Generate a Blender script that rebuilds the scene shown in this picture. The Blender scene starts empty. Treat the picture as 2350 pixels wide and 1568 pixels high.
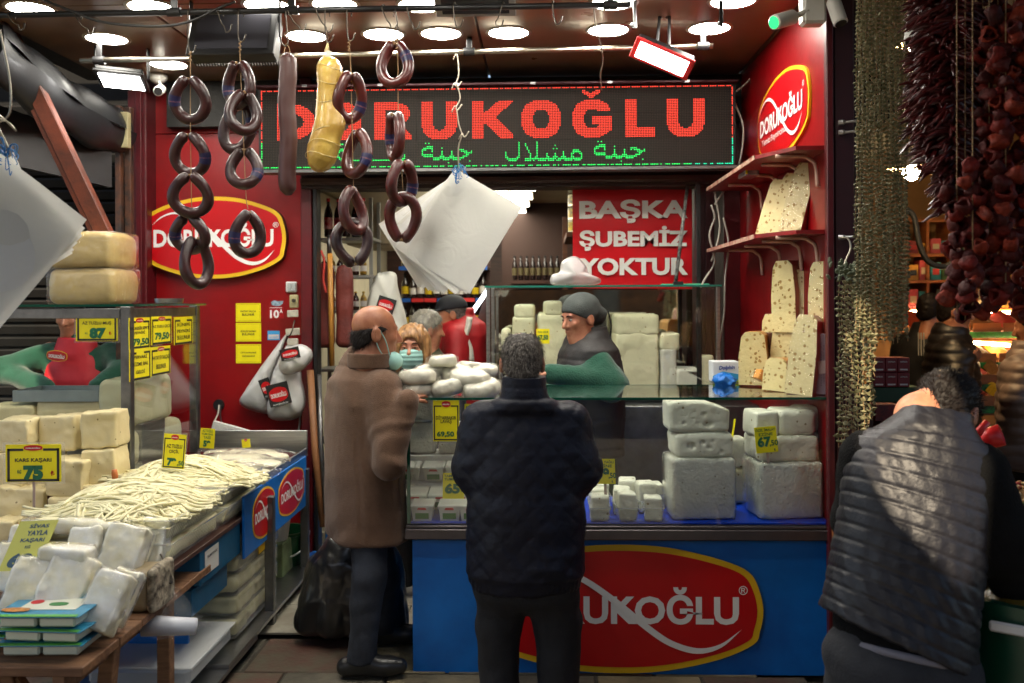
import bpy, math, random
import numpy as np
import openvdb
from mathutils import Vector, Matrix
R_ = math.radians
random.seed(7); rng = np.random.default_rng(7)
scene = bpy.context.scene
COL = scene.collection

# ------------------------------------------------------------------ camera
FPX, CXP, HYP, VPX = 2090.0, 1175.0, 690.0, 1243.0      # focal length and horizon in units of a 2350 px wide picture
CAM = Vector((0, 0, 1.68))
_a = math.atan((VPX - CXP) / FPX); _r = 0.005
_f = Vector((-math.sin(_a), math.cos(_a), 0)); _rt0 = Vector((math.cos(_a), math.sin(_a), 0)); _u0 = Vector((0, 0, 1))
_rt = _rt0 * math.cos(_r) - _u0 * math.sin(_r); _up = _u0 * math.cos(_r) + _rt0 * math.sin(_r)
cd = bpy.data.cameras.new('camera'); cam = bpy.data.objects.new('camera', cd); COL.objects.link(cam)
cam.matrix_world = Matrix(((_rt.x, _up.x, -_f.x, CAM.x), (_rt.y, _up.y, -_f.y, CAM.y), (_rt.z, _up.z, -_f.z, CAM.z), (0, 0, 0, 1)))
cd.sensor_width = 36; cd.lens = 36 * FPX / 2350; cd.shift_y = -(784 - HYP) / 2350
cd.clip_start = 0.05; cd.clip_end = 200
cd.dof.use_dof = True; cd.dof.focus_distance = 4.0; cd.dof.aperture_fstop = 2.8
scene.camera = cam

# ------------------------------------------------------------------ world, sun, exposure
SUN_EL, SUN_AZ = R_(38), R_(-27)     # azimuth of the sun measured from -Y (behind the camera) towards +X
SUN_DIR = Vector((math.sin(SUN_AZ) * math.cos(SUN_EL), -math.cos(SUN_AZ) * math.cos(SUN_EL), math.sin(SUN_EL)))
world = bpy.data.worlds.new('World'); scene.world = world; world.use_nodes = True
nt = world.node_tree; nt.nodes.clear()
sky = nt.nodes.new('ShaderNodeTexSky'); sky.sky_type = 'NISHITA'; sky.sun_disc = False
sky.sun_elevation = SUN_EL; sky.sun_rotation = math.atan2(SUN_DIR.x, SUN_DIR.y)
bg = nt.nodes.new('ShaderNodeBackground'); bg.inputs['Strength'].default_value = 0.10
wo = nt.nodes.new('ShaderNodeOutputWorld')
nt.links.new(sky.outputs[0], bg.inputs[0]); nt.links.new(bg.outputs[0], wo.inputs[0])
sl = bpy.data.lights.new('sun', 'SUN'); sl.energy = 5.0; sl.angle = R_(0.5); sl.color = (1, .82, .58)
so = bpy.data.objects.new('sun', sl); COL.objects.link(so)
so.rotation_euler = (-SUN_DIR).to_track_quat('-Z', 'Y').to_euler(); so.location = (-4, -8, 8)
vs = scene.view_settings
vs.view_transform = 'Standard'; vs.look = 'None'; vs.gamma = 1.0; vs.exposure = 0.95; vs.use_curve_mapping = False
scene.render.engine = 'CYCLES'
cy = scene.cycles
cy.use_denoising = True; cy.max_bounces = 8; cy.diffuse_bounces = 3; cy.glossy_bounces = 4; cy.transparent_max_bounces = 24
cy.transmission_bounces = 6; cy.caustics_reflective = False; cy.caustics_refractive = False; cy.sample_clamp_indirect = 6.0
cy.use_adaptive_sampling = True; cy.adaptive_threshold = 0.025

# ------------------------------------------------------------------ picture -> place
def _dir(px, py): return _f + _rt * ((px - CXP) / FPX) + _up * ((HYP - py) / FPX)
def P(px, py, Y):
    d = _dir(px, py); return CAM + d * (Y / d.y)
def PX(px, py, X):
    d = _dir(px, py); return CAM + d * (X / d.x)
def PZ(px, py, Z):
    d = _dir(px, py); return CAM + d * ((Z - CAM.z) / d.z)
def V3(*a): return Vector(a)

# ------------------------------------------------------------------ materials
_M = {}
def lin(c):
    return tuple((x / 255 / 12.92 if x / 255 <= .04045 else ((x / 255 + .055) / 1.055) ** 2.4) for x in c)
def M(name, col=(.8, .8, .8), rough=.5, metal=0, var=0, vs=8, col2=None, bump=0, bs=40, spec=.5, coat=0, emit=0, ecol=None, sss=0,
      st=(1, 1, 1), detail=4, sheen=0, holes=0, hs=30, hcol=None, hd=.25, trans=0, alpha=1, aniso=0):
    if name in _M: return _M[name]
    m = bpy.data.materials.new(name); m.use_nodes = True; nt = m.node_tree; N = nt.nodes; L = nt.links
    b = N['Principled BSDF']
    b.inputs['Base Color'].default_value = (*col, 1); b.inputs['Roughness'].default_value = rough; b.inputs['Metallic'].default_value = metal
    b.inputs['Specular IOR Level'].default_value = spec; b.inputs['Coat Weight'].default_value = coat; b.inputs['Coat Roughness'].default_value = .12
    b.inputs['Sheen Weight'].default_value = sheen
    if sss:
        b.inputs['Subsurface Weight'].default_value = sss; b.inputs['Subsurface Radius'].default_value = (.02, .012, .006); b.inputs['Subsurface Scale'].default_value = .6
    if trans: b.inputs['Transmission Weight'].default_value = trans
    if emit:
        b.inputs['Emission Color'].default_value = (*(ecol or col), 1); b.inputs['Emission Strength'].default_value = emit
    tc = mp = None
    def coords():
        nonlocal tc, mp
        if mp is None:
            tc = N.new('ShaderNodeTexCoord'); mp = N.new('ShaderNodeMapping'); mp.inputs['Scale'].default_value = st
            oi = N.new('ShaderNodeObjectInfo'); cm = N.new('ShaderNodeVectorMath'); cm.operation = 'MULTIPLY_ADD'
            L.new(oi.outputs['Random'], cm.inputs[0]); cm.inputs[1].default_value = (17, 31, 23); L.new(mp.outputs[0], cm.inputs[2])
            L.new(tc.outputs['Object'], mp.inputs[0]); mp_out = cm
            coords.out = cm.outputs[0]
        return coords.out
    base = None
    if var:
        n = N.new('ShaderNodeTexNoise'); n.inputs['Scale'].default_value = vs; n.inputs['Detail'].default_value = detail; n.inputs['Roughness'].default_value = .62
        L.new(coords(), n.inputs['Vector'])
        rp = N.new('ShaderNodeMapRange'); rp.inputs[1].default_value = .35; rp.inputs[2].default_value = .68; L.new(n.outputs[0], rp.inputs[0])
        mx = N.new('ShaderNodeMix'); mx.data_type = 'RGBA'
        c2 = col2 or tuple(x * (1 - var) for x in col)
        mx.inputs[6].default_value = (*col, 1); mx.inputs[7].default_value = (*c2, 1)
        L.new(rp.outputs[0], mx.inputs[0]); base = mx.outputs[2]
        rm = N.new('ShaderNodeMapRange'); rm.inputs[3].default_value = max(.02, rough - .08); rm.inputs[4].default_value = min(1, rough + .1)
        L.new(n.outputs[0], rm.inputs[0]); L.new(rm.outputs[0], b.inputs['Roughness'])
    hv = None
    if holes:
        vo = N.new('ShaderNodeTexVoronoi'); vo.inputs['Scale'].default_value = hs; vo.inputs['Randomness'].default_value = 1
        nd = N.new('ShaderNodeTexNoise'); nd.inputs['Scale'].default_value = hs * .8; L.new(coords(), nd.inputs['Vector']); va = N.new('ShaderNodeVectorMath'); va.operation = 'MULTIPLY_ADD'; L.new(nd.outputs['Color'], va.inputs[0]); va.inputs[1].default_value = (.6 / hs,) * 3; L.new(coords(), va.inputs[2]); L.new(va.outputs[0], vo.inputs['Vector'])
        # each cell's own hole radius, many cells without one
        sp = N.new('ShaderNodeSeparateColor'); L.new(vo.outputs['Color'], sp.inputs[0])
        ra = N.new('ShaderNodeMapRange'); ra.inputs[1].default_value = 1 - holes; ra.inputs[2].default_value = 1; ra.inputs[3].default_value = 0.0; ra.inputs[4].default_value = hd
        L.new(sp.outputs[0], ra.inputs[0])
        sb = N.new('ShaderNodeMath'); sb.operation = 'SUBTRACT'; L.new(ra.outputs[0], sb.inputs[0]); L.new(vo.outputs['Distance'], sb.inputs[1])
        hm = N.new('ShaderNodeMapRange'); hm.inputs[1].default_value = 0; hm.inputs[2].default_value = .06; L.new(sb.outputs[0], hm.inputs[0]); hv = hm.outputs[0]
        mx = N.new('ShaderNodeMix'); mx.data_type = 'RGBA'; L.new(hv, mx.inputs[0])
        if base: L.new(base, mx.inputs[6])
        else: mx.inputs[6].default_value = (*col, 1)
        mx.inputs[7].default_value = (*(hcol or tuple(x * .45 for x in col)), 1); base = mx.outputs[2]
    if base: L.new(base, b.inputs['Base Color'])
    if bump or holes:
        bp = N.new('ShaderNodeBump'); bp.inputs['Distance'].default_value = .01; bp.inputs['Strength'].default_value = bump or .6
        n2 = N.new('ShaderNodeTexNoise'); n2.inputs['Scale'].default_value = bs; n2.inputs['Detail'].default_value = 5; L.new(coords(), n2.inputs['Vector'])
        h = n2.outputs[0]
        if hv:
            ma = N.new('ShaderNodeMath'); ma.operation = 'MULTIPLY_ADD'; L.new(hv, ma.inputs[0]); ma.inputs[1].default_value = -.8; L.new(h, ma.inputs[2]); h = ma.outputs[0]
        L.new(h, bp.inputs['Height']); L.new(bp.outputs[0], b.inputs['Normal'])
    _M[name] = m; return m
def GL(name, tint=(.93, .97, .95), rough=.02, refl=1.0, milk=0, mcol=(.9, .9, .9), bump=0, bs=20, ior=1.45):
    """thin clear sheet: Fresnel reflection over straight transmission, with an optional milky film"""
    if name in _M: return _M[name]
    m = bpy.data.materials.new(name); m.use_nodes = True; nt = m.node_tree; N = nt.nodes; L = nt.links; N.clear()
    o = N.new('ShaderNodeOutputMaterial'); t = N.new('ShaderNodeBsdfTransparent'); t.inputs[0].default_value = (*tint, 1)
    g = N.new('ShaderNodeBsdfGlossy'); g.inputs['Roughness'].default_value = rough; g.inputs[0].default_value = (refl, refl, refl, 1)
    lw = N.new('ShaderNodeLayerWeight'); pw = N.new('ShaderNodeMath'); pw.operation = 'POWER'; pw.inputs[1].default_value = 5; L.new(lw.outputs['Facing'], pw.inputs[0])
    f0 = ((ior - 1) / (ior + 1)) ** 2; fr = N.new('ShaderNodeMath'); fr.operation = 'MULTIPLY_ADD'; fr.inputs[1].default_value = 1 - f0; fr.inputs[2].default_value = f0; L.new(pw.outputs[0], fr.inputs[0]); mx = N.new('ShaderNodeMixShader')
    L.new(fr.outputs[0], mx.inputs[0]); L.new(t.outputs[0], mx.inputs[1]); L.new(g.outputs[0], mx.inputs[2]); out = mx.outputs[0]
    if bump:
        tc = N.new('ShaderNodeTexCoord'); n = N.new('ShaderNodeTexNoise'); n.inputs['Scale'].default_value = bs; n.inputs['Detail'].default_value = 4; n.inputs['Distortion'].default_value = .6
        L.new(tc.outputs['Object'], n.inputs[0]); bp = N.new('ShaderNodeBump'); bp.inputs['Strength'].default_value = bump; bp.inputs['Distance'].default_value = .02
        L.new(n.outputs[0], bp.inputs['Height']); L.new(bp.outputs[0], g.inputs['Normal'])
    if milk:
        d = N.new('ShaderNodeBsdfDiffuse'); d.inputs[0].default_value = (*mcol, 1); m2 = N.new('ShaderNodeMixShader'); m2.inputs[0].default_value = milk
        L.new(out, m2.inputs[1]); L.new(d.outputs[0], m2.inputs[2]); out = m2.outputs[0]
    L.new(out, o.inputs[0]); _M[name] = m; return m
def TR(name, col, t=.35, bump=.3, bs=9):
    """thin paper: diffuse on both sides with some light coming through"""
    if name in _M: return _M[name]
    m = bpy.data.materials.new(name); m.use_nodes = True; nt = m.node_tree; N = nt.nodes; L = nt.links; N.clear()
    o = N.new('ShaderNodeOutputMaterial'); d = N.new('ShaderNodeBsdfDiffuse'); d.inputs[0].default_value = (*col, 1); q = N.new('ShaderNodeBsdfTranslucent'); q.inputs[0].default_value = (*col, 1); mx = N.new('ShaderNodeMixShader'); mx.inputs[0].default_value = t
    tc = N.new('ShaderNodeTexCoord'); n = N.new('ShaderNodeTexNoise'); n.inputs['Scale'].default_value = bs; n.inputs['Detail'].default_value = 5; n.inputs['Distortion'].default_value = 1.5; bp = N.new('ShaderNodeBump'); bp.inputs['Strength'].default_value = bump; bp.inputs['Distance'].default_value = .02
    L.new(tc.outputs['Object'], n.inputs[0]); L.new(n.outputs[0], bp.inputs['Height']); L.new(bp.outputs[0], d.inputs['Normal'])
    L.new(d.outputs[0], mx.inputs[1]); L.new(q.outputs[0], mx.inputs[2]); L.new(mx.outputs[0], o.inputs[0]); _M[name] = m; return m
def EM(name, col, s):
    if name in _M: return _M[name]
    m = bpy.data.materials.new(name); m.use_nodes = True; N = m.node_tree.nodes; N.clear()
    o = N.new('ShaderNodeOutputMaterial'); e = N.new('ShaderNodeEmission'); e.inputs[0].default_value = (*col, 1); e.inputs[1].default_value = s
    m.node_tree.links.new(e.outputs[0], o.inputs[0]); _M[name] = m; return m

# ------------------------------------------------------------------ objects
WL = {}
def _tags(o, label=None, cat=None, group=None, kind=None):
    if label: o['label'] = label
    if cat: o['category'] = cat
    if group: o['group'] = group
    if kind: o['kind'] = kind
    return o
def thing(name, label, cat, loc, group=None, kind=None):
    o = bpy.data.objects.new(name, None); COL.objects.link(o); o.location = Vector(loc); o.empty_display_size = .05
    WL[o] = Vector(loc); return _tags(o, label, cat, group, kind)
def mesh_obj(name, V, F, mat, parent=None, smooth=False, label=None, cat=None, group=None, kind=None, mats=None, mi=None):
    V = np.asarray(V, dtype=np.float64).reshape(-1, 3)
    c = np.array([(V[:, 0].min() + V[:, 0].max()) / 2, (V[:, 1].min() + V[:, 1].max()) / 2, V[:, 2].min()])
    me = bpy.data.meshes.new(name); me.from_pydata((V - c).tolist(), [], F if isinstance(F, list) else F.tolist())
    o = bpy.data.objects.new(name, me); COL.objects.link(o)
    for m in (mats or [mat]): me.materials.append(m)
    if mi is not None: me.polygons.foreach_set('material_index', np.asarray(mi, dtype=np.int32))
    if smooth:
        me.polygons.foreach_set('use_smooth', np.ones(len(me.polygons), dtype=bool))
        if smooth == 'auto':
            me.set_sharp_from_angle(angle=R_(40))
    me.update()
    WL[o] = Vector(c)
    if parent is not None:
        o.parent = parent; o.location = Vector(c) - WL[parent]
    else: o.location = Vector(c)
    return _tags(o, label, cat, group, kind)
def copy_tree(o, parent=None):
    c = o.copy(); COL.objects.link(c)
    if parent is not None: c.parent = parent
    for ch in o.children: copy_tree(ch, c)
    return c
def dup(o, loc, rot=None, label=None, scale=None):
    c = copy_tree(o); c.location = Vector(loc); WL[c] = Vector(loc)
    if rot is not None: c.rotation_euler = rot
    if scale is not None: c.scale = scale if hasattr(scale, '__len__') else (scale,) * 3
    if label: c['label'] = label
    return c
def rot(rx=0, ry=0, rz=0):
    return Matrix.Rotation(R_(rz), 3, 'Z') @ Matrix.Rotation(R_(ry), 3, 'Y') @ Matrix.Rotation(R_(rx), 3, 'X')
class MB:
    def __init__(s): s.v = []; s.f = []
    def add(s, vs, fs):
        n = len(s.v); s.v += [tuple(x) for x in vs]; s.f += [tuple(i + n for i in f) for f in fs]; return s
    def box(s, c, d, R=None, b=0.0):
        c = Vector(c); hx, hy, hz = d[0] / 2, d[1] / 2, d[2] / 2; b = min(b, .45 * min(d))
        R = R if R is not None else Matrix.Identity(3)
        if b <= 0:
            vs = [c + R @ Vector((sx * hx, sy * hy, sz * hz)) for sx in (-1, 1) for sy in (-1, 1) for sz in (-1, 1)]
            return s.add(vs, [(0, 1, 3, 2), (4, 6, 7, 5), (0, 4, 5, 1), (2, 3, 7, 6), (0, 2, 6, 4), (1, 5, 7, 3)])
        vs = []; ix = {}
        for sx in (-1, 1):
            for sy in (-1, 1):
                for sz in (-1, 1):
                    for ax in range(3):
                        e = [hx - b, hy - b, hz - b]; e[ax] = (hx, hy, hz)[ax]
                        ix[(sx, sy, sz, ax)] = len(vs); vs.append(c + R @ Vector((sx * e[0], sy * e[1], sz * e[2])))
        fs = []
        for ax in range(3):
            o1, o2 = [(1, 2), (2, 0), (0, 1)][ax]
            for sg in (-1, 1):
                q = []
                for a, bb in ((-1, -1), (1, -1), (1, 1), (-1, 1)):
                    k = [0, 0, 0]; k[ax] = sg; k[o1] = a; k[o2] = bb; q.append(ix[(*k, ax)])
                fs.append(tuple(q if sg > 0 else q[::-1]))
            for a in (-1, 1):
                for bb in (-1, 1):
                    k0 = [0, 0, 0]; k1 = [0, 0, 0]; k0[o1] = k1[o1] = a; k0[o2] = k1[o2] = bb; k0[ax] = -1; k1[ax] = 1
                    q = (ix[(*k0, o1)], ix[(*k1, o1)], ix[(*k1, o2)], ix[(*k0, o2)])
                    fs.append(q if a * bb < 0 else q[::-1])
        for sx in (-1, 1):
            for sy in (-1, 1):
                for sz in (-1, 1):
                    t = tuple(ix[(sx, sy, sz, a)] for a in range(3)); fs.append(t if sx * sy * sz > 0 else t[::-1])
        return s.add(vs, fs)
    def tube(s, path, r, n=8, closed=False, cap=True):
        pts = [Vector(p) for p in path]; k = len(pts); rs = list(r) if hasattr(r, '__len__') else [r] * k
        vs = []; nrm = None
        for i, p in enumerate(pts):
            a = pts[(i - 1) % k] if (closed or i > 0) else p; b = pts[(i + 1) % k] if (closed or i < k - 1) else p
            t = (b - a).normalized() if (b - a).length > 1e-9 else Vector((0, 0, 1))
            if nrm is None:
                nrm = t.orthogonal().normalized()
            nrm = (nrm - t * nrm.dot(t)); nrm = nrm.normalized() if nrm.length > 1e-6 else t.orthogonal().normalized()
            bn = t.cross(nrm)
            for j in range(n):
                th = 2 * math.pi * j / n; vs.append(p + (nrm * math.cos(th) + bn * math.sin(th)) * rs[i])
        fs = []
        for i in range(k if closed else k - 1):
            for j in range(n):
                a, b = i * n + j, i * n + (j + 1) % n; c, d = ((i + 1) % k) * n + (j + 1) % n, ((i + 1) % k) * n + j
                fs.append((a, b, c, d))
        if cap and not closed: fs += [tuple(range(n))[::-1], tuple((k - 1) * n + j for j in range(n))]
        return s.add(vs, fs)
    def lathe(s, prof, c, n=16, R=None, cap=True):
        c = Vector(c); R = R if R is not None else Matrix.Identity(3); vs = []; fs = []
        for (r, z) in prof:
            for j in range(n):
                th = 2 * math.pi * j / n; vs.append(c + R @ Vector((r * math.cos(th), r * math.sin(th), z)))
        for i in range(len(prof) - 1):
            for j in range(n):
                fs.append((i * n + j, i * n + (j + 1) % n, (i + 1) * n + (j + 1) % n, (i + 1) * n + j))
        if cap and prof[0][0] > 1e-4: fs.append(tuple(range(n))[::-1])
        if cap and prof[-1][0] > 1e-4: fs.append(tuple((len(prof) - 1) * n + j for j in range(n)))
        return s.add(vs, fs)
    def prism(s, poly, o, R, U, d=.01):
        o, R, U = Vector(o), Vector(R), Vector(U); Nn = R.cross(U); k = len(poly)
        vs = [o + R * x + U * y + Nn * d for x, y in poly] + [o + R * x + U * y for x, y in poly]
        fs = [tuple(range(k)), tuple(range(k, 2 * k))[::-1]] + [(i, k + i, k + (i + 1) % k, (i + 1) % k) for i in range(k)]
        return s.add(vs, fs)
    def quad(s, *p): return s.add(p, [tuple(range(len(p)))])
    def grid(s, nx, ny, fn, closed=False):
        vs = [fn(i / nx, j / ny) for j in range(ny + 1) for i in range(nx + 1)]
        fs = [(j * (nx + 1) + i, j * (nx + 1) + i + 1, (j + 1) * (nx + 1) + i + 1, (j + 1) * (nx + 1) + i) for j in range(ny) for i in range(nx)]
        return s.add(vs, fs)
    def sphere(s, c, r, n=10, m=7, R=None):
        c = Vector(c); r = r if hasattr(r, '__len__') else (r, r, r); R = R if R is not None else Matrix.Identity(3)
        vs = [c + R @ Vector((0, 0, -r[2]))]; fs = []
        for i in range(1, m):
            ph = math.pi * i / m
            for j in range(n):
                th = 2 * math.pi * j / n; vs.append(c + R @ Vector((r[0] * math.sin(ph) * math.cos(th), r[1] * math.sin(ph) * math.sin(th), -r[2] * math.cos(ph))))
        vs.append(c + R @ Vector((0, 0, r[2]))); e = len(vs) - 1
        for j in range(n):
            fs.append((0, 1 + (j + 1) % n, 1 + j)); fs.append((e, 1 + (m - 2) * n + j, 1 + (m - 2) * n + (j + 1) % n))
            for i in range(m - 2): fs.append((1 + i * n + j, 1 + i * n + (j + 1) % n, 1 + (i + 1) * n + (j + 1) % n, 1 + (i + 1) * n + j))
        return s.add(vs, fs)
    def build(s, name, mat, parent=None, smooth=False, **k): return mesh_obj(name, s.v, s.f, mat, parent, smooth, **k)
def spline(pts, n=8, closed=False):
    """Catmull-Rom through pts"""
    p = [Vector(x) for x in pts]; k = len(p); out = []
    for i in range(k if closed else k - 1):
        a = p[(i - 1) % k] if (closed or i > 0) else p[0] * 2 - p[1]; b = p[i]; c = p[(i + 1) % k]
        d = p[(i + 2) % k] if (closed or i < k - 2) else p[-1] * 2 - p[-2]
        for j in range(n):
            t = j / n; out.append(.5 * ((2 * b) + (c - a) * t + (2 * a - 5 * b + 4 * c - d) * t * t + (3 * b - a - 3 * c + d) * t ** 3))
    if not closed: out.append(p[-1])
    return out

ORD = 'first second third fourth fifth sixth seventh eighth ninth tenth eleventh twelfth'.split()
# ------------------------------------------------------------------ lettering
XR, ZU = Vector((1, 0, 0)), Vector((0, 0, 1))
_TX = {}
def _glyphs(body, bold, shear, space):
    k = (body, bold, shear, space)
    if k not in _TX:
        c = bpy.data.curves.new('lettering', 'FONT'); c.body = body; c.resolution_u = 3; c.offset = bold; c.shear = shear; c.space_character = space; c.fill_mode = 'FRONT'
        o = bpy.data.objects.new('lettering', c); me = bpy.data.meshes.new_from_object(o)
        V = np.zeros(len(me.vertices) * 3); me.vertices.foreach_get('co', V); V = V.reshape(-1, 3)
        F = [tuple(p.vertices) for p in me.polygons]
        bpy.data.objects.remove(o); bpy.data.curves.remove(c); bpy.data.meshes.remove(me); _TX[k] = (V, F)
    return _TX[k]
def text(parent, body, c, w, h, R=XR, U=ZU, mat=None, bold=.02, shear=0, space=1.0, name='lettering', keep=False, **k):
    """one line of flat lettering fitted into a w x h box centred on c (keep: h is the height, w only a limit)"""
    V, F = _glyphs(body, bold, shear, space); lo, hi = V.min(0), V.max(0); ctr = (lo + hi) / 2; sz = np.maximum(hi - lo, 1e-6)
    sx, sy = w / sz[0], h / sz[1]
    if keep: sx = sy = min(sx, sy)
    R, U = np.array(Vector(R).normalized()), np.array(Vector(U).normalized())
    q = (V - ctr); W = np.array(Vector(c)) + np.outer(q[:, 0] * sx, R) + np.outer(q[:, 1] * sy, U)
    return mesh_obj(name, W, F, mat, parent, **k)
# ------------------------------------------------------------------ solids from distance fields
def vn(p, s, seed=0):
    """smooth value noise in -1..1 on arrays"""
    x, y, z = (np.asarray(q, dtype=np.float32) * s + o for q, o in zip(p, (seed * 13.7, seed * 7.1 + 3, seed * 3.3 + 9)))
    xi, yi, zi = np.floor(x).astype(np.int64), np.floor(y).astype(np.int64), np.floor(z).astype(np.int64)
    fx, fy, fz = x - xi, y - yi, z - zi
    fx, fy, fz = (t * t * (3 - 2 * t) for t in (fx, fy, fz))
    def h(a, b, c): 
        n = (a * 73856093) ^ (b * 19349663) ^ (c * 83492791); n = (n ^ (n >> 13)) * 1274126177; n = (n ^ (n >> 16)) & 0xFFFF
        return n.astype(np.float32) / 32767.5 - 1
    l = lambda a, b, t: a + (b - a) * t
    return l(l(l(h(xi, yi, zi), h(xi + 1, yi, zi), fx), l(h(xi, yi + 1, zi), h(xi + 1, yi + 1, zi), fx), fy),
             l(l(h(xi, yi, zi + 1), h(xi + 1, yi, zi + 1), fx), l(h(xi, yi + 1, zi + 1), h(xi + 1, yi + 1, zi + 1), fx), fy), fz)
def smin(a, b, k=.03):
    h = np.clip(.5 + .5 * (b - a) / k, 0, 1); return b + (a - b) * h - k * h * (1 - h)
def smax(a, b, k=.03): return -smin(-a, -b, k)
def seg(p, a, b, ra, rb=None):
    rb = ra if rb is None else rb; a = np.array(a, dtype=np.float32); b = np.array(b, dtype=np.float32); d = b - a; L = float(d @ d) + 1e-9
    q = [p[i] - a[i] for i in range(3)]; h = np.clip((q[0] * d[0] + q[1] * d[1] + q[2] * d[2]) / L, 0, 1)
    return np.sqrt((q[0] - h * d[0]) ** 2 + (q[1] - h * d[1]) ** 2 + (q[2] - h * d[2]) ** 2) - (ra + (rb - ra) * h)
def chain(p, pts, rs, k=.02):
    d = None
    for i in range(len(pts) - 1):
        e = seg(p, pts[i], pts[i + 1], rs[i], rs[i + 1]); d = e if d is None else smin(d, e, k)
    return d
def ell(p, c, r, R=None):
    q = loc(p, c, R); r = [float(x) for x in r]
    k0 = np.sqrt(sum((q[i] / r[i]) ** 2 for i in range(3))); k1 = np.sqrt(sum((q[i] / r[i] ** 2) ** 2 for i in range(3))) + 1e-6
    return k0 * (k0 - 1) / k1
def loc(p, c, R=None):
    q = [p[i] - float(c[i]) for i in range(3)]
    if R is None: return q
    return [sum(q[j] * float(R[j][i]) for j in range(3)) for i in range(3)]     # columns of R are the local axes
def rbox(p, c, hd, r, R=None):
    q = loc(p, c, R); e = [np.abs(q[i]) - (hd[i] - r) for i in range(3)]
    return np.sqrt(sum(np.maximum(t, 0) ** 2 for t in e)) + np.minimum(np.maximum(np.maximum(e[0], e[1]), e[2]), 0) - r
def loft(q, levels, pw=2.3):
    """stack of ovals along local z: levels (z, cx, cy, half width, half depth)"""
    z = q[2]; lv = np.array(levels, dtype=np.float32); t = [np.interp(z, lv[:, 0], lv[:, i]).astype(np.float32) for i in range(1, 5)]
    a, b = t[2], t[3]
    rr = (np.abs((q[0] - t[0]) / a) ** pw + np.abs((q[1] - t[1]) / b) ** pw) ** (1 / pw)
    d = (rr - 1) * np.minimum(a, b)
    return np.maximum(d, np.maximum(lv[0, 0] - z, z - lv[-1, 0]))
def field(fn, lo, hi, h):
    lo = np.array(lo, dtype=np.float64); hi = np.array(hi, dtype=np.float64)
    ax = [np.arange(lo[i], hi[i] + h, h, dtype=np.float32) for i in range(3)]
    p = np.meshgrid(*ax, indexing='ij'); d = fn(p).astype(np.float32)
    # close the solid at the borders of the box
    for i in range(3):
        sl0 = [slice(None)] * 3; sl0[i] = 0; d[tuple(sl0)] = np.maximum(d[tuple(sl0)], h * .5); sl0[i] = -1; d[tuple(sl0)] = np.maximum(d[tuple(sl0)], h * .5)
    d = np.clip(d, -3 * h, 3 * h)
    g = openvdb.FloatGrid(3 * h); g.copyFromArray(d)
    pts, tri, quad = g.convertToPolygons(isovalue=0.0, adaptivity=0.0)
    V = pts.astype(np.float64) * h + lo; F = quad.astype(np.int64)
    a, b, c = V[F[:, 0]], V[F[:, 1]], V[F[:, 2]]
    vol = np.einsum('ij,ij->i', a - V.mean(0), np.cross(b - a, c - a)).sum()
    if vol < 0: F = F[:, ::-1]
    return V, F
def vnormals(V, F):
    n = np.cross(V[F[:, 2]] - V[F[:, 0]], V[F[:, 3]] - V[F[:, 1]]); N = np.zeros_like(V)
    for i in range(4): np.add.at(N, F[:, i], n)
    return N / (np.linalg.norm(N, axis=1)[:, None] + 1e-12)
def solid(name, fn, lo, hi, h, mat, parent=None, disp=None, **k):
    V, F = field(fn, lo, hi, h)
    if disp is not None: V = V + vnormals(V, F) * disp(V)[:, None]
    return mesh_obj(name, V, F, mat, parent, smooth=True, **k)

# ------------------------------------------------------------------ common materials
RED = M('red_paint', lin((140, 7, 14)), .34, var=.25, vs=4, bump=.05, bs=25)
DRED = M('dark_red_paint', lin((86, 10, 20)), .4, var=.35, vs=9, bump=.08, bs=30)
MAROON = M('maroon_paint', lin((48, 12, 20)), .38, var=.3, vs=7, bump=.05)
YEL = M('yellow_card', lin((236, 222, 20)), .4, var=.05, vs=20)
YELD = M('yellow_print', lin((224, 178, 30)), .4)
LOGOR = M('logo_red', lin((190, 6, 18)), .35, var=.05, vs=4)
WHT = M('white_print', (.8, .8, .78), .45)
BLK = M('black_print', (.012, .012, .012), .5)
GRN_INK = M('green_marker', lin((10, 104, 70)), .5, var=.3, vs=60)
RED_INK = M('red_marker', lin((190, 20, 20)), .5)
BLACKM = M('black_metal', (.012, .012, .013), .38, var=.3, vs=12)
STEEL = M('brushed_steel', (.42, .42, .43), .32, metal=1, var=.25, vs=6, st=(1, 1, 14))
STEELD = M('dull_steel', (.22, .22, .22), .42, metal=1, var=.4, vs=9)
WIRE = M('wire', (.10, .085, .07), .4, metal=.8)
WIREL = M('galvanised_wire', (.42, .38, .30), .4, metal=.8)
GLASS = GL('glass_pane', (.975, .988, .98)); GEDGE = M('glass_edge', (.004, .07, .045), .15, coat=.4)
FILM = GL('cling_film', (.99, .99, .99), .08, bump=.9, bs=34, milk=.02, ior=1.55)
TWINE = M('twine', lin((150, 120, 84)), .8, var=.3, vs=60)
BLUE = M('blue_panel', lin((10, 112, 200)), .42, var=.22, vs=3, col2=lin((6, 88, 170)), bump=.06, bs=14)
WPLAS = M('white_plastic', (.7, .7, .68), .4, var=.08)
CABLE = M('grey_cable', (.42, .40, .34), .5); CABLEB = M('black_cable', (.015, .015, .015), .5)
WOODB = M('brown_wood', lin((92, 52, 30)), .5, var=.5, vs=6, st=(1, 1, 8), bump=.12)

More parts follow.
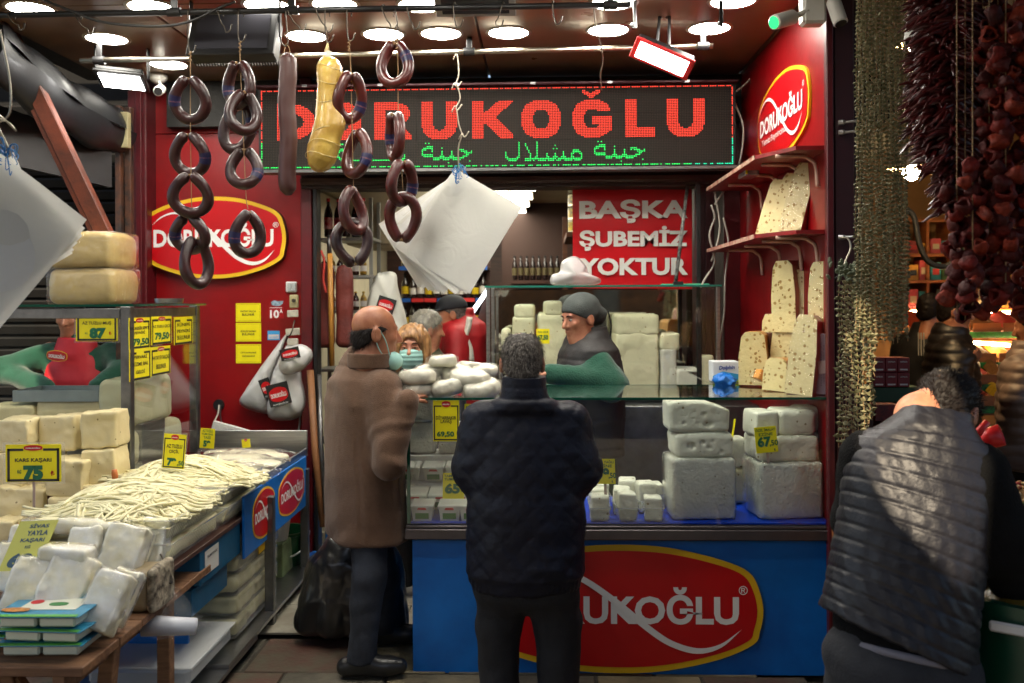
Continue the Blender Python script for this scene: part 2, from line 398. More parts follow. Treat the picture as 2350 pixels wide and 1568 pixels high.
_LG = [(0, 1), (.36, .95), (.72, .76), (.9, .58), (.97, .32), (1, -.02), (.975, -.34), (.93, -.54), (.7, -.77), (.34, -.95)]
LOGO = _LG + [(-x, -y) for x, y in _LG]
_SW = [(-.85, .30, 0), (-.72, .50, .03), (-.56, .60, .045), (-.40, .57, .07), (-.24, .44, .085), (-.02, .1, .09), (.2, -.3, .09), (.36, -.53, .085), (.54, -.64, .08), (.7, -.56, .05), (.85, -.3, 0)]
def logo(parent, c, hw, hh, R=XR, U=ZU, t=.006, full=True, word='DORUKOĞLU', border=YELD, sub=None):
    """red badge with yellow border, white wordmark and swoosh, on the plane c + R,U; layers stand proud by t"""
    R, U = Vector(R).normalized(), Vector(U).normalized(); N = R.cross(U); c = Vector(c); e = max(.0012, t * .3)
    ol = [(x * hw, y * hh) for x, y, _ in [tuple(v) for v in spline([(a, b, 0) for a, b in LOGO], 4, True)]]
    MB().prism(ol, c, R, U, t).build('badge_border', border, parent)
    q = (hw - .075 * hh * 1.25) / hw; MB().prism([(x * q, y * .905) for x, y in ol], c + N * t, R, U, e).build('badge_face', LOGOR, parent)
    o = c + N * (t + 2 * e)
    text(parent, word, o + U * (hh * .055), hw * 1.66, hh * .58, R, U, WHT, bold=.032, name='wordmark')
    if full:
        m = MB(); sp = spline([Vector(s) for s in _SW], 5); L_, R2 = [], []
        for i, s in enumerate(sp):
            a, b = sp[max(0, i - 1)], sp[min(len(sp) - 1, i + 1)]; tn = Vector(((b.x - a.x) * hw, (b.y - a.y) * hh)).normalized(); nn = Vector((-tn.y, tn.x)); w = max(0, s.z) * hh * .55
            L_.append((s.x * hw + nn.x * w, s.y * hh + nn.y * w)); R2.append((s.x * hw - nn.x * w, s.y * hh - nn.y * w))
        vs = [o + N * e + R * x + U * y for x, y in L_ + R2]; k = len(L_)
        m.add(vs, [(i, k + i, k + i + 1, i + 1) for i in range(k - 1)]); m.build('swoosh', WHT, parent)
        text(parent, '®', o + R * hw * .86 + U * hh * .3, hh * .14, hh * .14, R, U, WHT, bold=.005, name='registered_mark')
    if sub: text(parent, sub, o - U * hh * .42 - R * hw * .25, hw * 1.0, hh * .2, R, U, WHT, bold=.005, name='small_lettering')
# ================================================================== THE SETTING
def struct(o): o['kind'] = 'structure'; return o
CZ = 3.10                                    # ceiling height
PAVE = M('street_paving', lin((92, 84, 70)), .7, var=.5, vs=3, bump=.3, bs=20)
struct(MB().box((0, 0, -.06), (60, 60, .1)).build('street_ground', PAVE))
TILE = M('marble_tile', lin((168, 164, 150)), .35, var=.3, vs=4, col2=lin((120, 112, 96)), bump=.05)
GROUT = M('grout', lin((70, 64, 56)), .9)
fl = struct(MB().box((-.6, 7.2, -.03), (5.0, 5.5, .06)).build('shop_floor', GROUT))
for i in range(7):
    for j in range(6):
        MB().box((-2.6 + i * .42 + (.08 if j % 2 else 0), 4.68 + j * .42, .034 + random.uniform(-.001, .001)), (.414, .414, .012), b=.002).build('floor_tile', TILE, fl)
pv = struct(MB().box((-.9, 3.4, .004), (3.6, 2.06, .024)).build('pavement', GROUT))
STN = [M('paving_red', lin((96, 62, 52)), .75, var=.7, vs=6, col2=lin((92, 86, 70)), bump=.4), M('paving_grey', lin((104, 98, 84)), .75, var=.6, vs=6, bump=.4), M('paving_cream', lin((140, 128, 100)), .75, var=.6, vs=4, bump=.4)]
for i in range(8):
    for j in range(5):
        MB().box((-2.5 + i * .46 + .2 * (j % 2), 2.6 + j * .41, .018 + random.uniform(-.002, .003)), (.445, .395, .012), b=.004).build('paving_stone', STN[(i * 5 + j * 3 + (i * j) % 4) % 3], pv)
# ceiling of panels with dark seams
CEIL = M('ceiling_panel', lin((122, 98, 76)), .3, var=.12, vs=2, coat=.15)
cl = struct(MB().box((-.45, 4.0, CZ + .06), (5.0, 3.7, .06)).build('ceiling', BLACKM))
for x0, x1 in ((-2.75, -1.906), (-1.894, -.331), (-.319, 1.244), (1.256, 1.95)):
    for y0, y1 in ((2.3, 4.28), (4.29, 5.80)):
        MB().box(((x0 + x1) / 2, (y0 + y1) / 2, CZ + .015), (x1 - x0, y1 - y0, .03), b=.003).build('ceiling_panel', CEIL, cl)
# red wall at the left of the door, dark columns, lintel
xa, xb = P(333, 600, 5.85).x, P(697, 600, 5.85).x
wl = thing('red_wall', 'glossy red panelled wall carrying the oval badge beside the shop door', 'wall', ((xa + xb) / 2, 5.9, 0), kind='structure')
SEAM = P(400, 308, 5.85).z
MB().box(((xa + xb) / 2, 5.9, SEAM / 2), (xb - xa, .1, SEAM), b=.003).build('wall_panel', RED, wl)
MB().box(((xa + xb) / 2, 5.901, SEAM + (CZ - SEAM) / 2 + .002), (xb - xa, .1, CZ - SEAM - .004), b=.003).build('wall_panel', RED, wl)
def post(px0, px1, Y, d, mat, name, label, z1=CZ, edge=True):
    a, b = P(px0, 600, Y).x, P(px1, 600, Y).x
    t = thing(name, label, 'post', ((a + b) / 2, Y, 0), kind='structure')
    MB().box(((a + b) / 2, Y + d / 2, z1 / 2), (b - a, d, z1), b=.006).build('shaft', mat, t)
    if edge: MB().box((a + (b - a) * .62, Y - .006, z1 / 2), ((b - a) * .3, .01, z1 - .01), b=.003).build('edge_strip', mat, t)
    return t
post(294, 336, 5.7, .2, DRED, 'door_column', 'dark red painted column at the wall edge above the left glass case')
dp = post(690, 716, 5.72, .16, DRED, 'door_jamb', 'dark red door jamb right of the red wall with the light switch', edge=False)
MB().box((P(722, 600, 5.7).x, 5.76, 1.2), (.025, .1, 2.4), b=.004).build('black_seal', BLACKM, dp)
rj = post(1600, 1640, 5.75, .2, MAROON, 'door_jamb', 'maroon door jamb right of the red three-line banner', z1=2.6)
MB().box((P(1602, 600, 5.7).x, 5.70, 1.2), (.03, .06, 2.4), b=.004).build('black_seal', BLACKM, rj)
a, b = P(690, 400, 5.7), P(1690, 440, 5.7)
ltl = thing('lintel', 'dark brown moulded lintel under the lit display board', 'lintel', ((a.x + b.x) / 2, 5.7, 2.37), kind='structure')
DBR = M('dark_brown_wood', lin((40, 20, 16)), .5, var=.5, vs=5, st=(.4, 1, 6), bump=.1)
MB().box(((a.x + b.x) / 2, 5.80, 2.52), (b.x - a.x, .2, .26), b=.006).build('board', DBR, ltl)
MB().box(((a.x + b.x) / 2, 5.70, 2.44), (b.x - a.x, .06, .05), b=.012).build('moulding', M('brown_moulding', lin((62, 34, 26)), .45, var=.4, vs=5), ltl)
# near black box in the cavity above the display board, with loose clutter
cav = struct(MB().box((-.1, 5.92, 2.95), (4.6, .3, .29)).build('upper_wall', M('dull_black', (.015, .014, .013), .8, var=.5, vs=5, bump=.4)))
for k in range(14):
    x = random.uniform(-1.3, 1.2)
    MB().tube([(x, 5.72, 2.99), (x + random.uniform(-.1, .1), 5.70, 3.03), (x + random.uniform(-.25, .25), 5.73, 3.0 + random.uniform(0, .06))], .004, 5).build('loose_cable', CABLEB if k % 3 else CABLE, cav)
# right hand red wall running back
XW = 1.262
rw = thing('side_wall', 'red painted side wall with shelves right of the counter', 'wall', (XW, 4.9, 0), kind='structure')
yb = PX(1698, 500, XW).y
MB().box((XW + .05, (4.02 + yb) / 2, CZ / 2), (.1, yb - 4.02, CZ - .01), b=.003).build('wall_panel', RED, rw)
MB().box((XW - .02, yb + .02, CZ / 2), (.16, .04, CZ - .012), b=.003).build('wall_edge', DRED, rw)
# maroon front post with bolts
a, b = P(1899, 600, 3.98).x, P(1962, 600, 3.98).x
fp = thing('front_post', 'dark maroon steel post between the counter and the hanging strings', 'post', ((a + b) / 2, 3.98, 0), kind='structure')
MB().box((a + .015, 4.0, 1.6), (.03, .04, 3.2), b=.004).build('edge_strip', DRED, fp)
MB().box(((a + b) / 2 + .02, 4.04, 1.6), (b - a - .03, .1, 3.19), b=.006).build('shaft', MAROON, fp)
for py in (282, 305, 545):
    c = P(1925, py, 3.98); MB().lathe([(.012, 0), (.012, .02), (.006, .03), (.006, .07)], c, 8, rot(90, 0, 60)).build('bolt', STEEL, fp)
# shop interior
CREAM = M('cream_plaster', lin((196, 186, 158)), .7, var=.2, vs=3)
DWOOD = M('dark_wood', lin((70, 38, 26)), .5, var=.5, vs=4, st=(1, 1, 6))
struct(MB().box((0, 11.5, 1.3), (6, .1, 2.7)).build('back_wall', DWOOD))
struct(MB().box((-2.0, 8.7, 1.3), (.1, 5.6, 2.7)).build('wall_left', CREAM))
struct(MB().box((2.2, 9.0, 1.3), (.1, 5.0, 2.7)).build('wall_right', DWOOD))
struct(MB().box((0, 8.75, 2.72), (4.6, 5.4, .1)).build('shop_ceiling', CREAM))
struct(MB().box((-1.05, 7.0, 2.34), (.75, .8, .5), b=.01).build('ceiling_bulkhead', CREAM))
LP = EM('light_panel', (1, .94, .76), 6)
for k in range(7):
    y = 6.55 + k * .62; a = P(1003 - k * 2, 600, y).x; b = P(1242 - k * 8, 600, y).x
    t = thing('ceiling_light_panel', 'cream lit ceiling panel in the shop, %s in the row counted inwards' % ORD[k], 'ceiling light', ((a + b) / 2, y, 2.5), 'stepped ceiling light panels')
    MB().box(((a + b) / 2, y, 2.62), (b - a, .52, .09), b=.006).build('housing', CREAM, t)
    MB().box(((a + b) / 2, y, 2.572), (b - a - .03, .49, .004)).build('diffuser', LP, t)
# left side: dark shutter, rolled tarpaulin, rusty post, diagonal brace
SHUT = M('black_shutter', (.008, .008, .008), .7, var=.3, vs=6, spec=.15)
sh = thing('roller_shutter', 'black roller shutter in the dark corner behind the diagonal brace', 'shutter', (-3.0, 6.2, 0), kind='structure')
MB().box((-3.9, 6.3, 2.4), (4.2, .04, 4.8)).build('backing', SHUT, sh)
for k in range(26): MB().box((-3.2, 6.25, .9 + k * .085), (2.5, .03, .07), rot(18, 0, 0), b=.008).build('slat', SHUT, sh)
TARP = M('black_tarpaulin', (.008, .009, .011), .45, var=.3, vs=3, coat=.1, bump=.25, bs=6)
p0, p1 = P(-60, 70, 4.4), P(262, 300, 5.5)
def tarp(u, v):
    c = p0.lerp(p1, u); c.z -= .06 * math.sin(u * math.pi)
    th = v * 2 * math.pi; r = .15 * (1 + .12 * math.sin(u * 17 + v * 9)); return c + Vector((r * math.cos(th) * .6, .1 * math.cos(th), r * math.sin(th)))
MB().grid(26, 20, tarp).build('rolled_tarpaulin', TARP, smooth=True, label='glossy black rolled tarpaulin sloping behind the diagonal brown brace', cat='tarpaulin')
q0, q1 = P(-40, 300, 4.9), P(290, 395, 5.6)
MB().prism([(0, -.16), ((q1 - q0).length, -.13), ((q1 - q0).length, .13), (0, .16)], q0, (q1 - q0), ZU * 1, .05).build('dark_fascia', M('dark_fascia', (.02, .02, .022), .4, var=.4, vs=5), label='dark sloping fascia board under the rolled tarpaulin', cat='board')
STEELR = M('rust_steel', lin((40, 34, 32)), .6, var=.8, vs=14, col2=lin((96, 56, 34)), bump=.4)
a = P(262, 500, 5.55).x; b = P(296, 500, 5.55).x
t = thing('steel_upright', 'rusty dark steel upright left of the red column', 'post', (a, 5.55, 0))
MB().box((a + .02, 5.58, 1.45), (.035, .05, 2.9), b=.004).build('angle_bar', STEELR, t)
MB().box((b - .03, 5.62, 1.45), (.04, .05, 2.9), b=.004).build('angle_bar', STEELR, t)
MB().box((b - .01, 5.53, 2.74), (.05, .05, .22), b=.004).build('cable_trunking', M('old_cream', lin((170, 160, 120)), .5, var=.4), t)
BRACE = M('brown_brace', lin((112, 52, 32)), .5, var=.5, vs=8, col2=lin((70, 36, 24)), bump=.2, bs=60)
p0, p1 = P(18, 72, 4.75), P(300, 662, 4.95); d = p1 - p0; t = thing('diagonal_brace', 'brown painted steel brace sloping across the dark upper corner', 'brace', p1)
Rm = Matrix((d.normalized().cross(Vector((0, 1, 0))).normalized(), Vector((0, 1, 0)), d.normalized())).transposed()
MB().box((p0 + p1) / 2, (.085, .06, d.length), Rm, b=.006).build('box_section', BRACE, t)
MB().box((p0 + p1) / 2 + Rm @ Vector((-.057, .012, 0)), (.03, .05, d.length * .98), Rm, b=.004).build('flange', BRACE, t)
# ------------------------------------------------------------------ unseen awning added for shade, opening cut for the sun patch; houses opposite
AWN = M('added_awning_canvas', lin((120, 112, 100)), .8, var=.2, vs=4)
ZA = 3.9
lit = [(1922, 700, 3.5), (1995, 700, 3.42), (2012, 790, 3.42), (2000, 870, 3.4), (1962, 1000, 2.55), (2050, 1150, 2.47), (2205, 1335, 2.44), (2250, 1290, 2.46), (2275, 1090, 2.6), (2215, 950, 2.75), (2120, 940, 2.75)]
pj = [P(*h) for h in lit]; pj = [h + SUN_DIR * ((ZA - h.z) / SUN_DIR.z) for h in pj]
def hull(pts):
    pts = sorted((p.x, p.y) for p in pts); out = []
    for seq in (pts, pts[::-1]):
        h = []
        for p in seq:
            while len(h) >= 2 and (h[-1][0] - h[-2][0]) * (p[1] - h[-2][1]) - (h[-1][1] - h[-2][1]) * (p[0] - h[-2][0]) <= 0: h.pop()
            h.append(p)
        out += h[:-1]
    return out
hp = [Vector((x, y, ZA)) for x, y in hull(pj)]
cx = sum(h.x for h in hp) / len(hp); cyy = sum(h.y for h in hp) / len(hp)
hp.sort(key=lambda h: math.atan2(h.y - cyy, h.x - cx))
def ring(h):                                   # outer border point in the same direction
    dx, dy = h.x - cx, h.y - cyy; k = min((4.2 / abs(dx)) if dx else 99, (2.6 / abs(dy)) if dy else 99); return (cx + dx * k, cyy + dy * k, ZA)
t = thing('added_awning', 'unseen canvas awning added to shade the lane, its opening shaped for the sun patch', 'awning', (cx, cyy, 0))
outer = [(cx + 4.2, cyy - 2.6, ZA), (cx + 4.2, cyy + 5.6, ZA), (cx - 4.2, cyy + 5.6, ZA), (cx - 4.2, cyy - 2.6, ZA)]
m = MB(); n = len(hp); allp = []
for i in range(n):
    a, b = hp[i], hp[(i + 1) % n]
    aa = math.atan2(a.y - cyy, a.x - cx); bb = math.atan2(b.y - cyy, b.x - cx)
    if bb < aa: bb += 2 * math.pi
    cor = []
    for o in outer:
        oa = math.atan2(o[1] - cyy, o[0] - cx)
        for s in (0, 2 * math.pi):
            if aa < oa + s < bb: cor.append((oa + s, o))
    cor.sort()
    m.add([tuple(a), ring(a)] + [o for _, o in cor] + [ring(b), tuple(b)], [tuple(range(len(cor) + 4))])
m.build('canvas', AWN, t)
MB().box((cx, cyy + 5.65, ZA), (8.4, .05, .08)).build('rail', STEELD, t)
OPP = M('opposite_plaster', lin((150, 132, 108)), .8, var=.3, vs=2)
ob = thing('opposite_building', 'plain plastered building across the lane with awnings and windows', 'building', (0, -9, 0))
MB().box((0, -9.5, 2.6), (24, 1, 5.2)).build('wall', OPP, ob)
for k in range(7):
    MB().box((-9 + k * 3, -8.98, 3.9), (1.2, .06, 1.4), b=.01).build('window', M('dark_window', (.03, .04, .05), .1), ob)
    w = MB().box((-9 + k * 3, -8.97, 1.4), (2.4, .08, 2.2), b=.01).build('shopfront', M('warm_shopfront', lin((150, 90, 40)), .5, var=.6, vs=3), ob)
# ================================================================== CEILING LIGHTS, RAILS, CAMERAS
LEDW = EM('downlight_glow', (1, .95, .84), 36)
RIM = M('downlight_rim', (.5, .48, .44), .35)
lights = [(70, 20, 'nearest the top left corner'), (346, 16, 'above the sagging black wire'), (612, 12, 'above the big black floodlight'), (768, 10, 'above the yellow cheese bag'),
          (965, 12, 'left of the slim floodlight at the top edge'), (1408, 6, 'over the end of the black rail'), (1682, 2, 'farthest to the upper right'),
          (245, 89, 'over the left panel floodlight'), (387, 148, 'just in front of the red wall'), (703, 83, 'behind the straight sausage'), (880, 79, 'behind the topmost right ring'),
          (1012, 77, 'left of the ceiling seam'), (1167, 75, 'right of the ceiling seam'), (1396, 69, 'left of the tilted floodlight'), (1628, 65, 'right of the tilted floodlight')]
ring = disc = None
near = [(-1.9, 2.85, 'added out of view, nearest the street at the left'), (-1.0, 2.85, 'added out of view, nearest the street over the table edge'), (-.1, 2.85, 'added out of view, nearest the street before the brown coat'), (-1.75, 3.55, 'added out of view over the near paper bundle'), (-.9, 3.55, 'added out of view over the string cheese aisle'), (-.15, 3.55, 'added out of view over the brown coat'), (.5, 3.55, 'added out of view over the navy jacket')]  # unseen lamps added to carry the rows forward and light the fronts
for px, py, w in lights + near:
    c = PZ(px, py, CZ) if abs(px) > 3 else Vector((px, py, CZ))
    t = thing('ceiling_downlight', 'round white recessed ceiling downlight ' + w, 'ceiling light', (c.x, c.y, CZ), 'round ceiling downlights')
    MB().lathe([(.104, -.004), (.118, -.007), (.122, -.001), (.122, .01), (.104, .01)], (c.x, c.y, CZ), 32, cap=False).build('rim', RIM, t, True)
    MB().lathe([(.104, -.003), (.104, .012)], (c.x, c.y, CZ), 32).build('diffuser', LEDW, t)
def rail(a, b, r, mat, name, label, brackets=()):
    t = thing(name, label, 'rail', (a + b) / 2); MB().tube([a, b], r, 12).build('pipe', mat, t, True)
    for f in brackets:
        c = a.lerp(b, f); MB().box((c.x, c.y, (c.z + CZ) / 2), (.03, .012, CZ - c.z), b=.002).build('hanger', BLACKM, t)
        MB().lathe([(r * 1.5, -.03), (r * 1.5, .03)], c, 12, rot(0, 90, 0)).build('clamp', BLACKM, t)
    return t
YR = 4.0
ra, rb = P(-60, 36, YR), P(1447, 11, YR)
rail(ra, rb, .0135, BLACKM, 'hanging_rail', 'black pipe rail near the ceiling holding the sausages', (.31, .49, .97))
def railz(px): return P(px, 36 - 25 * (px + 60) / 1507, YR)
rail(P(185, 140, 4.9), P(1636, 106, 4.9), .0145, M('bright_pipe', (.5, .45, .36), .3, metal=1, var=.3, vs=8), 'hanging_rail', 'pale galvanised pipe rail behind the sausages', (.03, .62, .985))
# sagging wire along the black rail
MB().tube(spline([P(100, 0, 3.95), P(160, 24, 3.95), P(220, 47, 3.95), P(290, 58, 3.95), P(380, 60, 3.95), P(440, 48, 3.95), P(500, 20, 3.95), P(540, 4, 3.95)], 6), .006, 6).build('sagging_wire', CABLEB, smooth=True, label='thick black wire sagging under the ceiling at the upper left', cat='wire')
def hook(x0, y0, x1, y1, Y=YR, lab='', mat=WIRE, r=.003, flip=1):
    """S hook from the rail (x0,y0) down to its curl at (x1,y1)"""
    a, b = P(x0, y0, Y), P(x1, y1, Y); w = .014 * flip
    top = [a + Vector((w * .7, .016, -.012)), a + Vector((w * .5, .016, .012)), a + Vector((0, 0, .018)), a + Vector((-w * .3, -.016, 0))]
    low = [a.lerp(b, .55) + Vector((-w * .5, -.01, 0)), b + Vector((-w * .6, 0, .02)), b + Vector((0, 0, -.004)), b + Vector((w * 1.2, 0, .004)), b + Vector((w * 1.9, -.004, .03))]
    return MB().tube(spline(top + low, 5), r, 6).build('meat_hook', mat, smooth=True, label='bent wire meat hook ' + lab, cat='hook', group='wire hooks on the rails')
for x0, y0, x1, y1, lab in ((25, 36, 46, 68, 'empty, at the far left of the black rail'), (178, 36, 205, 78, 'empty, left of the leftmost sausage string'), (505, 30, 519, 72, 'empty, hanging before the black floodlight'),
        (664, 25, 690, 72, 'empty, right of the straight sausage hook'), (728, 22, 752, 72, 'empty, between straight sausage and yellow cheese'), (880, 20, 899, 65, 'empty, left of the topmost right ring'), (937, 18, 951, 66, 'empty, right of the topmost right ring'),
        (1043, 16, 1049, 62, 'empty, above the paper bundle'), (1155, 15, 1142, 62, 'empty, left of the ceiling seam end'), (1270, 12, 1277, 54, 'empty, near the right end of the black rail')):
    hook(x0, y0, x1, y1, lab=lab)
for x0, x1, y1, lab in ((437, 437, 120, 'holding the leftmost string of rings'), (552, 551, 95, 'holding the tangled string of rings'), (656, 657, 104, 'holding the straight sausage'), (750, 752, 96, 'holding the yellow cheese'), (800, 802, 92, 'holding the string with the lowest heart shaped ring'), (907, 912, 88, 'holding the topmost right ring')):
    hook(x0, 30, x1, y1, lab=lab, flip=-1 if x0 in (656, 907) else 1)
# flood lights
GLOW = EM('floodlight_glow', (1, .98, .94), 18)
def flood(c, w, h, d, Rm, label, lit=True, frame=BLACKM, fins=0, bracket=None):
    t = thing('floodlight', label, 'floodlight', c); c = Vector(c)
    MB().box(c, (w, h, d), Rm, b=.008).build('housing', BLACKM, t)
    MB().box(c + Rm @ Vector((0, 0, -d / 2 - .004)), (w + .012, h + .012, .016), Rm, b=.004).build('bezel', frame, t)
    MB().box(c + Rm @ Vector((0, 0, -d / 2 - .013)), (w * .86, h * .8, .004), Rm).build('lens', GLOW if lit else M('dark_lens', (.05, .05, .06), .1), t)
    for k in range(fins): MB().box(c + Rm @ Vector((-w / 2 + (k + .5) * w / fins, 0, d / 2 + .014)), (.005, h * .94, .03), Rm).build('fin', BLACKM, t)
    if bracket:
        for sx in (-1, 1):
            b0 = c + Rm @ Vector((sx * (w / 2 + .012), 0, 0)); b1 = Vector((b0.x, b0.y, CZ))
            MB().box((b0 + b1) / 2, (.008, .03, (b1 - b0).length), b=.002).build('bracket_arm', BLACKM, t)
    return t
c = P(281, 186, 5.0); flood(c + Vector((0, 0, .02)), .25, .2, .03, rot(-14, 4, 12), 'lit panel floodlight facing down beside the left camera', bracket=True)
c = P(1522, 128, 4.55)
t = flood(c, .30, .10, .07, rot(-52, 24, 0), 'lit red framed floodlight tilted down near the right end of the pale rail', frame=M('red_frame', lin((150, 20, 20)), .4))
for dx in (-.03, .03): MB().tube([c + Vector((dx, .0, .05)), c + Vector((dx * .8 + .01, .02, .2)), (c.x + .01 + dx * .5, c.y + .05, CZ)], .008, 5).build('bracket_arm', BLACKM, t)
c = P(541, 88, 4.25); flood(c, .40, .24, .07, rot(-112, 0, 0), 'large black floodlight seen from behind with cooling fins', lit=False, fins=30, bracket=True)
c = P(1090, -8, 4.15); flood(c, .36, .2, .04, rot(-20, 0, 0), 'slim floodlight cut by the top edge of the picture', lit=False, frame=M('grey_frame', (.3, .3, .3), .4))
# thin bracket strips hanging from ceiling
for px, y0, y1, lab in ((1458, 0, 66, 'left of the tilted floodlight'), (1656, 0, 62, 'right of the tilted floodlight')):
    a, b = P(px, y0, 4.25), P(px - 2, y1, 4.3)
    t = thing('ceiling_strap', 'narrow metal strap hanging from the ceiling ' + lab, 'bracket', b)
    MB().box((a + b) / 2, (.018, .006, (a - b).length), b=.002).build('strap', STEEL if px < 1500 else BLACKM, t); MB().sphere(b + Vector((-.01, -.01, .012)), .012, 8, 5).build('screw', STEEL, t)
# thin wire to the board
MB().tube(spline([P(1362, 14, 4.05), P(1368, 60, 4.4), P(1380, 110, 4.8), P(1384, 142, 5.1), P(1378, 170, 5.3), P(1381, 207, 5.48)], 5), .004, 6).build('hanging_wire', CABLE, smooth=True, label='thin pale wire hanging in front of the lit display board', cat='wire')
# security cameras
CWH = M('camera_white', (.6, .59, .55), .35, var=.1)
def seccam(base, c, d, ln, r, label, lens=BLACKM, mount='dome', s=1):
    t = thing('security_camera', label, 'camera', base); d = Vector(d).normalized(); base = Vector(base); c = Vector(c)
    Rz = d.to_track_quat('Z', 'Y').to_matrix()
    MB().lathe([(r * .75, -ln / 2), (r, -ln / 2 + .012), (r, ln / 2), (r * .86, ln / 2 + .004)], c, 20, Rz).build('barrel', CWH, t, 'auto')
    MB().lathe([(r * .8, ln / 2 - .002), (r * .8, ln / 2 + .006)], c, 20, Rz).build('lens', lens, t)
    MB().tube([base, base.lerp(c - d * ln * .4, .6), c - d * ln * .45], .012, 8).build('arm', CWH, t, True)
    if mount == 'dome': MB().lathe([(.055, .01), (.055, -.012), (.04, -.03), (.018, -.045)], base + Vector((0, 0, .0)), 20).build('mount', CWH, t, 'auto')
    return t
b = P(363, 176, 5.6); b.z = CZ - .015; seccam(b, P(367, 207, 5.5), (.25, -1, -.35), .12, .03, 'white ceiling camera in front of the red wall at the left')
gl = EM('infrared_glow', (.05, .9, .25), .8)
b = P(1862, 30, 3.95)
t = seccam(b + Vector((-.02, -.03, 0)), P(1800, 45, 3.9), (-.8, -.55, -.35), .13, .032, 'white camera with green glowing lens on the right wall', lens=gl, mount=None)
MB().box(b + Vector((.005, 0, .02)), (.1, .08, .15), b=.012).build('junction_box', CWH, t)
b = P(1920, -10, 3.9); seccam(b, P(1920, 26, 3.85), (.15, -.35, -.9), .12, .03, 'white camera pointing down on the maroon post', mount=None)
b = P(2105, -10, 3.3); seccam(b, P(2103, 58, 3.25), (-.25, -.3, -.9), .14, .034, 'white camera with dark hood between the strings of dried vegetables', mount=None)

# ================================================================== LED DISPLAY BOARD
YS = 5.5
A, B = P(597, 400, YS), P(1686, 385, YS); sw = (B.x - A.x); pit = sw / 290.; z1 = P(1140, 198, YS).z; z0 = z1 - pit * 50.5
sg = thing('led_display_board', 'long black dot matrix display board with red and green lit lettering', 'sign', ((A.x + B.x) / 2, YS, z0))
MB().box(((A.x + B.x) / 2, YS + .05, (z0 + z1) / 2), (sw + .02, .09, z1 - z0 + .02), b=.004).build('casing', BLACKM, sg)
MB().box(((A.x + B.x) / 2, YS + .004, z1 + .006), (sw + .03, .1, .016), b=.003).build('top_frame', M('mauve_metal', lin((70, 40, 46)), .4, metal=.5), sg)
MB().box(((A.x + B.x) / 2, YS + .002, z0 - .008), (sw + .03, .1, .022), b=.003).build('bottom_frame', STEELD, sg)
for k in range(6): MB().box((A.x + sw * (.1 + .16 * k), YS - .05, z1 + .004), (.03, .004, .014)).build('clip', STEEL, sg)
# face: dark modules, unlit diodes as a dot relief
md = bpy.data.materials.new('led_module'); md.use_nodes = True; nt = md.node_tree; N = nt.nodes; L = nt.links; bs_ = N['Principled BSDF']; bs_.inputs['Roughness'].default_value = .75; bs_.inputs['Specular IOR Level'].default_value = .2
tc = N.new('ShaderNodeTexCoord'); sp = N.new('ShaderNodeSeparateXYZ'); L.new(tc.outputs['Object'], sp.inputs[0]); ds = []
for ax in (0, 2):
    a = N.new('ShaderNodeMath'); a.operation = 'DIVIDE'; L.new(sp.outputs[ax], a.inputs[0]); a.inputs[1].default_value = pit
    fr = N.new('ShaderNodeMath'); fr.operation = 'FRACT'; L.new(a.outputs[0], fr.inputs[0]); s2 = N.new('ShaderNodeMath'); s2.operation = 'SUBTRACT'; L.new(fr.outputs[0], s2.inputs[0]); s2.inputs[1].default_value = .5
    p2 = N.new('ShaderNodeMath'); p2.operation = 'MULTIPLY'; L.new(s2.outputs[0], p2.inputs[0]); L.new(s2.outputs[0], p2.inputs[1]); ds.append(p2)
ad = N.new('ShaderNodeMath'); L.new(ds[0].outputs[0], ad.inputs[0]); L.new(ds[1].outputs[0], ad.inputs[1])
lt = N.new('ShaderNodeMath'); lt.operation = 'LESS_THAN'; lt.inputs[1].default_value = .09; L.new(ad.outputs[0], lt.inputs[0])
mx = N.new('ShaderNodeMix'); mx.data_type = 'RGBA'; mx.inputs[6].default_value = (.012, .011, .010, 1); mx.inputs[7].default_value = (.05, .038, .03, 1); L.new(lt.outputs[0], mx.inputs[0]); L.new(mx.outputs[2], bs_.inputs['Base Color'])
x0 = A.x + pit; zt = z1 - pit * 1.2
for i in range(9):
    for j in range(3):
        w = pit * 32; MB().box((x0 + (i + .5) * w, YS - .002 - .001 * ((i + j) % 2), zt - (j + .5) * pit * 16), (w - .0012, .012, pit * 16 - .0012)).build('led_module', md, sg)
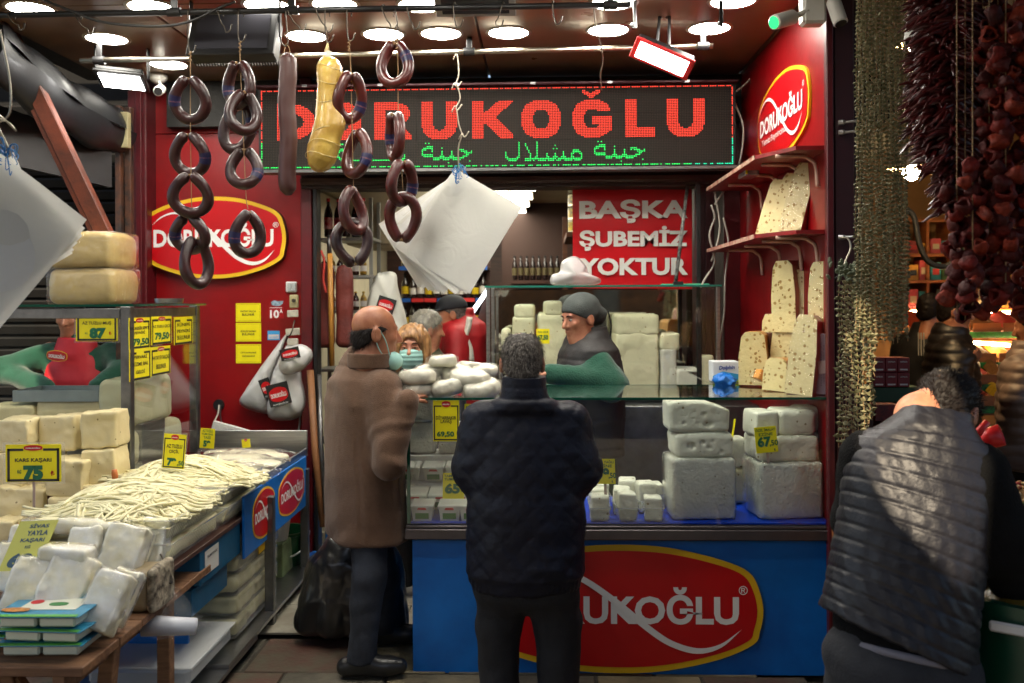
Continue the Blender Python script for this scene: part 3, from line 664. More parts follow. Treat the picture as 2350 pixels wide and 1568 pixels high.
# lit diodes
bm_ = {}
def rast(ch, w=24, h=23, s=7):
    g = np.zeros((h, w), bool); y, x = np.mgrid[0:h, 0:w]; X = (x - (w - 1) / 2) / ((w - 1) / 2 + .4); Yn = (y - (h - 1) / 2) / ((h - 1) / 2 + .4)
    def ov(X, Yn, e=2.6): return np.abs(X) ** e + np.abs(Yn) ** e
    inX = (x - (w - 1) / 2) / ((w - 1) / 2 + .4 - s); inY = (y - (h - 1) / 2) / ((h - 1) / 2 + .4 - s + 1)
    if ch in 'OĞ':
        g = (ov(X, Yn) <= 1) & ~(ov(inX, inY) <= 1)
        if ch == 'Ğ':
            g &= ~((x > w - 9) & (y > 6) & (y < 11)); g |= (x >= w - 12) & (y >= 10) & (y < 15) ; g |= (x >= w - 6) & (y >= 10) & (y < 19)
    elif ch == 'D':
        d2 = ov((x - 2) / (w - 2.), Yn, 2.4) <= 1; d3 = ov((x - 2) / (w - 2. - s), inY, 2.4) <= 1; g = (x < s) | (d2 & ~(d3 & (x >= s)))
    elif ch == 'U':
        g = ((x < s) | (x >= w - s)) & (y < 15); yy = (y - 11) / 11.6; g |= (ov(X, yy, 2.6) <= 1) & ~(ov(inX, (y - 11) / 6.2, 2.4) <= 1) & (y >= 11)
    elif ch == 'L': g = (x < s) | (y >= h - 6)
    elif ch == 'R':
        b = (ov((x - w * .3) / (w * .62), (y - 6.5) / 7.2, 2.4) <= 1) & ~(ov((x - w * .3) / (w * .62 - s), (y - 6.5) / 2.4, 2.4) <= 1)
        g = (x < s) | (b & (x > 4)); leg = np.abs(x - (10 + (y - 12) * 1.0)) < 4.6; g |= leg & (y >= 13)
    elif ch == 'K':
        g = (x < s); g |= (np.abs(x - (w - 5 - y * 1.2)) < 5) & (y < 13) & (x >= s); g |= (np.abs(x - (8 + (y - 9) * 1.05)) < 5.2) & (y >= 9) & (x >= s)
    return g & (x >= 0)
W_, H_ = 288, 48
dots = {}
for ch, c0, w in (('D', 10, 23), ('O', 38, 24), ('R', 70, 23), ('U', 99, 22), ('K', 130, 25), ('O', 160, 24), ('Ğ', 191, 24), ('L', 223, 18), ('U', 248, 23)):
    g = rast(ch, w)
    for (r, c) in zip(*np.nonzero(g)): dots[(c0 + c, 8 + r)] = 'r'
for r, (a, b) in enumerate(((197, 199), (197, 201), (198, 206), (200, 205), (201, 204))):
    for c in (list(range(a, b)) + list(range(404 - b, 405 - a + 0))) if r < 2 else range(a, 405 - a): dots[(c, 2 + r)] = 'r'
# words drawn dot by dot in board cells: (column, row) runs of (row, first, last)
def runs(c0, r0, rows):
    for r, *sp_ in rows:
        for a, b in sp_:
            for c in range(a, b + 1): dots[(c0 + c, r0 + r)] = 'g'
peynir = ((0, (2, 2), (4, 4)), (2, (3, 6)), (3, (1, 6), (12, 12)), (4, (0, 2), (6, 6), (22, 25)), (5, (0, 0), (6, 6), (12, 12), (18, 18), (22, 22), (24, 27), (30, 30)), (6, (0, 0), (12, 12), (18, 18), (26, 30)),
          (7, (0, 6), (12, 12), (18, 18), (27, 28)), (8, (1, 6), (11, 13), (17, 19), (25, 27)), (9, (7, 25)), (10, (7, 10), (13, 16), (19, 23)), (12, (16, 16)), (11, (29, 29)))
runs(204, 33, peynir); runs(99, 33, peynir)
runs(150, 33, ((0, (8, 8), (19, 19)), (1, (8, 8), (12, 12), (19, 19)), (2, (8, 8), (12, 12), (19, 19), (30, 30)), (3, (8, 8), (13, 13), (19, 19)), (4, (8, 8), (13, 13), (19, 19), (29, 29), (31, 31)), (5, (8, 8), (14, 14), (19, 19), (41, 44)),
    (6, (0, 0), (8, 8), (14, 14), (19, 19), (35, 35), (41, 45)), (7, (0, 0), (8, 8), (15, 15), (19, 19), (25, 25), (30, 30), (35, 35), (40, 41), (45, 46)), (8, (0, 0), (8, 8), (15, 15), (19, 19), (25, 25), (30, 30), (35, 35), (40, 40), (46, 46)),
    (9, (0, 1), (7, 8), (15, 15), (18, 19), (25, 26), (29, 31), (34, 36), (40, 41), (46, 46)), (10, (1, 7), (12, 24), (25, 30), (32, 46)), (11, (2, 6), (12, 15), (17, 17), (20, 24), (26, 29), (31, 33), (36, 40), (42, 45))))
runs(47, 33, ((0, (2, 3)), (3, (2, 3)), (4, (1, 3)), (5, (0, 1), (16, 20)), (6, (0, 0), (15, 21)), (7, (0, 0), (15, 16), (20, 21), (41, 41)), (8, (0, 1), (15, 15), (21, 21), (41, 41)), (9, (1, 6), (15, 15), (21, 21), (40, 41)), (10, (2, 40)), (11, (16, 20),)))
k = 0
while k < W_:
    n = random.choice((2, 3, 3, 4, 5, 5, 4))
    for c in range(k, min(k + n, W_)): dots[(c, 0)] = 'r'
    k += n + 1
k = 0
while k < W_:
    n = random.choice((1, 2, 3, 3, 4, 5, 5))
    for c in range(k, min(k + n, W_)): dots[(c, H_ - 1)] = 'g' if c < 262 else 'c'
    k += n + random.choice((1, 1, 2))
for r in range(1, H_ - 1):
    if r % 6: dots[(0, r)] = 'r' if r < 32 else 'g'; dots[(W_ - 1, r)] = 'r' if r < 32 else 'c'
LC = {'r': EM('led_red', (1, .07, .04), 1.2), 'g': EM('led_green', (.04, 1, .16), 1.1), 'c': EM('led_cyan', (.03, 1, .5), 1.0)}
for key, nm in (('r', 'red_diodes'), ('g', 'green_diodes'), ('c', 'cyan_diodes')):
    m = MB(); rr = pit * .36
    for (c, r), kk in dots.items():
        if kk != key: continue
        x, z = x0 + (c + .5) * pit, zt - (r + .5) * pit; y = YS - .0125
        m.add([(x + rr * math.cos(q * math.pi / 3), y, z + rr * math.sin(q * math.pi / 3)) for q in range(6)], [tuple(range(6))])
    m.build(nm, LC[key], sg, kind='stuff')
# ================================================================== SAUSAGES
SAUS = M('sausage_skin', lin((84, 26, 22)), .34, var=.4, vs=12, col2=lin((52, 16, 15)), bump=.3, bs=28, coat=.12)
SAUSD = M('sausage_skin_dark', lin((56, 20, 19)), .36, var=.4, vs=12, col2=lin((34, 13, 13)), bump=.3, bs=28, coat=.12)
BAND = M('blue_band', lin((16, 18, 66)), .45, var=.2); BANDW = M('band_paper', lin((200, 190, 180)), .5); BANDR = M('band_print', lin((120, 70, 60)), .5, var=.9, vs=120, col2=lin((30, 28, 90)))
def ring_sausage(cx, cyp, w, h, Y, tw=0, tilt=0, top=True, mat=SAUS, r=.0245, band=None, lab='', sk=0, gap=.14, sh=1.0):
    """horseshoe ring; (cx,cyp) centre and w,h outer size in picture units at depth Y; tw turns it about the vertical; top: ends meet at the top"""
    s = Y / FPX; c = P(cx, cyp, Y); hw, hh = w * s / 2 - r, h * s / 2 - r
    if abs(tw) > 5: hw = max(hw, .058)
    pts = []; n = 34
    for i in range(n + 1):
        th = gap + (2 * math.pi - 2 * gap) * i / n                       # from the tied ends round
        x = math.sin(th); z = math.cos(th)
        x2 = x * hw * 1.12 * (1 - .46 * ((1 + z) / 2) ** 2.2); z2 = z * hh
        if not top: z2 = -z2
        x2 += sk * z2
        dy = .02 * math.sin(th * 1.3 + cx)
        v = Vector((x2, dy, z2)); v = rot(0, tilt, 0) @ v; v = rot(0, 0, tw) @ v; pts.append(c + v)
    rs = [r * (.35 + .65 * min(1, (min(i, n - i) / 1.6) ** .6)) if min(i, n - i) < 2 else r * (1 + .035 * math.sin(i * .9 + cx)) for i in range(n + 1)]
    t = thing('sausage_ring', lab, 'sausage', c - Vector((0, 0, hh)), 'ring sausages hanging on strings')
    MB().tube(pts, rs, 14).build('casing', mat, t, True)
    for e in (0, n): MB().sphere(pts[e], .008, 8, 5).build('tied_end', TWINE, t)
    if band is not None:
        i0 = int(band * n); seg_ = pts[i0 - 1:i0 + 3]; MB().tube(seg_, r * 1.05, 16, cap=False).build('paper_band', BAND, t, True)
        MB().tube([pts[i0].lerp(pts[i0 + 1], .1), pts[i0].lerp(pts[i0 + 1], .5)], r * 1.07, 16, cap=False).build('band_print', BANDR, t, True)
    return t
Yh = YR - .0
ring_sausage(437, 228, 97, 116, Yh, tw=4, mat=SAUSD, band=.74, lab='dark ring sausage with a pale band, topmost on the leftmost string')
ring_sausage(437, 354, 100, 112, Yh + .02, tw=-4, mat=SAUSD, band=.28, lab='dark ring sausage, second from the top on the leftmost string')
ring_sausage(438, 446, 101, 112, Yh - .06, tw=3, mat=SAUSD, lab='dark ring sausage, third from the top on the leftmost string')
ring_sausage(437, 536, 100, 100, Yh, tw=-6, mat=SAUSD, band=.76, lab='dark ring sausage crossing the oval badge, fourth on the leftmost string')
ring_sausage(452, 600, 76, 132, Yh - .03, tw=42, mat=SAUSD, lab='dark ring sausage turned sideways, lowest on the leftmost string')
ring_sausage(549, 194, 92, 122, Yh, tw=-12, mat=SAUSD, band=.72, lab='dark ring sausage, topmost on the tangled second string')
ring_sausage(560, 256, 62, 118, Yh - .07, tw=38, mat=SAUSD, sk=.1, lab='dark ring sausage hooked through two others on the second string')
ring_sausage(546, 284, 84, 146, Yh + .05, tw=-20, mat=SAUSD, band=.25, sk=.14, lab='dark ring sausage slanting in the middle of the second string')
ring_sausage(560, 384, 82, 108, Yh, tw=10, mat=SAUSD, band=.3, lab='dark ring sausage below the tangle on the second string')
ring_sausage(568, 535, 40, 120, Yh, tw=60, mat=SAUSD, band=.72, lab='narrow dark ring sausage before the badge, lowest on the second string')
ring_sausage(802, 222, 56, 126, Yh, tw=38, band=.3, lab='brown ring sausage right beside the yellow cheese, top of its string')
ring_sausage(817, 350, 54, 126, Yh, tw=-40, band=.3, sk=-.08, lab='brown ring sausage below right of the yellow cheese, second on its string')
ring_sausage(812, 481, 30, 124, Yh - .02, tw=74, lab='brown ring sausage seen edge on, third below the yellow cheese')
ring_sausage(809, 559, 94, 122, Yh, tw=4, top=False, tilt=-8, mat=SAUSD, lab='brown heart shaped ring sausage hanging lowest before the bottles')
ring_sausage(906, 146, 88, 122, Yh, tw=2, band=.2, lab='glossy brown ring sausage with blue band, highest of all near the ceiling')
ring_sausage(907, 312, 54, 124, Yh, tw=-44, band=.74, lab='brown ring sausage with blue band, second on the right string')
ring_sausage(922, 418, 54, 116, Yh - .03, tw=36, band=.28, lab='brown ring sausage, third on the right string beside the paper bundle')
ring_sausage(924, 502, 86, 124, Yh, tw=2, top=False, tilt=5, lab='brown ring sausage overlapping the paper bundle, lowest on the right string')
# strings
for nm, pts in (('leftmost', [(437, 118), (437, 170), (437, 300), (440, 490), (442, 550)]), ('second', [(551, 94), (551, 140), (556, 250), (564, 440), (569, 480)]), ('yellow cheese side', [(801, 92), (805, 160), (808, 290), (811, 420), (812, 430)]), ('right', [(911, 88), (913, 130), (914, 260), (920, 365), (925, 440)])):
    t = thing('twine', 'thin twine tying the ring sausages of the %s string together' % nm, 'twine', P(*pts[-1], YR))
    MB().tube(spline([P(x, y, YR + .004) for x, y in pts], 4), .0022, 5).build('strand', TWINE, t)
    a = P(*pts[0], YR); MB().tube([a + Vector((.006 * math.sin(i * 2.1), .006 * math.cos(i * 2.1), -.006 * i)) for i in range(9)], .003, 5).build('knot', TWINE, t)
# straight sausage
c0, c1 = P(659, 122, YR), P(661, 448, YR); n = 26; t = thing('straight_sausage', 'long straight brown sausage hanging left of the yellow cheese', 'sausage', c1)
MB().tube([c0.lerp(c1, i / n) + Vector((.004 * math.sin(i * .5), 0, 0)) for i in range(n + 1)], [.0385 * min(1, .35 + (min(i, n - i) * .42) ** .6) * (1 + .02 * math.sin(i * 1.7)) for i in range(n + 1)], 20).build('casing', M('sausage_dry', lin((60, 28, 26)), .42, var=.5, vs=6, col2=lin((76, 46, 42)), st=(1, 1, .25), bump=.2, bs=30), t, True)
for dx in (-.02, .02): MB().tube([c0 + Vector((dx, -.01, -.04)), c0 + Vector((dx * .5, 0, .02)), P(657, 100, YR)], .0022, 5).build('strand', TWINE, t)
# yellow cheese bag
KAS = M('yellow_cheese_skin', lin((196, 164, 78)), .35, var=.4, vs=9, col2=lin((164, 126, 50)), coat=.3, bump=.45, bs=24)
pts = [P(752, 150, YR), P(756, 158, YR), P(757, 200, YR), P(755, 250, YR), P(752, 290, YR - .01), P(746, 325, YR - .01), P(738, 358, YR - .01), P(733, 376, YR - .01)]
t = thing('hanging_cheese', 'yellow boot shaped cheese in netting hanging between the sausages', 'cheese', pts[-1])
sp_ = spline(pts, 6); m_ = len(sp_) - 1
_r = [float(np.interp(i / m_, [0, .03, .12, .3, .5, .6, .75, .88, .96, 1], [.012, .034, .046, .046, .048, .052, .058, .055, .044, .026])) for i in range(m_ + 1)]
hl = P(766, 280, YR - .01)
solid('body', lambda p: smin(chain(p, sp_[::3], _r[::3], .03), ell(p, hl, (.042, .042, .05)), .05) + .003 * vn(p, 25, 3), (pts[0].x - .16, YR - .12, pts[-1].z - .08), (pts[0].x + .14, YR + .12, pts[0].z + .04), .0065, KAS, t)
NET = M('pale_twine', lin((206, 190, 140)), .7)
for j in range(7):
    i = 6 + j * 5; q = sp_[min(i, m_)]; rr = float(np.interp(i / m_, [0, .03, .12, .3, .5, .6, .75, .88, .96, 1], [.012, .042, .056, .056, .058, .064, .072, .068, .045, .012])) * 1.03
    MB().tube([q + Vector((rr * math.cos(a_), rr * math.sin(a_), .012 * math.sin(a_ * 2 + j))) for a_ in np.linspace(0, 2 * math.pi, 22)[:-1]], .0013, 4, closed=True).build('net_cord', NET, t)
for dx in (-.016, 0, .016): MB().tube([P(748, 150, YR) + Vector((dx, 0, 0)), P(750, 122, YR) + Vector((dx * .7, 0, 0)), P(752, 98, YR)], .0028, 5).build('cord', NET, t)
MB().prism([(-.012, -.03), (.014, -.03), (.016, .02), (-.010, .022)], P(752, 128, YR - .02), (1, .1, 0), (.1, 0, 1), .002).build('paper_tag', BANDW, t)

# chain of hooks and the paper bundles
pts = [(1049, 128), (1053, 170), (1046, 195), (1056, 225), (1046, 248), (1053, 285), (1062, 310), (1052, 340), (1054, 392)]
for i, (a, b) in enumerate(((0, 2), (2, 4), (4, 6), (6, 8))):
    q = [P(*pts[a], 4.6 - .12 * i), P(*pts[a + 1], 4.6 - .12 * i), P(*pts[b], 4.6 - .12 * i)]; e = q[-1]
    MB().tube(spline([q[0] + Vector((-.02, 0, -.02)), q[0] + Vector((0, 0, .008))] + q[1:] + [e + Vector((.012, 0, -.008)), e + Vector((.03, 0, .018))], 4), .0034, 6).build('meat_hook', WIREL, smooth=True, label='pale wire hook, %s down the chain above the white paper bundle' % ORD[i], cat='hook', group='chained wire hooks')
PAPER = TR('wrapping_paper', lin((246, 246, 243)), .3)
PAPER2 = TR('wrapping_paper_cream', lin((240, 239, 232)), .3)
BLUES = M('blue_cord', lin((30, 120, 190)), .6)
def fan(t, tie, Y, w, h_, a0, a1, n, side, seed):
    """n rectangular sheets tied near one corner and fanned by a0..a1 degrees; side: angle of the first edge below the horizontal"""
    o = P(*tie, Y); s = Y / FPX; rr = random.Random(seed)
    for k in range(n):
        a = R_(side + a0 + (a1 - a0) * k / (n - 1) + rr.uniform(-2, 2)); e1 = Vector((math.cos(a), 0, -math.sin(a))) * w * s; e2 = Vector((-math.sin(a), 0, -math.cos(a))) * h_ * s; ph = rr.uniform(0, 6); lift = .006 * (n - k)
        def f(u, v): 
            p = o - e1 * .06 - e2 * .04 + e1 * u + e2 * v; p.y += -lift + .004 * k - .05 * (u * v) * rr2 + .007 * math.sin(u * 5 + ph) + .007 * math.sin(v * 6 + ph * 2) - .03 * (u - .1) * (1 - k / n) * v; return p
        rr2 = rr.uniform(.2, 1.0); MB().grid(10, 10, f).build('paper_sheet', PAPER if k % 2 else PAPER2, t, True)
t = thing('paper_bundle', 'fanned bundle of white wrapping paper hanging by a blue cord before the door', 'paper', P(1050, 690, 4.2))
fan(t, (1052, 404), 4.2, 176, 226, -13, 11, 13, 45, 4)
def tassel(c, Y, par, n=16, s=.05):
    o = P(*c, Y); m = MB()
    for k in range(n):
        a = random.uniform(0, 6.28); e = Vector((math.cos(a) * random.uniform(.3, 1), random.uniform(-.4, .4), math.sin(a) * random.uniform(.3, 1) - .1)) * s
        m.tube(spline([o, o + e * .5 + Vector((0, 0, .02)), o + e, o + e * .6 + Vector((.01, 0, -.012))], 4), .0016, 4)
    m.build('blue_cord', BLUES, par)
tassel((1052, 396), 4.06, t)
t = thing('paper_bundle', 'near bundle of white wrapping paper at the left picture edge', 'paper', P(60, 745, 2.75))
fan(t, (14, 366), 2.8, 280, 330, -12, 14, 10, 50, 8)
tassel((14, 360), 2.68, t, 18, .06)
MB().tube(spline([P(0, 70, 2.7), P(22, 180, 2.7), P(24, 250, 2.7), P(10, 274, 2.7), P(-8, 270, 2.7)], 6), .003, 6).build('meat_hook', WIREL, smooth=True, label='long wire hook above the near paper bundle', cat='hook')
MB().tube(spline([P(-6, 262, 2.7), P(10, 274, 2.69), P(36, 300, 2.69), P(14, 278, 2.68), P(-4, 290, 2.68), P(24, 350, 2.68), P(14, 362, 2.68)], 5), .003, 6).build('meat_hook', WIREL, smooth=True, label='zigzag wire hook holding the near paper bundle', cat='hook')
# ================================================================== FRONT COUNTER
Y1, ZT = 4.02, 1.247
XL, XRR = P(934, 1100, Y1).x, P(1922, 1100, Y1).x; ZR1 = P(1400, 1206, Y1).z; ZR0 = P(1400, 1239, Y1).z; ZB = P(1400, 1556, Y1).z; YB = 4.60
ct = thing('cheese_counter', 'glass fronted cheese counter with blue base and large red badge', 'counter', ((XL + XRR) / 2, 4.3, 0))
wX = XRR - XL; mX = (XL + XRR) / 2
MB().box((mX + .01, (Y1 + YB) / 2 + .03, (ZR0 + ZB) / 2), (wX - .015, YB - Y1, ZR0 - ZB - .004), b=.004).build('base_panel', BLUE, ct)
MB().box((mX + .01, (Y1 + YB) / 2 + .06, ZB / 2), (wX - .06, YB - Y1 - .06, ZB - .002)).build('plinth', BLACKM, ct)
RAILM = M('grey_metal_rail', lin((96, 90, 92)), .4, metal=.7, var=.25, vs=5)
MB().box((mX, (Y1 + YB) / 2, ZR0 + (ZR1 - ZR0) * .38), (wX + .02, YB - Y1 + .03, (ZR1 - ZR0) * .74), b=.004).build('lower_rail', RAILM, ct)
MB().box((mX, (Y1 + YB) / 2, ZR1 - (ZR1 - ZR0) * .12), (wX + .012, YB - Y1 + .016, (ZR1 - ZR0) * .2), b=.003).build('upper_rail', RAILM, ct)
MATB = M('blue_mat', lin((6, 60, 190)), .35, var=.12, vs=6)
MB().box((mX, (Y1 + YB) / 2, ZR1 + .006), (wX - .03, YB - Y1 - .03, .006)).build('blue_mat', MATB, ct)
def pane(x0, y0, z0, x1, y1, z1, nm='glass_pane', par=ct):
    return MB().box(((x0 + x1) / 2, (y0 + y1) / 2, (z0 + z1) / 2), (max(abs(x1 - x0), .006), max(abs(y1 - y0), .006), max(abs(z1 - z0), .006))).build(nm, GLASS, par)
pane(XL + .01, Y1 + .003, ZR1 + .003, XRR - .012, Y1 + .009, ZT - .006); pane(XL + .004, Y1 + .012, ZR1 + .003, XL + .01, YB, ZT - .006); pane(XRR - .01, Y1 + .012, ZR1 + .003, XRR - .004, YB, ZT - .006)
XS = P(1640, 888, YB).x
TOPG = GL('glass_top', (.94, .975, .955), .02)
MB().box(((XL - .035 + XRR) / 2, (Y1 - .012 + YB) / 2, ZT), (XRR - XL + .035, YB - Y1 + .024, .008)).build('top_glass', TOPG, ct)
MB().box(((XS + 1.25) / 2, (YB + .016 + 5.48) / 2, ZT), (1.25 - XS, 5.48 - YB - .03, .008)).build('side_top_glass', TOPG, ct)
for (a, b, c, d) in ((XL - .035, Y1 - .0135, XRR, Y1 - .012), (XL - .035, YB + .012, XS, YB + .0135)):
    MB().box(((a + c) / 2, (b + d) / 2, ZT), (c - a, d - b, .0105)).build('glass_edge', GEDGE, ct)
for x in (XL + .0075, XRR - .0075): MB().box((x, Y1 + .002, (ZR1 + ZT) / 2), (.015 if x < 0 else .02, .012, ZT - ZR1 - .012)).build('corner_edge', GEDGE if x < 0 else M('dark_green_edge', (.006, .02, .016), .3), ct)
# rear steel shelf seen through the glass
MB().box((XS / 2 + .62, 5.62, .56), (2.0, .55, 1.0), b=.006).build('rear_cabinet', STEELD, ct)
c = P(1362, 1412, Y1 - .002); logo(ct, (P(1423, 1412, Y1).x, Y1 + .018, P(1345, 1400, Y1).z), P(1754, 1400, Y1).x - P(1423, 1400, Y1).x, (P(1345, 1252, Y1).z - P(1345, 1548, Y1).z) / 2, t=.003)

# ------------------------------------------------------------------ cheeses
FETA = M('white_cheese', lin((222, 220, 204)), .55, var=.12, vs=5, holes=.16, hs=55, hd=.4, hcol=lin((150, 138, 108)), bump=.35, bs=60)
FETAS = M('white_cheese_salted', lin((214, 214, 202)), .7, var=.16, vs=10, holes=.2, hs=75, hd=.3, hcol=lin((140, 126, 100)), bump=.8, bs=70)
FETAY = M('cream_cheese_block', lin((226, 220, 184)), .5, var=.12, vs=5, holes=.14, hs=60, hd=.35, hcol=lin((170, 150, 104)), bump=.3, bs=50)
EMM = M('holed_cheese', lin((234, 218, 156)), .45, var=.12, vs=6, holes=.95, hs=52, hd=.5, hcol=lin((176, 142, 74)), bump=.5, bs=40)
RIND = M('cheese_rind', lin((214, 160, 86)), .5, var=.35, vs=8, bump=.3)
RINDP = M('cheese_rind_pink', lin((196, 146, 122)), .45, var=.25, vs=6, coat=.3)
KASAR = M('kashar_cheese', lin((224, 208, 160)), .45, var=.1, vs=4, holes=.1, hs=60, hd=.3, hcol=lin((140, 120, 80)), bump=.15)
KRIND = M('kashar_rind', lin((196, 168, 104)), .5, var=.25, vs=9, bump=.25)
def block(name, label, cat, c, d, rz=0, mat=FETA, h=.008, bul=.0, seed=1, rnd=.02, holes=(), group=None, rx=0, ry=0, n=.004, parent=None, wrap=False, cut=None):
    """soft edged cheese block standing with its base centre at c"""
    c = Vector(c); Rm = rot(rx, ry, rz); ctr = c + Rm @ Vector((0, 0, d[2] / 2)); Rn = np.array(Rm)
    def fn(p):
        q = loc(p, ctr, Rn); q = list(q)
        s_ = 1 + bul * (1 - (q[2] / (d[2] / 2)) ** 2); q2 = [q[0] / s_, q[1] / s_, q[2]]
        e = rbox(q2, (0, 0, 0), (d[0] / 2, d[1] / 2, d[2] / 2), rnd) + n * vn(p, 14, seed) + n * .5 * vn(p, 40, seed + 3)
        if cut: e = smax(e, cut(q), .012)
        for (hx, hz, hr) in holes: e = smax(e, -ell(q, (hx, -d[1] / 2, hz), (hr, hr * .9, hr * .75)), .005)
        return e
    g = max(d) * .75
    ex = [sum(abs(Rn[i][j]) * d[j] / 2 * (1 + bul) for j in range(3)) + .02 for i in range(3)]
    V, F = field(fn, [ctr[i] - ex[i] for i in range(3)], [ctr[i] + ex[i] for i in range(3)], h)
    o = mesh_obj(name, V, F, mat, parent, smooth=True, label=label, cat=cat, group=group)
    if wrap:
        m = MB().box(ctr + Rm @ Vector((0, 0, 0)), (d[0] + .008 + 2 * bul * .5 * d[0], d[1] + .008 + bul * d[1], d[2] + .006), Rm, b=.012); m.build('cling_film', FILM, o, True)
    return o
zm = ZR1 + .011
def onmat(px, Y): return Vector((P(px, 1190, Y).x, Y, zm))
# tall stack, middle of the case
c = onmat(1603, 4.19)
block('cheese_block', 'large pitted white cheese block in wrap, bottom of the left tall stack in the counter', 'cheese', c, (.285, .22, .27), 4, FETAS, seed=2, rnd=.014, wrap=True)
block('cheese_block', 'white cheese slab with big holes, middle of the left tall stack in the counter', 'cheese', c + Vector((.01, .01, .268)), (.27, .2, .118), 3, FETA, seed=3, rnd=.03, holes=((-.06, .0, .02), (.02, -.01, .009), (-.012, .015, .012), (.075, -.03, .012), (.035, .018, .007), (.0, -.035, .006), (.05, -.045, .005)), h=.006)
block('cheese_block', 'white cheese wedge with oval holes, top of the left tall stack in the counter', 'cheese', c + Vector((-.01, .01, .384)), (.275, .19, .145), 2, FETA, seed=4, rnd=.024, holes=((.04, -.035, .022), (.02, .01, .012), (-.07, -.03, .01), (-.02, .02, .005), (-.03, -.01, .005), (-.01, -.03, .005), (.085, .01, .006)), h=.006, cut=lambda q: q[2] - .075 + .34 * np.maximum(q[0] - .0, 0) + .25 * np.maximum(-q[0] - .1, 0))
c = onmat(1795, 4.22)
block('cheese_block', 'large frosty white cheese block in wrap, bottom of the right tall stack in the counter', 'cheese', c, (.29, .24, .25), 6, FETAS, seed=6, rnd=.014, wrap=True)
block('cheese_block', 'white cheese slab marked 67.50, middle of the right tall stack in the counter', 'cheese', c + Vector((-.002, .01, .249)), (.282, .22, .116), 5, FETA, seed=7, rnd=.024)
block('cheese_block', 'white cheese piece broad and rounded, top right of the right tall stack', 'cheese', c + Vector((.045, .02, .363)), (.18, .2, .116), 4, FETA, seed=8, rnd=.026)
block('cheese_block', 'narrow white cheese piece, top left of the right tall stack', 'cheese', c + Vector((-.098, .0, .363)), (.105, .18, .11), 8, FETA, seed=9, rnd=.01)
c = Vector((1.222, 4.3, zm))
block('cheese_block', 'pale green lit cheese block at the right end of the counter, bottom', 'cheese', c + Vector((.01, 0, 0)), (.12, .22, .265), 3, FETAS, seed=10, rnd=.03)
block('cheese_block', 'cheese slab at the right end of the counter, middle of three', 'cheese', c + Vector((.01, .01, .264)), (.13, .2, .11), 2, FETA, seed=11, rnd=.035)
block('cheese_block', 'cheese slab at the right end of the counter, topmost', 'cheese', c + Vector((.012, .01, .374)), (.13, .2, .11), 2, FETA, seed=12, rnd=.035)
block('cheese_block', 'cream cheese lump behind, between the two tall stacks', 'cheese', onmat(1690, 4.44), (.1, .1, .17), 10, FETAY, seed=13, rnd=.02)
block('cheese_block', 'white cheese cube on top behind, between the two tall stacks', 'cheese', onmat(1690, 4.44) + Vector((-.02, 0, .17)), (.12, .1, .15), 5, FETA, seed=14, rnd=.02)
# small tubs in front
TUB = GL('clear_tub', (.93, .95, .96), .05, milk=.05)
def tub(c, lab, top=0.0, seed=0, rz=0, w=.085, d=.11, h=.105):
    t = thing('cheese_tub', lab, 'cheese', c, 'open clear tubs of white cheese'); c = Vector(c)
    block('cheese', None, None, c + Vector((0, 0, .004)), (w * .92, d * .92, h + top), rz, FETA, h=.006, seed=seed, rnd=.008, n=.006, parent=t)
    m = MB(); Rm = rot(0, 0, rz); hh = h * .58; lo = [(-1, -1), (1, -1), (1, 1), (-1, 1)]
    b0 = [c + Rm @ Vector((x * w * .46, y * d * .46, 0.001)) for x, y in lo]; b1 = [c + Rm @ Vector((x * w * .53, y * d * .53, hh)) for x, y in lo]
    m.add(b0 + b1, [(0, 1, 5, 4), (1, 2, 6, 5), (2, 3, 7, 6), (3, 0, 4, 7)]); m.build('tub', TUB, t)
    m = MB(); r1 = [c + Rm @ Vector((x * w * .55, y * d * .55, hh)) for x, y in lo]; m.tube(r1, .0022, 6, closed=True); m.build('tub_rim', GL('tub_rim', (.85, .88, .9), .1, milk=.25), t)
    return t
tub(onmat(1376, 4.09), 'clear tub of white cheese under the 59.50 tag, front row left', 0, 20); tub(onmat(1438, 4.09), 'clear tub of crumbly white cheese, front row middle', .015, 21, 4); tub(onmat(1498, 4.09), 'clear tub of smooth white cheese, front row right', -.005, 22, -3)
tub(onmat(1378, 4.34), 'clear tub of white cheese, third row left', .01, 26, 3); tub(onmat(1440, 4.36), 'clear tub of white cheese, third row middle', .02, 27, -4); tub(onmat(1500, 4.37), 'clear tub of white cheese, third row right', .0, 28, 6)
tub(onmat(1372, 4.22), 'clear tub of white cheese, second row behind the 59.50 tag stick', .005, 23); tub(onmat(1428, 4.22), 'clear tub of white cheese, second row middle', .01, 24, -5); tub(onmat(1482, 4.24), 'clear tub of holed white cheese, second row right', .03, 25, 8)
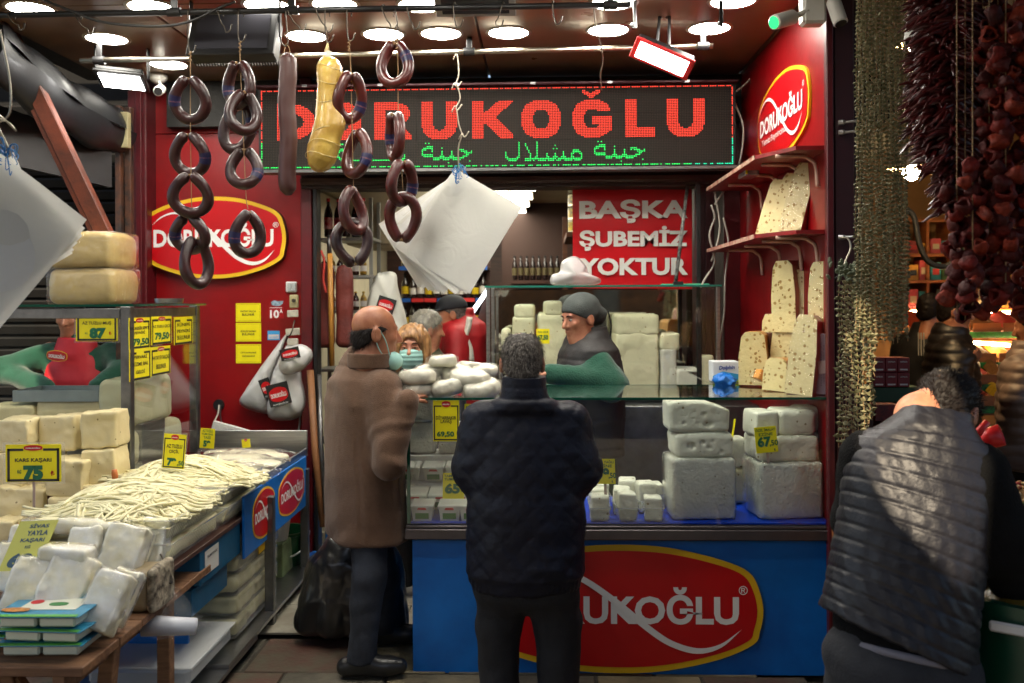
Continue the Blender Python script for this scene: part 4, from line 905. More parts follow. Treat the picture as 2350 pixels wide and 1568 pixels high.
# white lidded packs with green labels at the left of the case
PACK = M('white_pack', lin((214, 214, 204)), .35, var=.06, coat=.2); LGREEN = M('label_green', lin((18, 110, 34)), .4); LWH = M('label_white', lin((210, 206, 200)), .4)
def pack(c, lab, w=.10, d=.11, h=.075, tilt=0):
    t = thing('cheese_pack', lab, 'cheese pack', c, 'white packs with green labels'); c = Vector(c); Rm = rot(tilt, 0, 0)
    m = MB(); lo = [(-1, -1), (1, -1), (1, 1), (-1, 1)]
    vs = [c + Rm @ Vector((x * w * s_, y * d * s_, z)) for s_, z in ((.4, 0), (.48, h * .86), (.52, h * .88), (.52, h * .95), (.47, h)) for x, y in lo]
    fs = [(3, 2, 1, 0), (16, 17, 18, 19)] + [(k * 4 + i, k * 4 + (i + 1) % 4, k * 4 + 4 + (i + 1) % 4, k * 4 + 4 + i) for k in range(4) for i in range(4)]
    m.add(vs, fs); m.build('box', PACK, t)
    f = c + Rm @ Vector((0, -d * .475, h * .5)); U = Rm @ Vector((0, -.12, 1)).normalized(); Rr = Vector((1, 0, 0))
    MB().prism([(-w * .3, -h * .34), (w * .3, -h * .34), (w * .3, h * .38), (-w * .3, h * .38)], f, Rr, U, .0015).build('label', LWH, t)
    MB().prism([(-w * .3, -h * .34), (w * .3, -h * .34), (w * .3, h * .02), (-w * .3, h * .02)], f + Vector((0, -.0018, 0)), Rr, U, .0012).build('label_band', LGREEN, t)
    MB().prism([(-w * .22, h * .22), (w * .22, h * .22), (w * .16, h * .36), (-w * .16, h * .36)], f + Vector((0, -.0018, 0)), Rr, U, .0012).build('label_badge', LOGOR, t)
    return t
for px, Y, z, lab in ((972, 4.1, 0, 'front row left'), (1034, 4.1, 0, 'front row right of the first'), (1082, 4.1, 0, 'front row half behind the navy jacket'), (958, 4.22, .03, 'second row left'), (1012, 4.22, .03, 'second row middle'), (1062, 4.22, .03, 'second row behind the 65 tag'),
                      (944, 4.36, .13, 'upper back row at the glass edge'), (998, 4.36, .13, 'upper back row above the others'), (1050, 4.36, .13, 'upper back row behind the 65 tag')):
    o = onmat(px, Y); pack(o + Vector((0, 0, z)), 'white cheese pack with green label, ' + lab, tilt=4 if z == 0 else 10)
MB().box((P(1010, 1100, 4.3).x, 4.34, zm + .06), (.44, .2, .115), b=.004).build('step_shelf', GL('acrylic_step', (.9, .93, .93), .05, milk=.2), label='low clear step shelf under the upper cheese packs in the counter', cat='shelf')
for px, z, hgt, lab in ((966, .24, .15, 'lower left, behind the yellow tag'), (966, .392, .135, 'upper left, crumbly top'), (1046, .24, .14, 'lower right behind the yellow tag')):
    o = onmat(px, 4.48); block('cheese_block', 'greenish white cheese block on the back shelf, ' + lab, 'cheese', o + Vector((0, 0, z)), (.16, .16, hgt), 3, FETAS, seed=int(z * 90 + px), rnd=.02)
MB().box((P(1010, 1100, 4.48).x, 4.48, zm + .118), (.46, .2, .236), b=.004).build('riser_box', WPLAS, label='white riser box under the back cheese blocks in the counter', cat='box')
# hanging and standing price tags
def tag(c, w, h, lines, label, R=XR, U=ZU, stick=None, name='price_tag', badge=True, mat=YEL, frame=False, group='yellow price tags', sleeve=False):
    """yellow card; lines: (text, y centre -1..1, half width, height, material, bold, shear)"""
    R, U = Vector(R).normalized(), Vector(U).normalized(); Nn = R.cross(U); c = Vector(c)
    t = thing(name, label, 'price tag', c - U * h / 2, group)
    MB().prism([(-w / 2, -h / 2), (w / 2, -h / 2), (w / 2, h / 2), (-w / 2, h / 2)], c, R, U, .002).build('card', mat, t)
    if sleeve: MB().prism([(-w * .56, -h * .56), (w * .56, -h * .56), (w * .56, h * .56), (-w * .56, h * .56)], c - Nn * .003, R, U, .001).build('sleeve', GL('clear_sleeve', (.95, .95, .95), .08, milk=.08), t)
    if badge:
        pl = [(x * w * .17, y * h * .075 * badge + h * .41) for x, y in LOGO]; MB().prism(pl, c + Nn * .002, R, U, .0015).build('badge', LOGOR, t)
        text(t, 'DORUKOĞLU', c + Nn * .0042 + U * h * .41, w * .26, h * .045 * badge, R, U, WHT, bold=.03)
    if frame:
        e = .004 * w / .1
        for x0_, y0_, x1_, y1_ in ((-.45, -.46, .45, -.455), (-.45, .36, -.445, -.46), (.445, .36, .45, -.46), (-.45, .36, -.2, .365), (.2, .36, .45, .365)):
            MB().prism([(x0_ * w - e / 2, min(y0_, y1_) * h - e / 2), (x1_ * w + e / 2, min(y0_, y1_) * h - e / 2), (x1_ * w + e / 2, max(y0_, y1_) * h + e / 2), (x0_ * w - e / 2, max(y0_, y1_) * h + e / 2)], c + Nn * .002, R, U, .0008).build('frame_line', BLK, t)
    for ln in lines:
        s, yy, hw_, hh_, mt = ln[:5]; xo = ln[5] if len(ln) > 5 else 0; bd = ln[6] if len(ln) > 6 else .02
        text(t, s, c + Nn * .0035 + U * (yy * h / 2) + R * (xo * w / 2), hw_ * w, hh_ * h, R, U, mt, bold=bd)
    if stick: MB().prism([(-.006, -h / 2 - stick), (.006, -h / 2 - stick), (.006, -h / 2 + .01), (-.006, -h / 2 + .01)], c - Nn * .004, R, U, .0025).build('stick', M('tag_stick', lin((170, 150, 140)), .4), t)
    return t
s1 = Y1 / FPX
tag(P(1024, 966, Y1 - .006), 60 * s1, 94 * s1, (('DİYARBAKIR', .18, .78, .11, BLK), ('LAVAŞ', -.04, .42, .12, BLK), ('69,50', -.66, .66, .15, GRN_INK, -.05, .04)), 'yellow hanging tag DİYARBAKIR LAVAŞ taped inside the counter glass', frame=True, sleeve=True)
tag(P(1085, 940, Y1 + .04), 38 * s1, 26 * s1, (('BÜYÜKBAŞ', .4, .85, .3, GRN_INK), ('ÖZEL', -.3, .6, .3, GRN_INK)), 'small yellow tag ÖZEL half behind the navy jacket', badge=False)
tag(P(1041, 1115, 4.05), 50 * s1, 60 * s1, (('TAM YAĞLI', .8, .9, .13, GRN_INK), ('YUMUŞAK', .5, .9, .13, GRN_INK), ('65', -.2, .7, .4, GRN_INK, -.1, .06), ('₺', -.35, .1, .14, GRN_INK, .8)), 'yellow tag TAM YAĞLI YUMUŞAK 65 among the white packs', badge=False, U=(.03, 0, 1))
tag(P(1388, 1082, 4.08), 48 * s1, 58 * s1, (('TAM YAĞLI', .78, .85, .13, GRN_INK), ('EZİNE', .48, .7, .15, GRN_INK), ('59', -.15, .62, .44, GRN_INK, -.2, .06), (',50', -.35, .36, .26, GRN_INK, .7, .03), ('₺', -.82, .08, .12, GRN_INK, .7)), 'yellow tag TAM YAĞLI EZİNE 59,50 on a stick in a tub', badge=False, stick=.07, U=(-.03, 0, 1))
tag(P(1758, 1009, 4.085), 50 * s1, 60 * s1, (('ÖZEL İMALAT', .78, .9, .13, GRN_INK), ('EZİNE', .45, .64, .15, GRN_INK), ('67', -.15, .62, .42, GRN_INK, -.2, .06), (',50', -.32, .4, .26, GRN_INK, .66, .03), ('₺', -.82, .08, .12, GRN_INK, .7)), 'yellow tag ÖZEL İMALAT EZİNE 67,50 stuck in the right tall stack', badge=False, stick=.05, R=(1, 0, .1), U=(-.1, 0, 1))
tag(P(1683, 990, 4.42), .012, .12, (), 'yellow tag seen edge on between the two tall stacks', badge=False, R=(.5, -.85, 0), U=(.15, 0, 1))

# ------------------------------------------------------------------ on top of the counter
zt = ZT + .006
DISC = M('fresh_cheese_disc', lin((214, 210, 190)), .45, var=.08, vs=8, coat=.12, bump=.4, bs=14)
def disc(px, py, rpx, hpx, Y, lab, tx=0, tz=0, seed=0):
    s = Y / FPX; c = P(px, py, Y); r = rpx * s; h = hpx * s; Rn = np.array(rot(tx, tz, seed * 40))
    V, F = field(lambda p: rbox(p, c, (r, r * .92, h / 2), h * .42, Rn) if False else smax(np.sqrt(loc(p, c, Rn)[0] ** 2 + (loc(p, c, Rn)[1] / .92) ** 2) - r, np.abs(loc(p, c, Rn)[2]) - h / 2, h * .5) + .006 * vn(p, 18, seed) + .002 * vn(p, 60, seed),
                 [c[i] - r - .03 for i in range(3)], [c[i] + r + .03 for i in range(3)], .0065)
    o = mesh_obj('cheese_disc', V, F, DISC, smooth=True, label=lab, cat='cheese', group='wrapped cheese discs on the counter')
    w = MB(); w.lathe([(r * .5, -h * .56), (r * 1.06, -h * .3), (r * 1.06, h * .3), (r * .7, h * .58)], c, 20, Matrix(Rn)); w.build('cling_film', FILM, o, True)
    return o
yb_ = 4.1
for a in ((958, 894, 44, 30, 4.10, 'bottom left of the pile', 0, 2), (958, 866, 46, 34, 4.10, 'second from the bottom at the left, large and shiny', 3, -3), (1026, 890, 42, 36, 4.10, 'bottom middle of the pile', 12, 6), (1105, 892, 44, 36, 4.10, 'bottom right beside the ear', 10, -6),
          (1080, 868, 46, 30, 4.14, 'flat and wide, right of the middle', 6, 6), (984, 852, 40, 30, 4.24, 'behind the left stack', 8, 10), (1048, 858, 38, 36, 4.24, 'middle of the pile', 6, -8), (1015, 829, 36, 26, 4.22, 'topmost, standing highest on the pile', -2, 2),
          (1085, 842, 34, 18, 4.36, 'thin one far behind at the right', 4, -8), (1112, 852, 36, 26, 4.30, 'behind the bottom right disc', 5, 5), (1030, 872, 34, 24, 4.34, 'deep behind the pile', 0, 0), (1000, 884, 40, 30, 4.36, 'lowest at the rear', 0, 0), (1100, 884, 40, 30, 4.4, 'rear right, lowest', 0, 0)):
    disc(*a[:5], 'film wrapped white cheese disc, ' + a[5], a[6], a[7], seed=a[0] % 17)
# cheese wedges at the right end
def wedge(name, base, top, wpx, Y, d, lab, lean=(0, 0), mat=EMM, rind=RIND, tp=.75, tw=0, film=False, Yt=None):
    """tall cheese slice: holed face towards the viewer's left, rind on the right; base/top picture points of the face centre line"""
    b, t_ = P(*base, Y), P(*top, Yt or Y); s = Y / FPX; w = wpx * s; d *= 1.4; U = (t_ - b); hgt = U.length; U.normalize(); Rv = Vector((math.cos(R_(tw)), math.sin(R_(tw)), 0)); Nn = Rv.cross(U).normalized(); Rv = U.cross(Nn).normalized() * 1
    th = thing('cheese_slice', lab, 'cheese', b, 'slices of holed yellow cheese')
    prof = [(-.5, 0), (.5, 0), (.5 * (tp + .25) , .55), (.46 * tp + .06, .93), (.3 * tp, 1.0), (-.34 * tp, .995), (-.5 * tp - .02, .9), (-.5, .5)]
    pl = [(x * w, y * hgt) for x, y in prof]
    m = MB(); m.prism(pl, b, Rv, U, d * .03); m.build('cut_face', mat, th)
    MB().prism([(x * 1.0, y) for x, y in pl], b - Nn * d * .999, Rv, U, d * .995).build('body', rind, th)
    if film: MB().prism([(x * 1.03, y * 1.004 - .002) for x, y in pl], b - Nn * d * 1.02, Rv, U, d * 1.06).build('cling_film', FILM, th)
    return th
WE = [((1728, 884), (1727, 762), 64, 4.50, .10, 'short rounded cheese slice with large holes, leftmost on the counter', -22, False), ((1772, 880), (1770, 720), 54, 4.62, .14, 'tall narrow cheese slice behind the short leftmost one', -44, False), ((1800, 878), (1800, 742), 66, 4.48, .12, 'middle cheese slice behind the small front wedge', -38, False),
      ((1778, 897), (1782, 822), 62, 4.26, .12, 'small square cheese wedge in front on the glass', -44, False), ((1833, 906), (1852, 722), 66, 4.12, .13, 'tallest cheese slice at the front edge with pink rind', -42, True)]
for a in WE: wedge('w', a[0], a[1], a[2], a[3], a[4], a[5], tw=a[6], film=a[7], rind=RINDP if a[7] else RIND)
bx = thing('white_carton', 'plain white carton with small black print at the counter end', 'box', (P(1893, 918, 4.1).x, 4.2, zt))
cw = P(1919, 900, 4.1).x - P(1868, 900, 4.1).x; chh = P(1890, 766, 4.1).z - zt
MB().box((P(1893, 900, 4.1).x, 4.2, zt + chh / 2), (cw, .2, chh), b=.003).build('carton', M('carton_lilac', lin((168, 160, 172)), .5, var=.05), bx)
for k in range(4): text(bx, '||||||| ||||| |||||||| ||||', (P(1886 + k * 6, 850, 4.09).x, 4.0985, zt + chh * .5), chh * (.7 - .08 * (k % 3)), .006, (0, 0, 1), (-1, 0, 0), M('grey_print', (.12, .12, .12), .5), bold=0)
MB().prism([(-.03, -.028), (.03, -.028), (.03, .028), (-.03, .028)], (P(1893, 842, 4.1).x, 4.0975, P(1893, 842, 4.1).z), (1, 0, .12), (-.12, 0, 1), .0015).build('sticker', LWH, bx)
for a, ff in ((((1800, 762), (1796, 598), 60, 4.46, .12, 'cheese slice with brown rind standing high at the left of the upper group', -44), False), (((1840, 762), (1838, 618), 48, 4.44, .12, 'slim cheese slice in the middle of the upper group', -36), True), (((1884, 762), (1882, 600), 60, 4.14, .11, 'film wrapped cheese slice standing on the white carton', -46), True), (((1866, 700), (1862, 596), 40, 4.56, .12, 'dark rinded cheese slice behind the film wrapped one', -44), False)):
    wedge('w', *a[:6], tw=a[6], film=ff, rind=RINDP)
rs = thing('riser_crate', 'brown crate hidden behind the counter cheese slices that lifts the upper group', 'crate', (P(1822, 800, 4.55).x, 4.55, zt)); MB().box((P(1826, 800, 4.55).x, 4.60, (zt + P(1800, 764, 4.5).z) / 2), (.26, .12, P(1800, 764, 4.5).z - zt - .004), b=.004).build('crate', WOODB, rs)
# glove box, tea glass, blue gloves
gb = thing('glove_box', 'white and blue box of disposable gloves on the glass', 'box', (P(1665, 884, 4.75).x, 4.75, zt))
g0, g1 = P(1636, 886, 4.72), P(1696, 830, 4.72)
MB().box(((g0.x + g1.x) / 2, 4.78, (zt + g1.z) / 2), (g1.x - g0.x, .12, g1.z - zt), b=.003).build('carton', M('glove_carton', lin((214, 220, 222)), .4), gb)
MB().prism([(0, 0), (g1.x - g0.x, 0), (g1.x - g0.x, .03), (.05, .045), (0, .022)], (g0.x, 4.719, zt + .012), XR, ZU, .0015).build('blue_wave', M('wave_blue', lin((40, 150, 200)), .4), gb)
MB().prism([(0, 0), (g1.x - g0.x, 0), (g1.x - g0.x, .012), (0, .016)], (g0.x, 4.7185, zt + .002), XR, ZU, .0015).build('green_wave', M('wave_green', lin((150, 190, 40)), .4), gb)
text(gb, 'Dolphin', P(1668, 845, 4.717), 36 * 4.72 / FPX, 11 * 4.72 / FPX, (1, 0, .05), (-.05, 0, 1), M('navy_print', lin((20, 60, 140)), .4), bold=.03, shear=.25)
c = P(1664, 874, 4.62)
solid('rubber_gloves', lambda p: ell(p, c, (.055, .05, .036)) + .012 * vn(p, 38, 2) + .006 * vn(p, 80, 5), [c[i] - .09 for i in range(3)], [c[i] + .09 for i in range(3)], .005, M('glove_blue', lin((20, 110, 200)), .4, var=.2), label='crumpled bright blue rubber gloves before their box', cat='gloves')
c = P(1712, 885, 4.66); c.z = zt
MB().lathe([(.026, .001), (.028, .006), (.03, .02), (.018, .045), (.02, .06), (.03, .08), (.0285, .08), (.018, .06), (.016, .045), (.027, .02)], c, 18).build('tea_glass', GL('tea_glass', (.96, .98, .97), .02), smooth=True, label='small empty tulip tea glass beside the glove box', cat='glass')
wb = thing('cheese_scrap', 'small orange cheese scrap in film at the foot of the slices', 'cheese', P(1744, 882, 4.4)); MB().box(P(1746, 862, 4.4), (.05, .05, .05), rot(0, 25, 20), b=.005).build('cheese', M('orange_cheese', lin((220, 150, 50)), .45), wb); MB().sphere(P(1742, 866, 4.4), (.045, .045, .04), 12, 8).build('cling_film', FILM, wb)
# ================================================================== LEFT GLASS CASE
XC, YN, YF, ZC0, ZC1 = -2.07, 4.53, 5.42, .74, 1.66
lc = thing('display_case', 'steel framed glass case of kashar cheese under yellow cards at the left', 'display case', (-2.6, 4.9, 0))
for (x, y) in ((XC - .02, YN), (XC - .02, YF), (-3.35, YN)): MB().box((x, y, (ZC1 + .4) / 2), (.05, .05, ZC1 - .4), b=.004).build('post', STEELD, lc)
for (x0, y0, x1, y1, z) in ((XC - .02, YN, XC - .02, YF, ZC1 - .035), (-3.35, YN, XC - .02, YN, ZC1 - .035), (XC - .02, YN, XC - .02, YF, ZC0), (-3.35, YN, XC - .02, YN, ZC0)):
    MB().box(((x0 + x1) / 2, (y0 + y1) / 2, z), (max(.036, abs(x1 - x0) - .06), max(.036, abs(y1 - y0) - .06), .05), b=.003).build('frame_bar', STEELD, lc)
MB().box(((XC - 3.35) / 2, (YN + YF) / 2, ZC1 + .006), (3.35 + XC + .06, YF - YN + .08, .01)).build('top_glass', TOPG, lc)
MB().box((XC + .035, (YN + YF) / 2, ZC1 + .006), (.002, YF - YN + .08, .012)).build('glass_edge', GEDGE, lc)
MB().box(((XC - 3.35) / 2, YN - .0415, ZC1 + .006), (3.35 + XC + .06, .002, .012)).build('glass_edge', GEDGE, lc)
pane(XC - .006, YN + .03, ZC0 + .03, XC, YF - .03, ZC1 - .06, par=lc); pane(-3.32, YN - .005, ZC0 + .03, XC - .05, YN + .001, ZC1 - .06, par=lc)
MB().box(((XC - 3.35) / 2, (YN + YF) / 2, .4), (3.35 + XC, YF - YN - .06, .62), b=.004).build('base', STEELD, lc)
MB().box(((XC - 3.35) / 2 - .02, (YN + YF) / 2, ZC0 + .01), (3.25 + XC, YF - YN - .1, .012)).build('deck', STEEL, lc)
def kblock(px0, px1, py0, py1, Y, dep, lab, seed, mat=KASAR, rnd=.02, bul=.03, rz=0, **k):
    s = Y / FPX; c = P((px0 + px1) / 2, py1, Y); c.y += dep / 2
    return block('cheese_block', lab, 'cheese', c, ((px1 - px0) * s, dep, (py1 - py0) * s), rz, mat, seed=seed, rnd=rnd, bul=bul, group='kashar cheese blocks', h=.009, **k)
kblock(-40, 78, 928, 1040, 4.7, .2, 'large kashar block in the case, cut by the picture edge', 31); kblock(82, 238, 916, 1060, 4.72, .22, 'widest kashar block in the case, under the grey tray', 32, bul=.05); kblock(236, 268, 912, 1040, 4.74, .2, 'kashar block in the case partly behind the steel post', 33)
for (Ya, Yb, z0_, z1_, lab, sd) in ((4.68, 5.16, 1.02, 1.28, 'broad kashar block behind the side glass, upper', 34), (4.66, 5.05, .82, 1.015, 'kashar block behind the side glass, lower', 35), (5.02, 5.3, .80, 1.01, 'kashar block behind the side glass, lower and farther back', 36), (4.62, 4.78, .76, .82, 'low kashar piece at the foot of the side glass', 37)):
    block('cheese_block', lab, 'cheese', (XC - .15, (Ya + Yb) / 2, z0_), (.2, Yb - Ya, z1_ - z0_), 0, M('kashar_pale', lin((206, 200, 164)), .5, var=.12, vs=4), seed=sd, rnd=.04, bul=.04, group='kashar cheese blocks', h=.01)
MB().box((-2.55, 4.86, .9), (.9, .3, .28), b=.004).build('riser_box', STEEL, label='steel riser inside the left glass case under the kashar blocks', cat='box')
t = thing('steel_tray', 'shallow grey metal tray lying on the kashar blocks in the case', 'tray', P(160, 915, 4.8)); c = P(160, 903, 4.85)
for dx, dy, sx, sy in ((0, -.14, .46, .006), (0, .14, .46, .006), (-.23, 0, .006, .28), (.23, 0, .006, .28)): MB().box(c + Vector((dx, dy, 0)), (sx, sy, .06), rot(0, 0, 0), b=.001).build('tray_wall', M('tray_metal', lin((150, 160, 162)), .45, metal=.4, var=.2), t)
MB().box(c + Vector((0, 0, -.028)), (.45, .27, .004)).build('tray_floor', M('tray_metal'), t)
# wrapped half wheels on top of the case
for i, (y0, y1, lab) in enumerate(((618, 692, 'lower'), (532, 618, 'upper'))):
    s = 4.7 / FPX; z0_ = ZC1 + .012 + i * .19; c = P(205 - i * 4, 690, 4.72)
    block('aged_cheese_half', 'film wrapped half wheel of cheese on the left case, %s of two' % lab, 'cheese', (c.x, 4.78, z0_), (.34, .3, .186), 0, M('aged_kashar', lin((196, 170, 104)), .35, var=.2, vs=5, coat=.5, bump=.2, bs=12), seed=40 + i, rnd=.035, bul=.04, wrap=True)
t = thing('ashtray', 'small round metal ashtray on the corner of the glass case', 'ashtray', P(388, 692, 5.1)); c = P(388, 697, 5.1); c.z = ZC1 + .012
MB().lathe([(.06, 0), (.075, .004), (.08, .03), (.072, .03), (.066, .008), (.0, .008)], c, 20, cap=False).build('bowl', STEEL, t, 'auto')
# cards on the case
XP = XC + .002
def sidecard(px0, px1, py0, py1, lines, lab, **k):
    a, b = PX(px0, (py0 + py1) / 2, XP), PX(px1, (py0 + py1) / 2, XP); t0, t1 = PX((px0 + px1) / 2, py0, XP), PX((px0 + px1) / 2, py1, XP)
    return tag((a + b) / 2, (b.y - a.y), t0.z - t1.z, lines, lab, R=(0, 1, 0), U=ZU, name='shop_card', frame=True, group='yellow cards on the glass case', **k)
sidecard(295, 343, 729, 800, (('BALIKESİR SEPET', .35, .88, .13, BLK), ('PEYNİRİ', .05, .5, .11, BLK), ('79,50', -.6, .75, .26, GRN_INK, .1, .05)), 'yellow card BALIKESİR SEPET PEYNİRİ 79,50 on the side glass')
sidecard(347, 393, 726, 790, (('AZ TUZLU ÇEÇİL', .3, .88, .14, BLK), ('79,50', -.45, .7, .3, GRN_INK, 0, .05), ('₺', -.4, .07, .12, RED_INK, .8)), 'yellow card AZ TUZLU ÇEÇİL 79,50 high on the side glass')
sidecard(399, 441, 727, 790, (('KÜNEFE', .45, .7, .15, BLK), ('PEYNİRİ', .0, .7, .15, BLK), ('BULUNUR', -.5, .7, .15, BLK)), 'yellow card KÜNEFE PEYNİRİ BULUNUR at the far end of the side glass', badge=False)
sidecard(296, 345, 800, 872, (('PERVARİ', .5, .6, .14, BLK), ('SÜZME BAL', .05, .74, .14, BLK), ('GELDİ', -.45, .4, .14, BLK)), 'yellow card PERVARİ SÜZME BAL GELDİ low on the side glass', badge=False)
sidecard(346, 390, 795, 860, (('HATAY EV SALÇASI', .2, .86, .17, BLK), ('BULUNUR', -.4, .5, .17, BLK)), 'yellow card HATAY EV SALÇASI BULUNUR low on the side glass')
a, b = P(175, 783, YN - .012), P(270, 712, YN - .012)
tag((a + b) / 2, b.x - a.x, b.z - a.z, (('AZ TUZLU MUŞ', .15, .7, .13, BLK), ('87', -.5, .4, .36, GRN_INK, .05, .08), ('KG', -.5, .06, .06, GRN_INK, -.5), ('₺', -.5, .06, .12, RED_INK, .65)), 'yellow card AZ TUZLU MUŞ 87 on the front of the glass case', frame=True, sleeve=True, name='shop_card', group='yellow cards on the glass case')

# ================================================================== KASHAR WEDGES IN FRONT OF THE CASE
for i, (x0, x1, y0, y1, Y, rz, lab) in enumerate(((-14, 80, 962, 1040, 4.3, -8, 'top row, darker, at the picture edge'), (92, 181, 955, 1036, 4.34, -4, 'top row middle with rounded right side'), (184, 266, 946, 1030, 4.28, 3, 'top row beside the steel post'), (-30, 50, 1040, 1125, 4.3, 0, 'second row behind the 75 tag'),
        (55, 120, 1036, 1120, 4.36, 6, 'second row half hidden by the 75 tag'), (186, 264, 1031, 1112, 4.26, 2, 'second row right'), (104, 191, 1056, 1142, 4.2, -3, 'forward of the others right of the 75 tag'), (-20, 98, 1120, 1206, 4.24, 0, 'third row under the 75 tag'), (104, 186, 1143, 1222, 4.18, 4, 'third row middle, lowest'), (188, 252, 1112, 1216, 4.2, -2, 'third row right with pale rind'), (-30, 30, 1196, 1260, 4.1, 0, 'bottom row at the picture edge'), (26, 110, 1205, 1260, 4.16, 3, 'bottom row behind the 69,50 sign'))):
    kblock(x0, x1, y0, y1, Y, .17, 'cut kashar wedge, ' + lab, 60 + i, rnd=.005, bul=.03, rz=rz * 1.6, mat=KASAR, ry=random.uniform(-4, 4), n=.007)
MB().box((-2.3, 4.42, .62), (1.0, .30, .30), b=.004).build('riser_box', WOODB, label='wooden riser carrying the cut kashar wedges', cat='box')
t = thing('cheese_knife', 'cheese knife with orange handle leaning at the steel post', 'knife', P(263, 1170, 4.25))
MB().tube(spline([P(262, 1078, 4.25), P(264, 1100, 4.25), P(261, 1120, 4.25), P(263, 1143, 4.25)], 4), [.012, .014, .015, .014, .013, .012, .012, .013, .013, .013, .014, .014, .013], 8).build('handle', M('orange_handle', lin((190, 110, 60)), .45), t, True)
MB().prism([(-.012, -.09), (.012, -.09), (.012, 0), (-.012, 0)], P(263, 1143, 4.25), XR, ZU, .002).build('blade', STEEL, t)
s = 4.05 / FPX
tag(P(77, 1063, 4.0), 130 * s, 86 * s, (('KARS KAŞARI', .15, .66, .13, BLK), ('75', -.52, .36, .4, GRN_INK, 0, .08), ('KG', -.45, .07, .1, GRN_INK, -.5), ('₺', -.55, .07, .14, RED_INK, .7)), 'yellow tag KARS KAŞARI 75 on a stick before the cut kashar', frame=True, sleeve=True, stick=.16, R=(1, 0, .01))
s = 4.15 / FPX
tag(P(400, 1036, 4.15), 52 * s, 80 * s, (('AZ TUZLU', .3, .7, .11, BLK), ('ÇEÇİL', .0, .45, .13, BLK), ('79', -.62, .42, .24, GRN_INK, -.15, .07), (',50', -.68, .32, .16, GRN_INK, .66, .03)), 'yellow tag AZ TUZLU ÇEÇİL 79,50 stuck in the string cheese', frame=True, sleeve=True, stick=.07, R=(1, 0, -.08), U=(.08, 0, 1))
s = 4.9 / FPX
tag(P(476, 1006, 4.9), 34 * s, 46 * s, (('AZ TUZLU', .75, .7, .13, GRN_INK), ('YUMUŞAK', .4, .8, .13, GRN_INK), ('TAZE', .08, .5, .13, GRN_INK), ('59', -.55, .5, .34, GRN_INK, 0, .07)), 'small yellow tag 59 in front of the steel rim', badge=False, R=(1, 0, -.08), U=(.08, 0, 1))
tag(P(565, 1018, 5.0), 20 * s, 20 * s, (), 'tiny yellow tag with red badge among the film packs', R=(1, 0, .1), U=(-.1, 0, 1), badge=2.2)

# ================================================================== TABLES ON THE LEFT
XE = -1.41
PLANK = M('table_plank', lin((134, 96, 66)), .6, var=.45, vs=5, col2=lin((96, 64, 42)), st=(1, 8, 8), bump=.2)
tb = thing('wooden_table', 'low wooden plank table at the lower left', 'table', (-1.8, 3.1, 0)); ZW = .565
edge_pts = [2.74, 2.99, 3.16, 3.36, 3.60, 3.84]
for i in range(len(edge_pts) - 1):
    a, b = edge_pts[i] + .002, edge_pts[i + 1] - .002; MB().box((XE - .55 + random.uniform(-.004, .004), (a + b) / 2, ZW - .016 + random.uniform(-.0015, .0015)), (1.1, b - a, .03), b=.003).build('plank', PLANK, tb)
for (x, y, rx) in ((XE - .06, 3.5, 0), (XE - .09, 3.06, 6), (XE - .25, 2.9, -20), (XE - .9, 3.5, 0)): MB().box((x, y, (ZW - .03) / 2), (.05, .05, ZW - .034), rot(0, rx, 0), b=.003).build('leg', PLANK, tb)
MB().box((XE - .08, 3.15, ZW - .06), (.04, .8, .06), b=.003).build('apron', PLANK, tb)
MB().tube([(XE - .3, 2.9, ZW - .1), (XE - .03, 2.95, .02)], .022, 4).build('brace', PLANK, tb)
# string cheese trays on a low stand
st = thing('tray_stand', 'dark steel stand under the string cheese trays with blue badge fascia', 'stand', (-1.7, 4.4, 0))
ZS = .672
MB().box((XE - .33, 4.0, ZS - .012), (.66, 1.3, .02), b=.002).build('deck', M('brown_board', lin((70, 42, 34)), .5), st)
MB().box((XE - .33, 4.95, .70), (.64, .96, .02), b=.002).build('rear_deck', STEELD, st)
for (x, y) in ((XE + .02, 4.6), (XE + .0, 5.36), (XE - .6, 4.6), (XE - .6, 5.36)): MB().box((x, y, .36), (.045, .045, .66), b=.003).build('leg', STEELD, st); MB().lathe([(.022, 0), (.022, .04), (.012, .05)], (x, y, 0.03), 10).build('foot', BLACKM, st)
MB().box((XE - .3, 4.65, .10), (.7, 1.5, .02), b=.002).build('lower_shelf', STEEL, st)
fz0, fz1 = PX(703, 1160, XE + .01).z, PX(703, 1046, XE + .01).z; fy0, fy1 = PX(560, 1160, XE + .01).y, PX(703, 1100, XE + .01).y
MB().box((XE + .005, (fy0 + fy1) / 2, (fz0 + fz1) / 2), (.012, fy1 - fy0, fz1 - fz0), b=.002).build('fascia', BLUE, st)
LP2 = dict(R=(0, 1, 0), U=(0, 0, 1))
for x0_, x1_, y0_, y1_ in ((637, 699, 1062, 1158), (578, 632, 1100, 1210)):
    a, b = PX(x0_, (y0_ + y1_) / 2, XE + .012), PX(x1_, (y0_ + y1_) / 2, XE + .012); logo(st, (XE + .0115, (a.y + b.y) / 2, (fz0 + fz1) / 2 + .005), (b.y - a.y) / 2 * .96, (fz1 - fz0) * .42, t=.002, **LP2)
